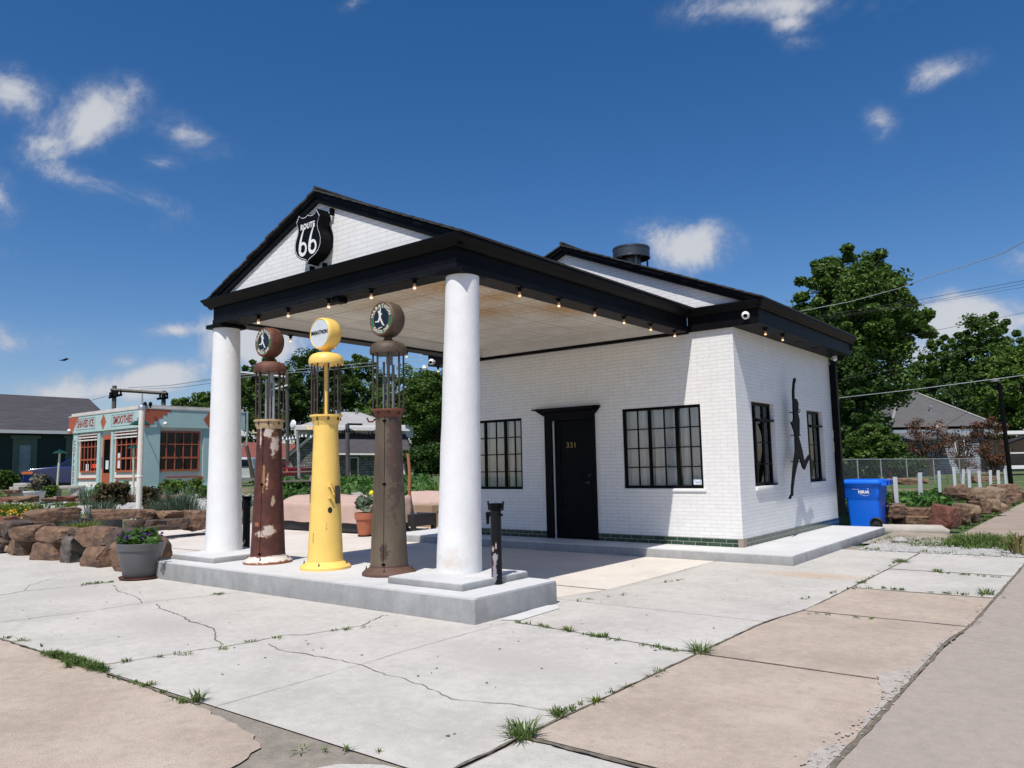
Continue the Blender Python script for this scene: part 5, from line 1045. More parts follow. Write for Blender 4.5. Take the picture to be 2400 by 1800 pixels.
obj('lettering', face_text(text_mb('MSUA', .072, (1.05, 1), .001, offset=.004), (cx0+.205, by0-.010, cz0+.075), (1, 0, 0), (0, 0, 1)), m_white, body)

# ------------------------------------------------------------------ white stakes in the bed
m_alu = mat('white metal stake', (.60, .62, .64), .4, metal=.3, var=.08, vs=5)
ST_ = [(95, 925, 1205, 16.5, 'nearest and largest white metal stake beside the bin'), (322, 882, 1035, 19.5, 'white metal stake second from the bin'), (517, 865, 1015, 19.5, 'rust streaked metal stake third from the bin'), (680, 825, 1080, 17.5, 'tallest white metal stake in the middle of the bed'), (735, 848, 985, 21, 'leaning white stake just right of the tallest one'), (817, 860, 1060, 19, 'white metal stake left of the slanted tan boulder'), (925, 865, 1045, 20, 'white metal stake rising behind the slanted tan boulder'), (1022, 858, 1010, 22.5, 'white metal stake third from the lamp post'), (1107, 860, 965, 27, 'short white stake second from the lamp post'), (1184, 845, 975, 27, 'white metal stake closest to the lamp post')]
for i, (a, b, d, D, lab) in enumerate(ST_):
    u, v = zB(a, d); P = at(u, v, D); x, y = P[0], P[1]; zt = zat(P, *zB(a, b)); z0 = min(gz(x, y), P[2])-.03; mb = MB(); w = (42 if i < 2 else 30)/4.253*D/FPX*.5; ln = {4: .05}.get(i, -.01*i % .03)
    mb.prism([(x-w*.79, y-w*.6), (x+w*.79, y+w*.6), (x+w*.72, y+w*.68), (x-w*.0, y+.02), (x-w*.9, y-w*.5)], z0, zt, 'z'); mb.v = [(p+ln*(r-z0)*2, q, r) for p, q, r in mb.v]
    single('metal_stake', mb, m_alu, lab, 'stake', 'white metal stakes in the bed', loc=(x, y, z0))
for i, (a, t, b, D) in enumerate(((55, 860, 1200, 16.6), (600, 850, 1000, 20), (1160, 890, 960, 26))):
    P = at(*zB(a, b), D); mb = MB().tube([(P[0], P[1], P[2]-.05), (P[0], P[1], zat(P, *zB(a, t)))], .008, 6); single('rebar_stake', mb, m_rustred, ('thin rusty rod beside the nearest white stake', 'thin rusty rod beyond the tallest white stake', 'thin rusty rod near the lamp post')[i], 'stake', 'thin rusty rods', loc=tuple(P))
# chain link fence
FN = thing('chain_link_fence', 'chain link fence running behind the bin and garden bed', 'fence', tuple(at(2040, 1110, 31)))
A, Bq = at(1930, 1077, 31), at(2300, 1075, 36); za, zb_ = hgt(*A[:2])-.02, 0
mb = MB().tube([tuple(A), tuple(Bq)], .02, 6); obj('rail', mb, m_steel, FN)
for u in (1960, 2000, 2051, 2110, 2175, 2240): t = (u-1930)/370.; P = A+(Bq-A)*t; obj('post', MB().tube([(P[0], P[1], P[2]-1.15), (P[0], P[1], P[2]+.03)], .025, 8), m_steel, FN)
dd = (Bq-A); L_ = np.linalg.norm(dd); dd = dd/L_; V = []; s = .075; n = int(L_/s); nn = np.cross(dd, [0, 0, 1.]); h = 1.1; t_ = .0022
for k in range(-15, n):
    for sg in (1, -1):
        x0, x1 = k*s, k*s+h
        zs0, zs1 = 0, h
        if x0 < 0: zs0 = -x0; x0 = 0
        if x1 > L_: zs1 = h-(x1-L_); x1 = L_
        if x0 >= x1: continue
        z0, z1 = (zs0, zs1) if sg > 0 else (h-zs0, h-zs1); p = A+dd*x0+np.array([0, 0, -h+z0]); q = A+dd*x1+np.array([0, 0, -h+z1]); w = np.array([0, 0, t_*1.4]); V += [p-w, q-w, q+w, p+w]
obj('mesh', MB().quads(np.array(V)), m_steel, FN)

# ------------------------------------------------------------------ grey house on the right
def W3(u, v, D): return at(u, v, D)
m_shg = mat('grey shingles', (.115, .11, .108), .9, var=.2, vs=3, bump=.8, bs=14, dist=.05, stretch=(.6, .6, 8))
m_whbr = brick_mat('worn white brick', (.46, .48, .53), (.30, .32, .36), (.10, .10, .11), .4, .16, .02, .8, .8, .25)
D0 = 52.; HR = thing('grey_roof_house', 'grey house with pyramid shingle roof behind the dead shrubs', 'house', tuple(at(2240, 1105, D0)))
def frame(D, u0, v0):  # local axes: right along RV, back along FV
    o = at(u0, v0, D); return o
rx = np.array([RV[0], RV[1], 0]); rx /= np.linalg.norm(rx); fx = np.array([F_[0], F_[1], 0]); fx /= np.linalg.norm(fx)
def facing(mb, o, ang=0.):
    """mb built with x right, y back, z up (absolute z) is placed at o and turned with the viewer's axes plus ang"""
    c, s = math.cos(ang), math.sin(ang); X = rx*c+fx*s; Y = -rx*s+fx*c
    mb.v = [tuple(np.array([o[0], o[1], 0])+X*x+Y*y+np.array([0, 0, z])) for x, y, z in mb.v]; return mb
def zz(v, D, u=2240): return float(at(u, v, D)[2])
o = at(2110, 1105, D0); s = D0/FPX; AN = .12
w_ = (2366-2122)*s; ze, zp, zb = zz(1003, D0), zz(909, D0+4.2), zz(1118, D0)
mb = MB().box(.1, .3, zb-.5, w_-.1, 7, ze); obj('wall', facing(mb, o, AN), m_whbr, HR)
mb = MB(); xa, xb, xm_ = -.5, w_+.35, 3.05; yb = 7.4; yr = 3.9; ze2 = zz(998, D0)
mb.add([(xa, -.1, ze2), (xb, -.1, ze2), (xb, yb, ze2), (xa, yb, ze2), (xm_, yr, zp), (xm_+.5, yr, zp)], [(0, 1, 5, 4), (1, 2, 5), (2, 3, 4, 5), (3, 0, 4), (3, 2, 1, 0)]); rf = obj('roof', facing(mb, o, AN), m_shg, HR)
mb = MB(); mb.tube([(xm_+.45, yr, zp+.03), (xb, -.08, ze2+.06)], .1, 5); mb.tube([(xm_, yr, zp+.03), (xa, -.08, ze2+.05)], .1, 5); obj('ridge_cap', facing(mb, o, AN), mat('light ridge', (.26, .25, .24), .9), rf)
mb = MB().lathe([(.09, 0), (.09, .45), (.16, .46), (.16, .55), (0, .6)], 0, 0, 0, 10); mb.move((2246-2122)*s, 1.4, zz(965, D0)); mb.box((2246-2122)*s-.35, 1.2, zz(965, D0)-.05, (2246-2122)*s+.35, 1.6, zz(965, D0)+.02); obj('vent_pipe', facing(mb, o, AN), m_steel, rf)
mb = MB().box(-.3, -.05, ze-.35, w_+.1, .29, ze-.05); obj('eave_board', facing(mb, o, AN), mat('pale blue grey trim', (.30, .35, .40), .7), HR)
mb = MB(); x0 = -.2; x1 = (2235-2115)*s; mb.add([(x0-.4, -1.6, zz(1030, D0)), (x1, -1.6, zz(1022, D0)), (x1-.2, .25, zz(1008, D0)), (x0, .25, zz(1008, D0)), (x0-.4, -1.6, zz(1034, D0)), (x1, -1.6, zz(1026, D0))], [(0, 1, 2, 3), (4, 5, 1, 0)]); obj('porch_roof', facing(mb, o, AN), m_shg, HR)
for (a, b, c, d) in ((800, 520, 905, 715), (350, 640, 435, 690)):
    p, q = zB(a, b), zB(c, d); xx0, xx1 = (p[0]-2122)*s+.1, (q[0]-2122)*s+.1; z1, z0 = zz(p[1], D0), zz(q[1], D0); wn = obj('window', facing(MB().box(xx0, .18, z0, xx1, .32, z1), o, AN), m_white, HR)
    mb = MB(); zm = (z0+z1)/2; mb.box(xx0+.1, .16, z0+.1, xx1-.1, .17, zm-.05); mb.box(xx0+.1, .16, zm+.05, xx1-.1, .17, z1-.1); obj('pane', facing(mb, o, AN), mat('dull pane', (.10, .10, .10), .15), wn)
mb = MB().tube([(0, 0, zz(1015, D0)), (0, 0, zz(985, D0))], .06, 6); mb.lathe([(0, -.1), (.3, -.08), (.45, .05)], 0, 0, zz(1008, D0), 14, 'y', caps=False); mb.move((2205-2122)*s, -1.2, 0); obj('satellite_dish', facing(mb, o, AN), mat('dish grey', (.3, .3, .3), .5), HR)
# carport at the right edge
CP = thing('carport', 'white flat roofed carport with railing at the right edge', 'carport', tuple(at(2390, 1105, 44))); o = at(2352, 1105, 44.); s = 44/FPX
obj('roof', facing(MB().box(-.3, 0, zz(1020, 44), 6, 3, zz(1012, 44)), o, .1), m_white, CP)
mb = MB(); mb.tube([(.4, .1, zz(1040, 44)), (1.9, .1, zz(1022, 44))], .12, 4); obj('brace', facing(mb, o, .1), m_dark, CP)
mb = MB(); mb.box(.3, 0, zz(1066, 44), 6, .08, zz(1063, 44)); mb.box(.3, 0, zz(1102, 44), 6, .3, zz(1094, 44)); obj('rail', facing(mb, o, .1), m_white, CP)
for i in range(3): obj('post', facing(MB().box(.35+i*1.4, 0, zz(1110, 44), .45+i*1.4, .1, zz(1018, 44)), o, .1), m_white, CP)
obj('back_wall', facing(MB().box(.8, 2.7, zz(1110, 44), 6, 2.9, zz(1030, 44)), o, .1), mat('brown clapboard', (.22, .17, .14), .8, var=.2, stretch=(1, 1, 12)), CP)
# dead shrubs
def dead(u0, u1, vt, vb, D, n, seed, label):
    rs = np.random.default_rng(seed); P = at((u0+u1)/2, vb, D); P[2] = max(P[2], hgt(P[0], P[1])); w = (u1-u0)*D/FPX; H = zat(P, (u0+u1)/2, vt)-P[2]; t = thing('dead_shrub', label, 'shrub', tuple(P), group='dead brown shrubs before the grey house')
    k = 44; C = np.array([[rs.uniform(-.5, .5)*w*.85, rs.uniform(-.3, .3)*w*.5, H*rs.uniform(.15, 1.)] for _ in range(k)]); obj('foliage', MB().quads(leaves(C, np.full(k, w*.15), int(n*1.1), .065, rs)), m_leafD, t, local=True)
    mb = MB()
    for i in range(30): c = C[i]; mb.tube([(c[0]*.1, 0, -.1), (c[0]*.5, c[1]*.5, c[2]*.45), tuple(c)], [.035, .022, .006], 5)
    obj('branch', mb, m_bark, t, local=True)
dead(2135, 2232, 985, 1112, 40, 2600, 1, 'brown dead shrub in front of the porch side of the grey house'); dead(2285, 2368, 975, 1112, 41, 3600, 2, 'densest dead brown shrub next to the black lamp post'); dead(2225, 2285, 1000, 1108, 43, 1300, 3, 'thin dead shrub between two denser ones before the window')
# black lamp post and wires
LP_ = thing('lamp_post', 'thin black lamp post at the sidewalk near the right edge', 'lamp post', tuple(at(2369, 1123, 30))); P = at(2369, 1123, 30)
zt = zat(P, 2357, 898); obj('pole', MB().tube([(P[0], P[1], hgt(P[0], P[1])-.1), (P[0]-.1, P[1]-.05, zt)], [.085, .07], 10), m_iron, LP_, 60)
Q = at(2332, 892, 30); obj('lamp_arm', MB().tube([(P[0]-.1, P[1]-.05, zt-.02), tuple(Q)], .03, 6), m_iron, LP_); obj('lamp_head', MB().lathe([(0, .1), (.14, .06), (.17, -.04), (0, -.05)], Q[0], Q[1], Q[2], 12), mat('grey lamp head', (.12, .12, .12), .5), LP_)
obj('junction_box', MB().box(P[0]-.2, P[1]-.12, zt-.28, P[0]+.02, P[1]+.02, zt-.08), m_iron, LP_)
m_wire = mat('dark wire', (.03, .03, .035), .6); m_wirel = mat('bright cable', (.45, .46, .48), .4, metal=.3)
def wire(pts, r, m, label, D0, D1, g='overhead wires'):
    n = len(pts); P = [at(u, v, D0+(D1-D0)*i/(n-1)) for i, (u, v) in enumerate(pts)]; out = []
    for a, b in zip(P, P[1:]):
        for k in range(6): out.append(tuple(a+(b-a)*k/6))
    out.append(tuple(P[-1])); single('overhead_wire', MB().tube(out, r, 5), m, label, 'wire', g, loc=tuple(P[0]), smooth=180)
wire([(1868, 731), (1993, 707), (2106, 676), (2186, 646), (2280, 617.6), (2350, 594), (2400, 566), (2500, 520)], .014, m_wirel, 'highest thick bright cable crossing the tall tree', 34, 22)
wire([(1895, 745), (2162, 701), (2400, 657.5), (2500, 638)], .009, m_wire, 'upper of three thin wires below the bright cable', 34, 26); wire([(1898, 749), (2162, 710), (2400, 665), (2500, 646)], .007, m_wire, 'middle of three thin wires below the bright cable', 34, 26); wire([(1900, 753), (2162, 713), (2400, 673), (2500, 655)], .006, m_wire, 'lowest of three thin wires below the bright cable', 34, 26)
wire([(1950, 893), (2105, 864), (2200, 843), (2300, 815)], .008, m_wire, 'faint wire crossing the dark foliage above the grey roof', 33, 30); wire([(2120, 790), (2170, 779), (2400, 733), (2500, 712)], .008, m_wire, 'thin wire over the clouds right of the tall tree', 33, 28)
wire([(1950, 934.5), (2150, 912), (2400, 879.5), (2500, 866)], .013, m_wirel, 'straight bright cable passing over the ridge of the grey roof', 30, 24); wire([(2219, 996), (2300, 945), (2395, 895)], .012, m_wire, 'slanting service wire from the grey house to the lamp post', 48, 31)
wire([(470, 890), (620, 873), (760, 861), (872, 849), (1000, 832)], .014, m_wirel, 'upper wire behind the three pumps', 48, 44); wire([(470, 896), (620, 878), (760, 868), (872, 857), (1000, 842)], .012, m_wirel, 'lower wire behind the three pumps', 48, 44)
wire([(885, 838), (996, 815), (1080, 800)], .012, m_wire, 'thin wire behind the olive pump near the far eave', 46, 42); wire([(300, 909), (400, 903), (497, 889), (560, 880)], .016, m_wire, 'upper wire from the double utility pole', 58, 50); wire([(330, 912), (420, 908), (497, 898), (560, 893)], .014, m_wire, 'lower wire from the double utility pole', 58, 50)
wire([(140, 952), (215, 938), (262, 925)], .014, m_wire, 'wire from the dark house roof to the double utility pole', 52, 58)

# ------------------------------------------------------------------ turquoise corner shop on the left
SX, SY = -24.15, 8.73; zs = .70
m_turq = mat('turquoise stucco', (.42, .565, .535), .75, var=.05, vs=3, bump=.2, bs=40); m_whs = mat('shop white stucco', (.72, .70, .65), .75, var=.04, vs=3, bump=.2, bs=40)
m_terr = mat('terracotta trim', (.42, .105, .05), .6, var=.08, vs=5); m_pane = mat('dark shop glass', (.006, .008, .009), .08, var=.4, vs=1.5, spec=.3); m_tro = mat('grey roof edge', (.55, .52, .48), .8)
SH = thing('corner_shop', 'small flat roofed turquoise and white coffee shop with terracotta windows', 'shop', (SX, SY, zs)); XL = -30.4; YR = 12.85
zt_ = 3.94; zf1, zf0 = 3.80, 3.08   # fascia
def fy(u, v): p = ony(u, v, SY); return p[0], p[2]
def fx_(u, v): p = onx(u, v, SX); return p[1], p[2]
def z10(a, b): return (170+a/6.506, 920+b/6.506)
obj('wall', MB().box(XL, SY, zs-.3, SX, YR, zf0), m_whs, SH)
mb = MB().box(XL-.15, SY-.15, zf0, SX+.15, YR+.1, zf1); obj('fascia', mb, m_turq, SH)
mb = MB().box(XL-.10, SY-.08, zf1, SX+.1, YR+.05, zt_); mb.box(XL-.17, SY-.17, zf1-.02, SX+.17, YR+.12, zf1+.03); obj('roof_edge', mb, m_tro, SH)
pil = lambda nm, x0, x1, y0, y1, z0=zs-.3, z1=zf0, m=m_turq: obj(nm, MB().box(x0, y0, z0, x1, y1, z1), m, SH)
def xs_(a, b): return sorted((fy(*z10(a, 900))[0], fy(*z10(b, 900))[0]))
for (a, b) in ((35, 110), (410, 450), (618, 650)): q = xs_(a, b); pil('pilaster', q[0], q[1], SY-.10, SY-.001)
pil('pilaster', SX-.25, SX+.10, SY-.12, SY+.55); pil('pilaster', SX-.001, SX+.1, *sorted((fx_(*z10(1145, 900))[0], fx_(*z10(1285, 900))[0]))) if 0 else None
ya, yb2 = sorted((fx_(*z10(1975, 900))[0], fx_(*z10(2110, 900))[0])); pil('pilaster', SX-.001, SX+.08, ya, yb2); ya0, _ = fx_(*z10(1270, 900)); pil('pilaster', SX-.001, SX+.09, SY+.56, ya0)
obj('base_band', MB().box(XL-.02, SY-.13, zs-.3, SX+.13, YR, zs+.12), m_turq, SH)
def shopwin(face, a, b, c, d, cols, rows, midrow):
    f = fy if face == 'y' else fx_; p0, z1 = f(*z10(a, b)); p1, z0 = f(*z10(c, d)); p0, p1 = sorted((p0, p1))
    def B_(mb, x0, x1, za, zb, o): mb.box(x0, SY-o, za, x1, SY-.0005, zb) if face == 'y' else mb.box(SX+.0005, x0, za, SX+o, x1, zb)
    mb = MB(); fw = .07
    for (x0, x1, za, zb) in ((p0, p1, z0, z0+fw), (p0, p1, z1-fw, z1), (p0, p0+fw, z0+fw, z1-fw), (p1-fw, p1, z0+fw, z1-fw)): B_(mb, x0, x1, za, zb, .06)
    for i in range(1, cols): x = p0+(p1-p0)*i/cols; B_(mb, x-.02, x+.02, z0+fw, z1-fw, .045)
    for j in range(1, rows): z = z0+(z1-z0)*j/rows; h_ = .035 if j == midrow else .018; B_(mb, p0+fw, p1-fw, z-h_, z+h_, .05)
    w = obj('window', mb, m_terr, SH); mb = MB(); B_(mb, p0+.03, p1-.03, z0+.03, z1-.03, .02); obj('pane', mb, m_pane, w); return p0, p1, z0, z1
wA = shopwin('y', 150, 650, 402, 1215, 5, 3, 1); wB = shopwin('y', 690, 600, 1060, 1205, 5, 3, 1); wC = shopwin('x', 1300, 580, 1925, 1190, 5, 3, 1)
q0, q1 = xs_(472, 615); dr = obj('door', MB().box(q0, SY-.05, zs-.02, q1, SY-.001, fy(*z10(540, 650))[1]), m_terr, SH); zd0, zd1 = fy(*z10(560, 1225))[1], fy(*z10(560, 715))[1]; obj('pane', MB().box(q0+.16, SY-.055, zd0, q1-.14, SY-.051, zd1), m_pane, dr); obj('handle', MB().box(q0+.06, SY-.1, zs+.85, q0+.09, SY-.06, zs+1.3), m_steel, dr)
m_louv = m_whs
for (a, b) in ((118, 415), (660, 1010)):
    x0, x1 = xs_(a, b); mb = MB()
    for k in range(3): z = 2.72+k*.12; mb.box(x0, SY-.10, z, x1, SY-.001, z+.05)
    obj('louvre', mb, m_louv, SH)
mb = MB(); x0, x1 = wA[0]-.2, wA[1]+.1; mb.box(XL+.3, SY-.06, zs+.42, q0-.2, SY-.001, zs+.47); mb.box(q1+.3, SY-.06, zs+.42, SX-.3, SY-.001, zs+.47); mb.box(SX+.001, SY+.9, zs+.42, SX+.06, YR-.8, zs+.47); obj('terracotta_band', mb, m_terr, SH)
def stepped(cx, cz, s, face):   # stepped diamond motif
    mb = MB()
    for k in range(-3, 4):
        w = (4-abs(k))*s*.25; z0, z1 = cz+(k-.5)*s*.27, cz+(k+.5)*s*.27
        if face == 'y': mb.box(cx-w*.8, SY-.157-.0005*abs(k), z0, cx+w*.8, SY-.152, z1)
        else: mb.box(SX+.152, cx-w*.8, z0, SX+.157+.0005*abs(k), cx+w*.8, z1)
    return mb
obj('diamond_motif', stepped(fy(*z10(530, 385))[0], 3.44, .30, 'y'), m_terr, SH); obj('diamond_motif', stepped(fx_(*z10(2053, 365))[0], 3.44, .30, 'x'), m_terr, SH)
mb = MB()
for k in range(6): mb.box(SX+.152, SY-.15, zf1-.12*(k+1), SX+.158, SY+.95-.17*k, zf1-.12*k-.001); mb.box(XL-.15, SY-.158, zf1-.12*(k+1), XL+.75-.1*k, SY-.152, zf1-.12*k-.001)
obj_pieces('corner_motif', mb, m_terr, SH) if 0 else None
for q_ in (0, 1):
    mb = MB()
    for k in range(6): (mb.box(SX+.152, SY-.15, zf1-.12*(k+1), SX+.158, SY+.95-.17*k, zf1-.12*k-.001) if q_ else mb.box(XL-.15, SY-.158, zf1-.12*(k+1), XL+.75-.1*k, SY-.152, zf1-.12*k-.001))
    obj('corner_motif', mb, m_terr, SH)
m_wine = mat('wine red lettering', (.33, .07, .07), .6); m_bord = mat('sign border', (.25, .30, .32), .6)
def sign(txt, a, b, c, d):
    x0, z1 = fy(*z10(a, b)); x1, z0 = fy(*z10(c, d)); x0, x1 = sorted((x0, x1)); z0, z1 = 3.20, 3.68; mb = MB()
    for (p, q, r, s_) in ((x0, x1, z0, z0+.025), (x0, x1, z1-.025, z1), (x0, x0+.03, z0, z1), (x1-.03, x1, z0, z1)): mb.box(p, SY-.156, r, q, SY-.152, s_)
    obj('sign_border', mb, m_bord, SH); t = text_mb(txt, .42, (1, 1), .003, offset=.008); wd = max(v[0] for v in t.v)-min(v[0] for v in t.v); k = (x1-x0-.25)/wd; t.v = [(x*k, y*1.05, z) for x, y, z in t.v]; obj('sign_lettering', face_text(t, ((x0+x1)/2, SY-.157, (z0+z1)/2), (1, 0, 0), (0, 0, 1)), m_wine, SH)
sign('SHAVED ICE', 118, 350, 400, 490); sign('SMOOTHIES', 660, 270, 1000, 430)
mb = MB(); xx = xs_(30, 95)
for i, ch in enumerate('COFFEES'): t = text_mb(ch, .34, (.95, .85), .003, offset=.006); face_text(t, (sum(xx)/2, SY-.105, 2.66-i*.27), (1, 0, 0), (0, 0, 1)); mb.add(t.v, t.f)
obj('vertical_lettering', mb, m_wine, SH)
mo = mat('red neon', (.6, .02, .02), .5, emit=(1, .08, .05, .8)); obj('open_sign', face_text(text_mb('OPEN', .22, (1, 1), .002, offset=.004), (wA[1]-.33, SY-.028, wA[2]+.25), (1, 0, 0), (0, 0, 1)), mo, SH)
mb = MB(); mb.box(q0+.35, SY-.058, zd0+.15, q0+.6, SY-.0555, zd0+.5); mb.box(wB[0]+.12, SY-.025, wB[2]+.15, wB[0]+.32, SY-.021, wB[2]+.75); mb.box(wA[0]+.5, SY-.025, wA[2]+.02, wA[0]+.75, SY-.021, wA[2]+.35); obj_pieces('notice', mb, m_stick, SH)
for (p, l) in (((XL+.2, SY-.28, 3.2), 'small white security camera at the far corner of the turquoise shop'), ((SX+.28, SY+.65, 3.22), 'small white security camera on the long side of the turquoise shop')): t = thing('security_camera', l, 'security camera', p); obj('housing', MB().lathe([(0, -.09), (.06, -.06), (.075, 0), (.05, .07), (0, .09)], p[0], p[1], p[2], 14, 'x'), m_white, t, 60)
for i, (u, c) in enumerate(((352.5, 0), (340, 1))): P = at(u, 948.5, 29.6); t = single('roof_ornament', MB().lathe([(0, .12), (.06, .08), (.07, 0), (.03, -.08), (.03, -.12)], P[0], P[1], P[2], 10), m_iron, ('black ball ornament on the shop roof corner, right one', 'black ball ornament on the shop roof corner, by the pipe pole')[i], 'ornament', loc=tuple(P), smooth=60)
# white pipe pole
P = onz(323, 1244.5, -.03); PP = thing('pipe_pole', 'white painted pipe pole standing at the patio edge before the shop', 'pole', tuple(P)); zt1, zt2 = 2.92, 3.24
lx = -.0*1; obj('pipe', MB().tube([(P[0], P[1], -.05), (P[0]+.03, P[1], zt1)], .066, 16), mat('cream pipe paint', (.70, .66, .58), .5, var=.06), PP, 60); obj('collar', MB().lathe([(.066, 0), (.085, .01), (.085, .08), (.066, .1)], P[0]+.03, P[1], zt1-.06, 18), m_steel, PP, 60)
mb = MB().tube([(P[0]+.02, P[1], zt1), (P[0]+.02, P[1], zt2)], .016, 8); mb.tube([(P[0]+.05, P[1], zt1), (P[0]+.05, P[1], zt2-.1)], .014, 8); obj('mast', mb, m_steel, PP, 60)
mb = MB().lathe([(.067, 1.24), (.074, 1.245), (.074, 1.27), (.067, 1.28)], P[0]+.012, P[1], 0, 16); obj('band', mb, m_whs, PP)
m_gsh = mat('green enamel shade', (.010, .055, .026), .25, var=.1, vs=4, coat=.2)
def shade(t, P, r): obj('lamp_shade', MB().lathe([(r*.12, r*.62), (r*.16, r*.42), (r*.5, r*.36), (r*.85, r*.1), (r, 0), (r*.97, -.01), (r*.5, r*.3), (0, r*.34)], P[0], P[1], P[2], 28), m_gsh, t, 50)
for (us, vs_, ub, vb, D, r, lab) in ((140, 1062, 133, 1140, 26.5, .21, 'green shaded garden lamp beside the round concrete bench'), (313, 1050, 313, 1165, 26.5, .19, 'green shaded garden lamp just left of the white pipe pole')):
    Q = at(us, vs_, D); t = thing('garden_lamp', lab, 'lamp', (Q[0], Q[1], gz(Q[0], Q[1])), group='green shaded garden lamps'); shade(t, Q, r); Q2 = at(ub, vb, D); obj('pole', MB().tube([(Q2[0], Q2[1], gz(Q[0], Q[1])-.1), (Q[0], Q[1], Q[2]+.03)], .035, 8), mat('lamp pole cream', (.6, .56, .42), .5), t, 60)
Q = at(329, 995, 27.6); t = thing('wall_lamp', 'large green enamel lamp shade hanging at the corner of the shop', 'lamp', tuple(Q)); shade(t, Q, .36); obj('lamp_arm', MB().tube([tuple(Q+np.array([0, 0, .2])), tuple(Q+np.array([0, .1, .5])), (SX-.4, SY-.12, Q[2]+.35)], .018, 6), m_steel, t)
# ------------------------------------------------------------------ garden: benches, planter, plants
m_benc = mat('rough concrete bench', (.40, .38, .33), .9, var=.1, vs=6, bump=.5, bs=30)
for (u, v, D, w, lab) in ((155, 1142, 25.5, 1.28, 'rounded concrete garden bench beside the green lamp'), (53, 1136, 25.5, .62, 'partly hidden concrete bench left of the white ribbed planter')):
    P = at(u, v, D); t = thing('concrete_bench', lab, 'bench', tuple(P), group='concrete garden benches'); z0 = gz(P[0], P[1]); mb = MB(); mb.lathe([(.3, -.06), (w/2-.03, -.05), (w/2, 0), (w/2-.03, .05), (0, .06)], 0, 0, 0, 28); mb.v = [(x, y*.45, z) for x, y, z in mb.v]; facing(mb, P); mb.v = [(x, y, z+P[2]) for x, y, z in mb.v]; obj('seat', mb, m_benc, t, 50)
    for s_ in ((-1, 1) if w > 1 else (-1,)): mb = MB().prism([(s_*w*.30-.16, P[2]-.06), (s_*w*.30+.16, P[2]-.06), (s_*w*.26+.09, z0-.05), (s_*w*.26-.09, z0-.05)], -.15, .15); facing(mb, P); obj('leg', mb, m_benc, t)
P = at(80.5, 1158, 24.0); P[2] = gz(P[0], P[1]); PL = thing('white_planter', 'white ribbed planter pot with dried plant beside the blue car', 'planter', tuple(P)); mb = MB(); n = 60; V = []
for (z, r) in ((0, .23), (.36, .30), (.38, .315), (.42, .315), (.42, .28)):
    for k in range(n): rr = r*(1-(.03 if k % 4 == 0 and z < .37 else 0)); V.append((P[0]+rr*math.cos(k*6.2832/n), P[1]+rr*math.sin(k*6.2832/n), P[2]+z))
mb.add(V, [(i*n+k, i*n+(k+1) % n, (i+1)*n+(k+1) % n, (i+1)*n+k) for i in range(4) for k in range(n)]); obj('pot', mb, m_whs, PL, 40); obj('soil', MB().lathe([(.29, .37), (0, .38)], P[0], P[1], P[2], 20), m_dirt, PL)
bushlet(P+np.array([0, 0, .38]), .6, .55, 520, .07, leaf_mat('grey dry foliage', (.10, .09, .06), (.32, .30, .22)), 'greyish half dried plant in the white ribbed planter', 401, name='potted_plant', cat='plant')
GPL = [(112, 1155, 'shrub', .55, .5, 700, m_leafB, 24.8, 'green rose bush with red bloom in front of the concrete bench', (m_red, 3, .05)), (232, 1140, 'shrub', .62, .5, 700, m_leafB, 25.2, 'green flowering shrub at the shop door', (m_red, 3, .04)), (282, 1145, 'shrub', .62, .42, 600, m_leafB, 25.4, 'green shrub with red blooms left of the pipe pole', (m_red, 5, .04)), (398, 1150, 'shrub', .62, .9, 1200, m_leafB, 25, 'leafy green shrub under the big shop window', (m_red, 3, .03)), (455, 1148, 'shrub', .75, .6, 900, m_leafB, 25, 'taller shrub with red bloom by the right shop pilaster', (m_red, 3, .045)), (487, 1152, 'shrub', .5, .5, 600, m_leafB, 24.5, 'green shrub peeking out beside the left column', None),
       (268, 1195, 'shrub', .95, .85, 2400, m_bladeR, 21.0, 'dense rounded reddish brown shrub in the gravel bed', None), (350, 1198, 'shrub', .80, .6, 900, m_bladeR, 20.5, 'wispy brownish shrub right of the pipe pole', None), (70, 1200, 'shrub', .5, .9, 1200, m_bladeR, 20.8, 'low bronze shrub near the yellow flowers', None), (228, 1168, 'shrub', .32, .5, 500, leaf_mat('rusty leaves', (.16, .07, .03), (.38, .2, .1)), 23.6, 'small rusty leaved plant left of the round shrub', None), (20, 1212, 'shrub', .5, .9, 1400, m_bladeC, 20, 'bushy plant with yellow blooms at the picture edge', (m_yel, 26, .05)), (46, 1208, 'shrub', .48, .6, 900, m_bladeB, 19.6, 'blue green plant with yellow blooms next to the first', (m_yel, 14, .045)), (60, 1178, 'shrub', .2, 1.1, 900, m_bladeY, 22, 'low spreading yellow green plant by the flat rocks', None), (10, 1180, 'shrub', .2, 1.2, 900, m_bladeY, 22.5, 'low yellow green mat at the far left', None), (172, 1165, 'shrub', .12, .4, 300, m_bladeY, 23, 'tiny yellow green mat between flat rocks', None)]
for i, (u, v, nm, h, w, n, m, D, lab, fl) in enumerate(GPL): P = at(u, v, D); P[2] = gz(P[0], P[1])-.02; bushlet(P, h, w, n, .07 if h > .3 else .05, m, lab, 420+i, flowers=fl, group='garden shrubs before the shop')
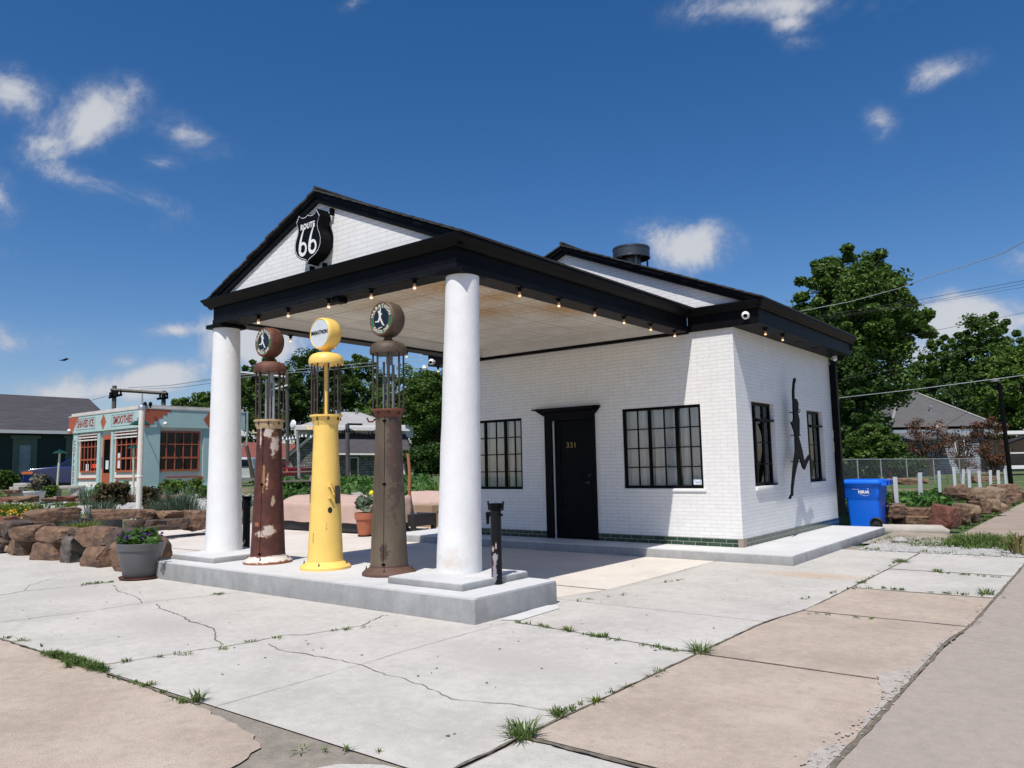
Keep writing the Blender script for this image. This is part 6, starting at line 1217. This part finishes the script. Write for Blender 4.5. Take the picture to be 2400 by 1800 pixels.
GT = [(205, 1170, .75, .7, 130, m_bladeB, 23.4, 'pale ornamental grass before the shop door'), (232, 1203, .55, .9, 260, m_bladeB, 20, 'blue green grass clump in the gravel bed, left of the round shrub'), (195, 1222, .42, .8, 420, m_bladeY, 17.6, 'bright yellow green grass clump between the rock slabs'), (420, 1205, .85, 1.1, 420, m_bladeB, 19.8, 'large blue green ornamental grass left of the column'), (455, 1200, .8, .9, 300, m_bladeB, 19.6, 'second large ornamental grass beside the column'), (375, 1200, .5, .7, 200, m_bladeB, 19.8, 'smaller blue grass clump between pipe pole and column'), (305, 1150, .5, .5, 80, m_bladeR, 24, 'thin brown grass at the shop corner'), (545, 1185, .5, .8, 220, m_bladeB, 20.5, 'pale grass clump between column and red pump'), (575, 1172, .4, .7, 160, m_bladeB, 22, 'small grass clump behind the red pump')]
for i, (u, v, h, s_, n, m, D, lab) in enumerate(GT): P = at(u, v, D); P[2] = gz(P[0], P[1])-.02; tuft(P, h, s_, n, m, lab, 460+i, name='ornamental_grass', cat='ornamental grass', group='ornamental grasses in the garden', w=.008)
rs = np.random.default_rng(21)
pebbles('gravel', 'pale gravel mulch between the garden shrubs', [(-22+9*rs.random(), 3.4+6*rs.random(), U(.02, .04)) for _ in range(2600)], m_peb)
mb = grid_mesh(lin(-24, -13.7, .6), lin(3.6, 9, .6), lambda x, y: hgt(x, y)+.012); struct('gravel_bed', mb, m_grav, 180)
mb = grid_mesh(lin(-15, -5.6, .6), lin(10.3, 14, .6), lambda x, y: hgt(x, y)+.012); struct('gravel_bed', mb, m_grav, 180)
pts = [(U(-24, -14), U(3, 9), U(.06, .16), .2, 8, .006) for _ in range(140)]; cover('ground_cover', 'sparse low herbs between the garden shrubs', pts, m_bladeC)
pts = [(U(-30, -19), U(1.5, 5), U(.08, .25), .3, 12, .01) for _ in range(240)]; cover('grass', 'weedy grass at the far left of the garden', pts, m_bladeC)
pts = []
for _ in range(520): P = at(U(600, 1010), 1120, U(21.5, 33)); pts.append((P[0], P[1], U(.15, .5), 0, 14, .10))
cover('ground_cover', 'lush green planting between the patio and the stone house', pts, m_bladeC, leafy=True)
# ------------------------------------------------------------------ dark green house, blue car, utility pole
m_dkg = mat('dark green clapboard', (.012, .028, .022), .7, var=.1, vs=2, bump=1, bs=2, stretch=(.1, .1, 7)); m_lg = mat('sage window trim', (.10, .14, .09), .7); m_shd = mat('charcoal shingles', (.06, .055, .06), .9, var=.3, vs=3, bump=.6, bs=10, stretch=(.5, .5, 6))
GX = -38.17; GH = thing('green_house', 'dark green clapboard house with long charcoal shingle roof', 'house', (GX, 8, .8)); ze, zr = 3.62, 5.75; ya_, yb_ = -6, 14.4
obj('wall', MB().box(GX-8, ya_, .3, GX, yb_-.4, ze), m_dkg, GH)
mb = MB(); mb.prism([(GX+.35, ze-.05), (GX-4.2, zr), (GX-8.6, ze-.05), (GX-8.6, ze-.2), (GX-4.2, zr-.15), (GX+.35, ze-.2)], ya_, yb_, 'y'); obj('roof', fixnormals(obj('t', mb, None)).data and mb, m_shd, GH); bpy.data.objects.remove(bpy.data.objects['t'])
obj('gutter', MB().box(GX+.35, ya_, ze-.2, GX+.5, yb_, ze-.04), m_whs, GH)
for (a, c) in ((120, 330), (610, 820)):
    zl = lambda p, q: (p/3.95, 880+q/3.95); y0, z1 = onx(*zl(a, 580), GX)[1:]; y1, z0 = onx(*zl(c, 920), GX)[1:]; w = obj('window', MB().box(GX+.001, y0, z0, GX+.06, y1, z1), m_lg, GH); obj('pane', MB().box(GX+.061, y0+.3, z0+.1, GX+.07, y1-.3, z1-.35), mat('curtained pane', (.25, .29, .30), .2, var=.2, vs=2), w); obj('lintel', MB().box(GX+.001, y0-.12, z1-.02, GX+.12, y1+.12, z1+.14), m_lg, w)
m_car = mat('deep blue car paint', (.006, .022, .10), .22, var=.05, coat=1, spec=.5); m_carg = mat('car glass', (.01, .015, .02), .04, spec=.8); m_chr = mat('chrome', (.6, .6, .6), .15, metal=1); m_or = mat('orange lamp lens', (.7, .18, .06), .2)
CR = at(50, 1150, 36); cz = .58; CAR = thing('parked_car', 'dark blue suv parked nose out between green house and coffee shop', 'car', (CR[0], CR[1], cz))
cp = lambda x, z: (CR[0]+x*.0, 0, 0)
prof = [(0, .45), (.0, .8), (.08, .95), (.35, 1.06), (1.15, 1.12), (1.35, 1.15), (2.1, 1.62), (2.5, 1.72), (4.2, 1.70), (4.75, 1.15), (4.85, .5), (4.6, .32), (.2, .32)]
def carplace(mb, a=-.62): return mb
def CP_(mb):  # car axes: x backwards from the nose, y across
    an = .42; X = rx*math.cos(an)+fx*math.sin(an); Y = -rx*math.sin(an)+fx*math.cos(an); mb.v = [tuple(np.array([CR[0], CR[1], cz])+X*x+Y*y+np.array([0, 0, z])) for x, y, z in mb.v]; return mb
mb = MB(); mb.prism([p for p in prof if p[0] < 1.3 or p[1] < 1.2 or p[0] > 4.7][0:0] or [(0, .45), (0, .8), (.08, .95), (.35, 1.06), (1.25, 1.13), (4.8, 1.13), (4.85, .5), (4.6, .32), (.2, .32)], .0, 1.85); bdy = obj('body', CP_(mb), m_car, CAR, 30); md = bdy.modifiers.new('b', 'BEVEL'); md.width = .07; md.segments = 3
mb = MB(); V = [(1.25, .08, 1.12), (4.75, .08, 1.12), (4.75, 1.77, 1.12), (1.25, 1.77, 1.12), (2.2, .25, 1.68), (4.25, .25, 1.70), (4.25, 1.6, 1.70), (2.2, 1.6, 1.68)]; mb.add(V, [(0, 1, 5, 4), (1, 2, 6, 5), (2, 3, 7, 6), (3, 0, 4, 7), (4, 5, 6, 7)]); obj('cabin', CP_(mb), m_car, CAR)
mb = MB(); mb.add([(1.42, .10, 1.17), (3.0, .085, 1.17), (2.9, .235, 1.6), (2.2, .235, 1.6)], [(0, 1, 2, 3)]); mb.v = [(x, y-.015, z) for x, y, z in mb.v]; mb.add([(1.30, .15, 1.16), (2.14, .3, 1.62), (2.14, 1.55, 1.62), (1.30, 1.7, 1.16)], [(0, 1, 2, 3)]); mb.v[-4:] = [(x-.03, y, z+.02) for x, y, z in mb.v[-4:]]; obj('window', CP_(mb), m_carg, CAR)
for x in (.95, 3.9):
    wv = MB(); wv.lathe([(.36, -.02), (.38, .0), (.38, .2), (.2, .22), (0, .2)], x, .0, .36, 28, 'y'); wh = obj('wheel', CP_(wv), m_tyre, CAR, 40); wv = MB(); wv.lathe([(0, -.0), (.24, -.01), (.25, .02), (0, .03)], x, -.025, .36, 16, 'y'); obj('rim', CP_(wv), m_iron, wh)
for y in (.04, 1.5): hl = obj('headlight', CP_(MB().box(-.02, y, .78, .45, y+.32, .93) if y > 1 else MB().box(-.02, -.012, .80, .42, .28, .92)), m_or, CAR)
obj('grille', CP_(MB().box(-.02, .36, .6, .05, 1.48, .94)), m_iron, CAR); obj('bumper', CP_(MB().box(-.06, .1, .38, .06, 1.75, .56, bev=.02)), m_car, CAR); obj('trim_strip', CP_(MB().box(.02, -.014, .945, .42, .01, .965)), m_chr, CAR)
UP = thing('utility_pole', 'weathered double utility pole with long crossarm above the shop roof', 'utility pole', tuple(at(268, 1100, 60))); m_wood = mat('grey weathered wood', (.13, .11, .095), .9, var=.2)
for (u, vt) in ((268.5, 904), (384, 916)): P = at(u, vt, 60); obj('post', MB().tube([(P[0], P[1], .3), tuple(P)], .17, 8), m_wood, UP)
a, b = at(260, 913.5, 59.7), at(391, 922, 59.7); obj('crossarm', MB().tube([tuple(a), tuple(b)], .13, 4), m_wood, UP)
mb = MB()
for (u, v) in ((258, 930), (262, 928), (275, 926), (283, 924), (375, 934), (386, 933), (392, 931)): P = at(u, v, 59.6); mb.tube([tuple(P), tuple(P+np.array([0, 0, .35]))], .07, 6)
mb.tube([tuple(at(255, 932, 59.7)), tuple(at(286, 925, 59.7))], .09, 4); mb.tube([tuple(at(368, 935, 59.7)), tuple(at(394, 932, 59.7))], .09, 4); obj_pieces('insulator', mb, m_iron, UP)
single('bird', MB().add([(0, 0, 0), (.5, .2, .12), (.45, .35, .08), (0, .3, 0), (-.5, .2, .12), (-.45, .35, .08)], [(0, 1, 2, 3), (0, 3, 5, 4)]), m_iron, 'tiny dark bird gliding in the sky above the green house', 'bird').location = tuple(at(139, 845, 45))
# ------------------------------------------------------------------ behind the pumps: houses, vehicles, table, poles
def flat(name, D, pts, m, par, thick=.2):   # wall or roof slab of real thickness seen face on, given by its corners
    P = [at(u, v, D if not isinstance(D, list) else D[i]) for i, (u, v) in enumerate(pts)]; n = len(P); Q = [p+fx*thick for p in P]
    return obj(name, MB().add(P+Q, [tuple(range(n)), tuple(range(2*n-1, n-1, -1))]+[(i, i+n, (i+1) % n+n, (i+1) % n) for i in range(n)]), m, par)
m_stone = brick_mat('rubble stone', (.33, .30, .26), (.14, .13, .12), (.10, .09, .08), .32, .2, .03, .9, 1., .35, .05); m_lgr = mat('light grey shingles', (.34, .33, .32), .9, var=.1, vs=4, bump=.4, bs=12)
SHs = thing('stone_house', 'rubble stone house with white upper storey and light grey hip roof', 'house', tuple(at(820, 1122, 60)))
flat('wall', 60, [(672, 1130), (965, 1130), (965, 1060), (790, 1060), (732, 1018), (672, 1068)], m_stone, SHs, 5)
flat('upper_wall', 62, [(690, 1022), (950, 1022), (950, 996), (690, 996)], m_whs, SHs, 5)
flat('lower_roof', [59.4, 59.4, 62, 62], [(783, 1062), (965, 1063), (950, 1017), (783, 1015)], m_shd, SHs, .3)
flat('eave_board', 59.3, [(783, 1066), (967, 1067), (967, 1063), (783, 1062)], m_whs, SHs, .2)
flat('gable_board', 59.6, [(669, 1071), (672, 1073), (733, 1022), (731, 1017)], m_whs, SHs, .5); flat('gable_roof', [59.5, 59.5, 64, 64], [(668, 1069), (730, 1015), (760, 1012), (700, 1066)], m_shd, SHs, .2)
flat('hip_roof', [61, 61, 66, 66, 66], [(682, 1003), (960, 1007), (846, 967), (806, 965), (740, 985)], m_lgr, SHs, .4); flat('upper_eave', 60.9, [(682, 1007), (960, 1010), (960, 1007), (682, 1003)], m_whs, SHs, .2)
wn = flat('window', 59.9, [(819, 1124), (840.5, 1123), (840.5, 1071), (819, 1071)], m_whs, SHs, .1); flat('pane', 59.8, [(821, 1118), (837, 1117), (837, 1074), (821, 1074)], mat('dark pane', (.02, .02, .022), .1), wn, .05)
obj('roof_pipe', MB().tube([tuple(at(836, 970, 62)), tuple(at(836, 958, 62))], .12, 8), m_steel, SHs); P = at(948, 1135, 59); obj('porch_post', MB().tube([tuple(P), tuple(at(947, 1066, 59))], .1, 8), m_whs, SHs)
for i, (u, v) in enumerate(((686, 995),)): P = at(u, v, 58); t = thing('satellite_dish', 'pale satellite dish at the left eave of the stone house', 'satellite dish', tuple(P)); mb = MB().lathe([(0, 0), (.25, .04), (.36, .14)], P[0], P[1]-.1, P[2], 16, 'y', caps=False); obj('dish', mb, m_stick, t); obj('mount', MB().tube([tuple(P), tuple(at(u-4, v+10, 58))], .03, 5), m_steel, t)
RR = thing('red_roof_house', 'low house with brick red roof behind the rusty red pump', 'house', tuple(at(630, 1110, 68)))
flat('roof', [66, 66, 70, 70], [(560, 1073), (700, 1073), (690, 1040), (572, 1036)], mat('red brown roof', (.20, .06, .045), .85, var=.12, vs=2), RR, .3); flat('wall', 68, [(560, 1115), (700, 1115), (700, 1073), (560, 1073)], mat('grey plank wall', (.22, .20, .19), .8, var=.2, vs=6, stretch=(6, 6, .3)), RR, 3); flat('eave_board', 65.9, [(560, 1076), (700, 1076), (700, 1073), (560, 1073)], mat('dull cream board', (.40, .36, .28), .7), RR, .1)
# red pickup, seen from the side rear
m_redp = mat('dark red car paint', (.16, .006, .012), .25, coat=1, var=.05); D = 46.
PK = thing('pickup_truck', 'dark red pickup truck parked before the stone house', 'pickup truck', tuple(at(690, 1122, D)))
bd = flat('body', D, [(640, 1115), (718, 1115), (718, 1096), (672, 1095), (640, 1096)], m_redp, PK, 1.7); bv = bd.modifiers.new('b', 'BEVEL'); bv.width = .06; bv.segments = 2
cb_ = flat('cabin', D+.1, [(628, 1096), (671, 1096), (664, 1081), (634, 1080)], m_redp, PK, 1.5); flat('window', D+.05, [(632, 1094), (668, 1094), (662, 1083), (636, 1082)], m_carg, PK, .04)
flat('tail_light', D-.03, [(671, 1105), (675, 1105), (673, 1099), (671, 1098)], m_or, PK, .1)
for u in (652, 705): P = at(u, 1116, D-.02); obj('wheel', facing(MB().lathe([(0, 0), (.33, .0), (.36, .03), (.36, .22)], 0, 0, 0, 20, 'y').move(0, 0, P[2]), P), m_tyre, PK, 40)
D = 40.; WV = thing('parked_car', 'silver white suv seen from behind beside the left column', 'car', tuple(at(575, 1132, D)))
bw = flat('body', D, [(548, 1128), (594, 1128), (595, 1096), (590, 1072), (550, 1071), (546, 1096)], mat('silver white paint', (.55, .57, .56), .3, coat=.8, var=.04), WV, 3.5); bv = bw.modifiers.new('b', 'BEVEL'); bv.width = .08; bv.segments = 2
flat('rear_window', D-.04, [(551, 1093), (590, 1093), (587, 1078), (553, 1077)], m_carg, WV, .03); flat('bumper', D-.1, [(546, 1128), (596, 1128), (596, 1119), (546, 1119)], m_steel, WV, .3); flat('tail_light', D-.05, [(588, 1110), (593, 1110), (594, 1098), (590, 1098)], m_or, WV, .05)
for u in (553, 588): P = at(u, 1130, D+.3); obj('wheel', facing(MB().box(-.1, 0, -.35, .1, .6, .1).move(0, 0, P[2]), P), m_tyre, WV)
# picnic table
D = 26.; PT = thing('picnic_table', 'weathered wooden picnic table between the red and yellow pumps', 'picnic table', tuple(at(692, 1145, D))); P = at(690, 1137, D); z0 = gz(P[0], P[1]); m_pw = mat('weathered grey planks', (.17, .14, .12), .85, var=.2, vs=6)
mb = MB()
for i in range(5): mb.box(-.9, -.38+i*.155, z0+.72, .95, -.24+i*.155, z0+.76)
obj('tabletop', facing(mb, P), m_pw, PT)
for y in (-.85, .60): mb = MB(); mb.box(-.9, y, z0+.42, .95, y+.12, z0+.455); mb.box(-.9, y+.135, z0+.42, .95, y+.255, z0+.455); obj('bench', facing(mb, P), m_pw, PT)
for x in (-.6, .65):
    for s_ in (-1, 1): obj('leg', facing(MB().tube([(x, s_*.75, z0-.02), (x, s_*.2, z0+.72)], .05, 4), P), m_pw, PT)
    obj('crossbeam', facing(MB().box(x-.03, -.8, z0+.34, x+.03, .8, z0+.42), P), m_pw, PT)
# poles and string lights
def pole(name, u0, v0, u1, v1, D, r, m, label, cat='pole'): a, b = at(u0, v0, D), at(u1, v1, D); return single(name, MB().tube([tuple(a), tuple((a+b)/2+np.array([.02, 0, 0])), tuple(b)], [r, r*.95, r*.85], 10), m, label, cat, loc=tuple(a), smooth=60)
pole('rustic_pole', 702, 1135, 697, 1010, 30, .068, mat('pale birch bark', (.32, .30, .28), .8, var=.35, vs=5), 'pale mottled tree trunk pole behind the picnic table')
D = 32.; LT = thing('string_light_pole', 'dark metal pole with side arm holding string lights before the stone house', 'pole', tuple(at(815, 1130, D))); a, b = at(815.5, 1130, D), at(814, 994, D); obj('pole', MB().tube([tuple(a), tuple(b)], .085, 8), mat('grey brown metal pole', (.10, .09, .09), .6), LT, 60); obj('arm', MB().tube([tuple(b), tuple(at(849, 994.5, D))], .04, 6), m_iron, LT)
D = 24.; pole('leaning_pole', 592, 1120, 578, 1045, D, .065, m_bark, 'dark leaning trunk between the left column and the red pump', 'pole'); pole('grey_pole', 578, 1045, 580, 963, D, .035, m_steel, 'grey metal pipe topping the dark leaning trunk', 'pole'); 
UP2 = thing('utility_pole', 'utility pole with white crossarm behind the red pump', 'utility pole', tuple(at(674, 1090, 50))); obj('post', MB().tube([tuple(at(674, 1100, 50)), tuple(at(673, 872, 50))], .12, 8), mat('grey pole wood', (.10, .09, .08), .9), UP2); obj('crossarm', MB().tube([tuple(at(560, 873, 50)), tuple(at(671, 884, 50))], .085, 4), mat('white crossarm', (.42, .42, .42), .7), UP2); obj('lamp_arm', MB().tube([tuple(at(673, 915, 50)), tuple(at(645, 911, 50)), tuple(at(674, 903, 49.8))], .055, 6), m_whs, UP2)
SL = [(640, 1015), (668, 1024), (690, 1022), (712, 1016), (745, 1022)], [(760, 1005), (800, 1010), (815, 1004)], [(815, 1002), (835, 1012), (860, 1014), (885, 1006)], [(815, 1004), (845, 1016), (870, 1019), (895, 1010)]
for j, L_2 in enumerate(SL):
    P = [at(u, v, 31) for u, v in L_2]; t = thing('string_lights', ('string of small white bulbs hanging left of the yellow pump', 'short string of bulbs right of the yellow pump', 'upper string of bulbs right of the dark metal pole', 'lower string of bulbs right of the dark metal pole')[j], 'string lights', tuple(P[0])); obj('cable', MB().tube([tuple(p) for p in P], .01, 4), m_wire, t); mb = MB()
    for a, b in zip(P, P[1:]):
        for k in range(3): q = a+(b-a)*(k+.5)/3; mb.lathe([(0, -.16), (.045, -.11), (.02, -.04), (.02, 0)], q[0], q[1], q[2], 8)
    obj('bulbs', mb, m_stick if j == 0 else m_iron, t)
# ------------------------------------------------------------------ patio furniture
m_tarp = mat('dusty pink cover', (.48, .335, .275), .85, var=.05, vs=3, bump=.5, bs=5, dist=.05); m_rat = mat('black rattan', (.016, .015, .017), .6, bump=.4, bs=60)
def cover_box(name, label, x0, x1, y0, y1, zf0, zb1, hang, seed, zend=None):
    t = thing(name, label, 'sofa', ((x0+x1)/2, (y0+y1)/2, -.07)); nx, ny = 46, 16; V = []; F = []
    def top(sx, sy):
        z = zf0+(zb1-zf0)*smooth_step(sy*2.2); z += .03*fbm(sx*5, sy*3, seed)+.012*fbm(sx*16, sy*9, seed)
        return z-.07*abs(2*sx-1)**6*0
    for j in range(ny+1):
        for i in range(nx+1): V.append((x0+(x1-x0)*i/nx, y0+(y1-y0)*j/ny, top(i/nx, j/ny)))
    F += [(j*(nx+1)+i, j*(nx+1)+i+1, (j+1)*(nx+1)+i+1, (j+1)*(nx+1)+i) for j in range(ny) for i in range(nx)]
    rim = [(i, 0) for i in range(nx)]+[(nx, j) for j in range(ny)]+[(nx-i, ny) for i in range(nx)]+[(0, ny-j) for j in range(ny)]; m = len(rim); cxm, cym = (x0+x1)/2, (y0+y1)/2; base = len(V)
    for lev in range(1, 8):
        f = lev/7
        for k, (i, j) in enumerate(rim):
            p = V[j*(nx+1)+i]; o = .02+.03*f+.03*f*noise.noise(Vector((p[0]*2.2, p[1]*2.2, f*1.3+seed))); dx = o*(1 if i == nx else -1 if i == 0 else 0); dy = o*(1 if j == ny else -1 if j == 0 else 0)
            zl = hang+.05*noise.noise(Vector((p[0]*1.3, p[1]*1.3, seed))); V.append((p[0]+dx, p[1]+dy, p[2]+(zl-p[2])*f))
    for k in range(m):
        k2 = (k+1) % m; a = rim[k][1]*(nx+1)+rim[k][0]; b = rim[k2][1]*(nx+1)+rim[k2][0]; F.append((a, base+k, base+k2, b))
        for lev in range(6): F.append((base+lev*m+k, base+(lev+1)*m+k, base+(lev+1)*m+k2, base+lev*m+k2))
    obj('sofa_cover', MB().add(V, F), m_tarp, t, 180); obj('sofa_base', MB().box(x0+.02, y0+.02, -.04, x1-.02, y1-.02, hang+.06), m_rat, t)
    for (x, y) in ((x0+.08, y0+.08), (x1-.08, y0+.08), (x0+.08, y1-.08), (x1-.08, y1-.08), ((x0+x1)/2, y0+.08)): obj('foot', MB().box(x-.04, y-.04, -.07, x+.04, y+.04, -.035), m_steel, t)
cover_box('covered_sofa', 'long outdoor sofa under a dusty pink cover behind the yellow pump', -10.65, -7.2, 5.3, 6.25, .58, .72, .15, 3)
cover_box('covered_sofa', 'second pink covered sofa partly hidden behind the olive pump and near column', -9.3, -6.4, 7.95, 8.9, .50, .72, .12, 8)
TB = thing('coffee_table', 'low black rattan table between the olive pump and near column', 'table', (-7.5, 6.5, -.07)); obj('tabletop', MB().box(-8.1, 6.12, .05, -6.97, 6.85, .31, bev=.01), m_rat, TB)
for (x, y) in ((-8.04, 6.17), (-7.02, 6.17), (-8.04, 6.8), (-7.02, 6.8)): obj('leg', MB().box(x-.045, y-.045, -.07, x+.045, y+.045, .06), m_rat, TB)
CB = single('cardboard_box', MB().box(-8.25, 7.25, -.068, -7.5, 7.75, .44), mat('brown cardboard', (.36, .25, .16), .85, var=.05), 'closed brown cardboard box on the patio behind the black table', 'box', loc=(-7.9, 7.5, -.07)); obj('hand_hole', MB().box(-7.499, 7.42, .26, -7.497, 7.6, .30), m_dark, CB)
mb = MB(); br = [(967.7, 1210), (963, 1176), (959, 1149), (960.4, 1108.5), (956.3, 1063)]; Pz = at(967, 1210, depth((-7.3, 6.35, .31))); P = [at(u, v, depth(Pz)) for u, v in br]; mb.tube([tuple(p) for p in P], [.04, .032, .034, .038, .034], 10)
DW = thing('driftwood_stick', 'tall crooked peeled copper coloured branch standing on the black table', 'branch', tuple(P[0])); obj('stick', mb, mat('copper brown branch', (.36, .15, .07), .5, var=.15, vs=8), DW, 60); obj('mount_block', MB().box(P[0][0]-.12, P[0][1]-.06, .312, P[0][0]+.06, P[0][1]+.06, .36), m_whs, DW)
m_clay = mat('terracotta clay', (.38, .12, .06), .75, var=.08, vs=5, bump=.2, bs=40)
def claypot(x, y, h, r, lab, z=-.07): t = thing('terracotta_pot', lab, 'flower pot', (x, y, z), group='terracotta pots on the patio'); obj('pot', MB().lathe([(r*.58, 0), (r*.85, h*.72), (r*.95, h*.73), (r*.99, h), (r*.9, h), (r*.86, h*.9)], x, y, z, 28), m_clay, t, 40); obj('soil', MB().lathe([(r*.88, h*.9), (0, h*.92)], x, y, z, 16), m_dirt, t); obj('saucer', MB().lathe([(r*.62, -.0), (r*.72, .025), (0, .02)], x, y, z+.001, 20), m_iron, t); return t
claypot(-7.28, 5.02, .49, .22, 'terracotta pot with grey leaved plant left of the olive pump'); bushlet((-7.28, 5.02, .37), .42, .4, 260, .09, leaf_mat('grey green leaves', (.09, .13, .08), (.26, .32, .22)), 'grey green leafy plant in the middle terracotta pot', 500, name='potted_plant', cat='plant')
claypot(-11.75, 6.35, .57, .25, 'terracotta pot with bushy plant right of the red pump'); bushlet((-11.75, 6.35, .46), .3, .5, 500, .07, m_bladeC, 'green and reddish plant in the terracotta pot beside the red pump', 501, name='potted_plant', cat='plant')
single('mesh_bin', MB().lathe([(.18, 0), (.2, .5), (.19, .5)], -11.2, 6.15, -.07, 20), m_rat, 'black mesh basket between terracotta pot and pink sofa', 'basket', loc=(-11.2, 6.15, -.07), smooth=60)
P = at(868, 1157, 22); tuft(np.array([P[0], P[1], gz(P[0], P[1])]), .5, .5, 90, m_bladeB, 'narrow blue green plant behind the middle terracotta pot', 505, name='garden_plant', cat='plant', w=.012)
for i, (u, w_) in enumerate(((960, 1.), (1000, 1.), (1035, 1.))): P = at(u, 1156, 22.5); tuft(np.array([P[0], P[1], gz(P[0], P[1])-.03]), .55, .9, 110, m_leafB, ('first', 'second', 'third')[i]+' clump of strap leaved plants behind the covered sofa, counted from the olive pump', 510+i, name='strap_leaf_plant', cat='plant', group='strap leaved plants behind the sofa', w=.022, droop=.6)
single('yellow_ball', MB().lathe([(0, -.08), (.06, -.05), (.08, 0), (.06, .05), (0, .08)], 0, 0, 0, 14), mat('yellow ball', (.7, .6, .02), .5), 'small yellow ball ornament behind the middle terracotta pot', 'ornament', smooth=60).location = tuple(at(871.5, 1156, 20.5))
# ------------------------------------------------------------------ grey flower pot by the island
P = onz(310, 1358, 0); GP_ = thing('flower_pot', 'large grey flower pot on a rusty saucer at the island end', 'flower pot', (P[0], P[1], 0)); m_pot = mat('dark grey plastic pot', (.115, .115, .12), .5, var=.05, vs=4)
x, y = P[0], P[1]+.1; mb = MB().lathe([(.19, .03), (.205, .05), (.265, .34), (.268, .36), (.28, .365), (.292, .42), (.298, .45), (.285, .455), (.265, .42)], x, y, 0, 44); obj('pot', mb, m_pot, GP_, 35); obj('soil', MB().lathe([(.272, .41), (0, .42)], x, y, 0, 20), m_dirt, GP_); obj('saucer', MB().lathe([(.2, .0), (.25, .03), (.255, .03), (.24, .01), (0, .012)], x, y, .002, 36), m_rust, GP_, 50)
FP_ = thing('petunias', 'purple petunias with green leaves in the grey pot', 'flowers', (x, y, .41)); rs = np.random.default_rng(77)
C = np.array([[rs.normal()*.12, rs.normal()*.12, abs(rs.normal())*.05] for _ in range(40)]); C[:, 2] += .05; obj('foliage', MB().quads(leaves(C, np.full(40, .085), 2300, .034, rs, up=.8)), m_bladeC, FP_, local=True)
a_ = rs.uniform(0, 6.283, 60); r_2 = rs.uniform(.1, .27, 60); C = np.stack([r_2*np.cos(a_), r_2*np.sin(a_), .16+rs.normal(size=60)*.03-r_2*.15], 1); obj('flower', MB().quads(leaves(C, np.full(60, .016), 330, .028, rs, up=1., elong=1.)), m_pur, FP_, local=True)
tuft((x-.05, y-.02, .42), .24, .3, 90, m_bladeY, 'bright green sprig in the middle of the grey pot', 520, name='green_sprig', cat='plant', w=.008)
# small debris on the pavement
mb = MB(); rs = np.random.default_rng(31)
for _ in range(240):
    x_, y_ = U(-6, 2.7), U(-3.2, 4.2)
    if XI0-.1 < x_ < XI1+.1 and YI0-.1 < y_ < YI1+.1: continue
    r = U(.004, .012); mb.add([(x_+r*math.cos(k)*U(.6, 1.5), y_+r*math.sin(k)*U(.6, 1.5), zf(x_, y_)+U(.003, .007)) for k in (0, 1.3, 2.6, 3.9, 5.2)], [(0, 1, 2, 3, 4)])
tag(obj('leaf_debris', mb, m_crack), 'tiny bits of dry leaf and grit scattered on the pavement', 'debris', kind='stuff')
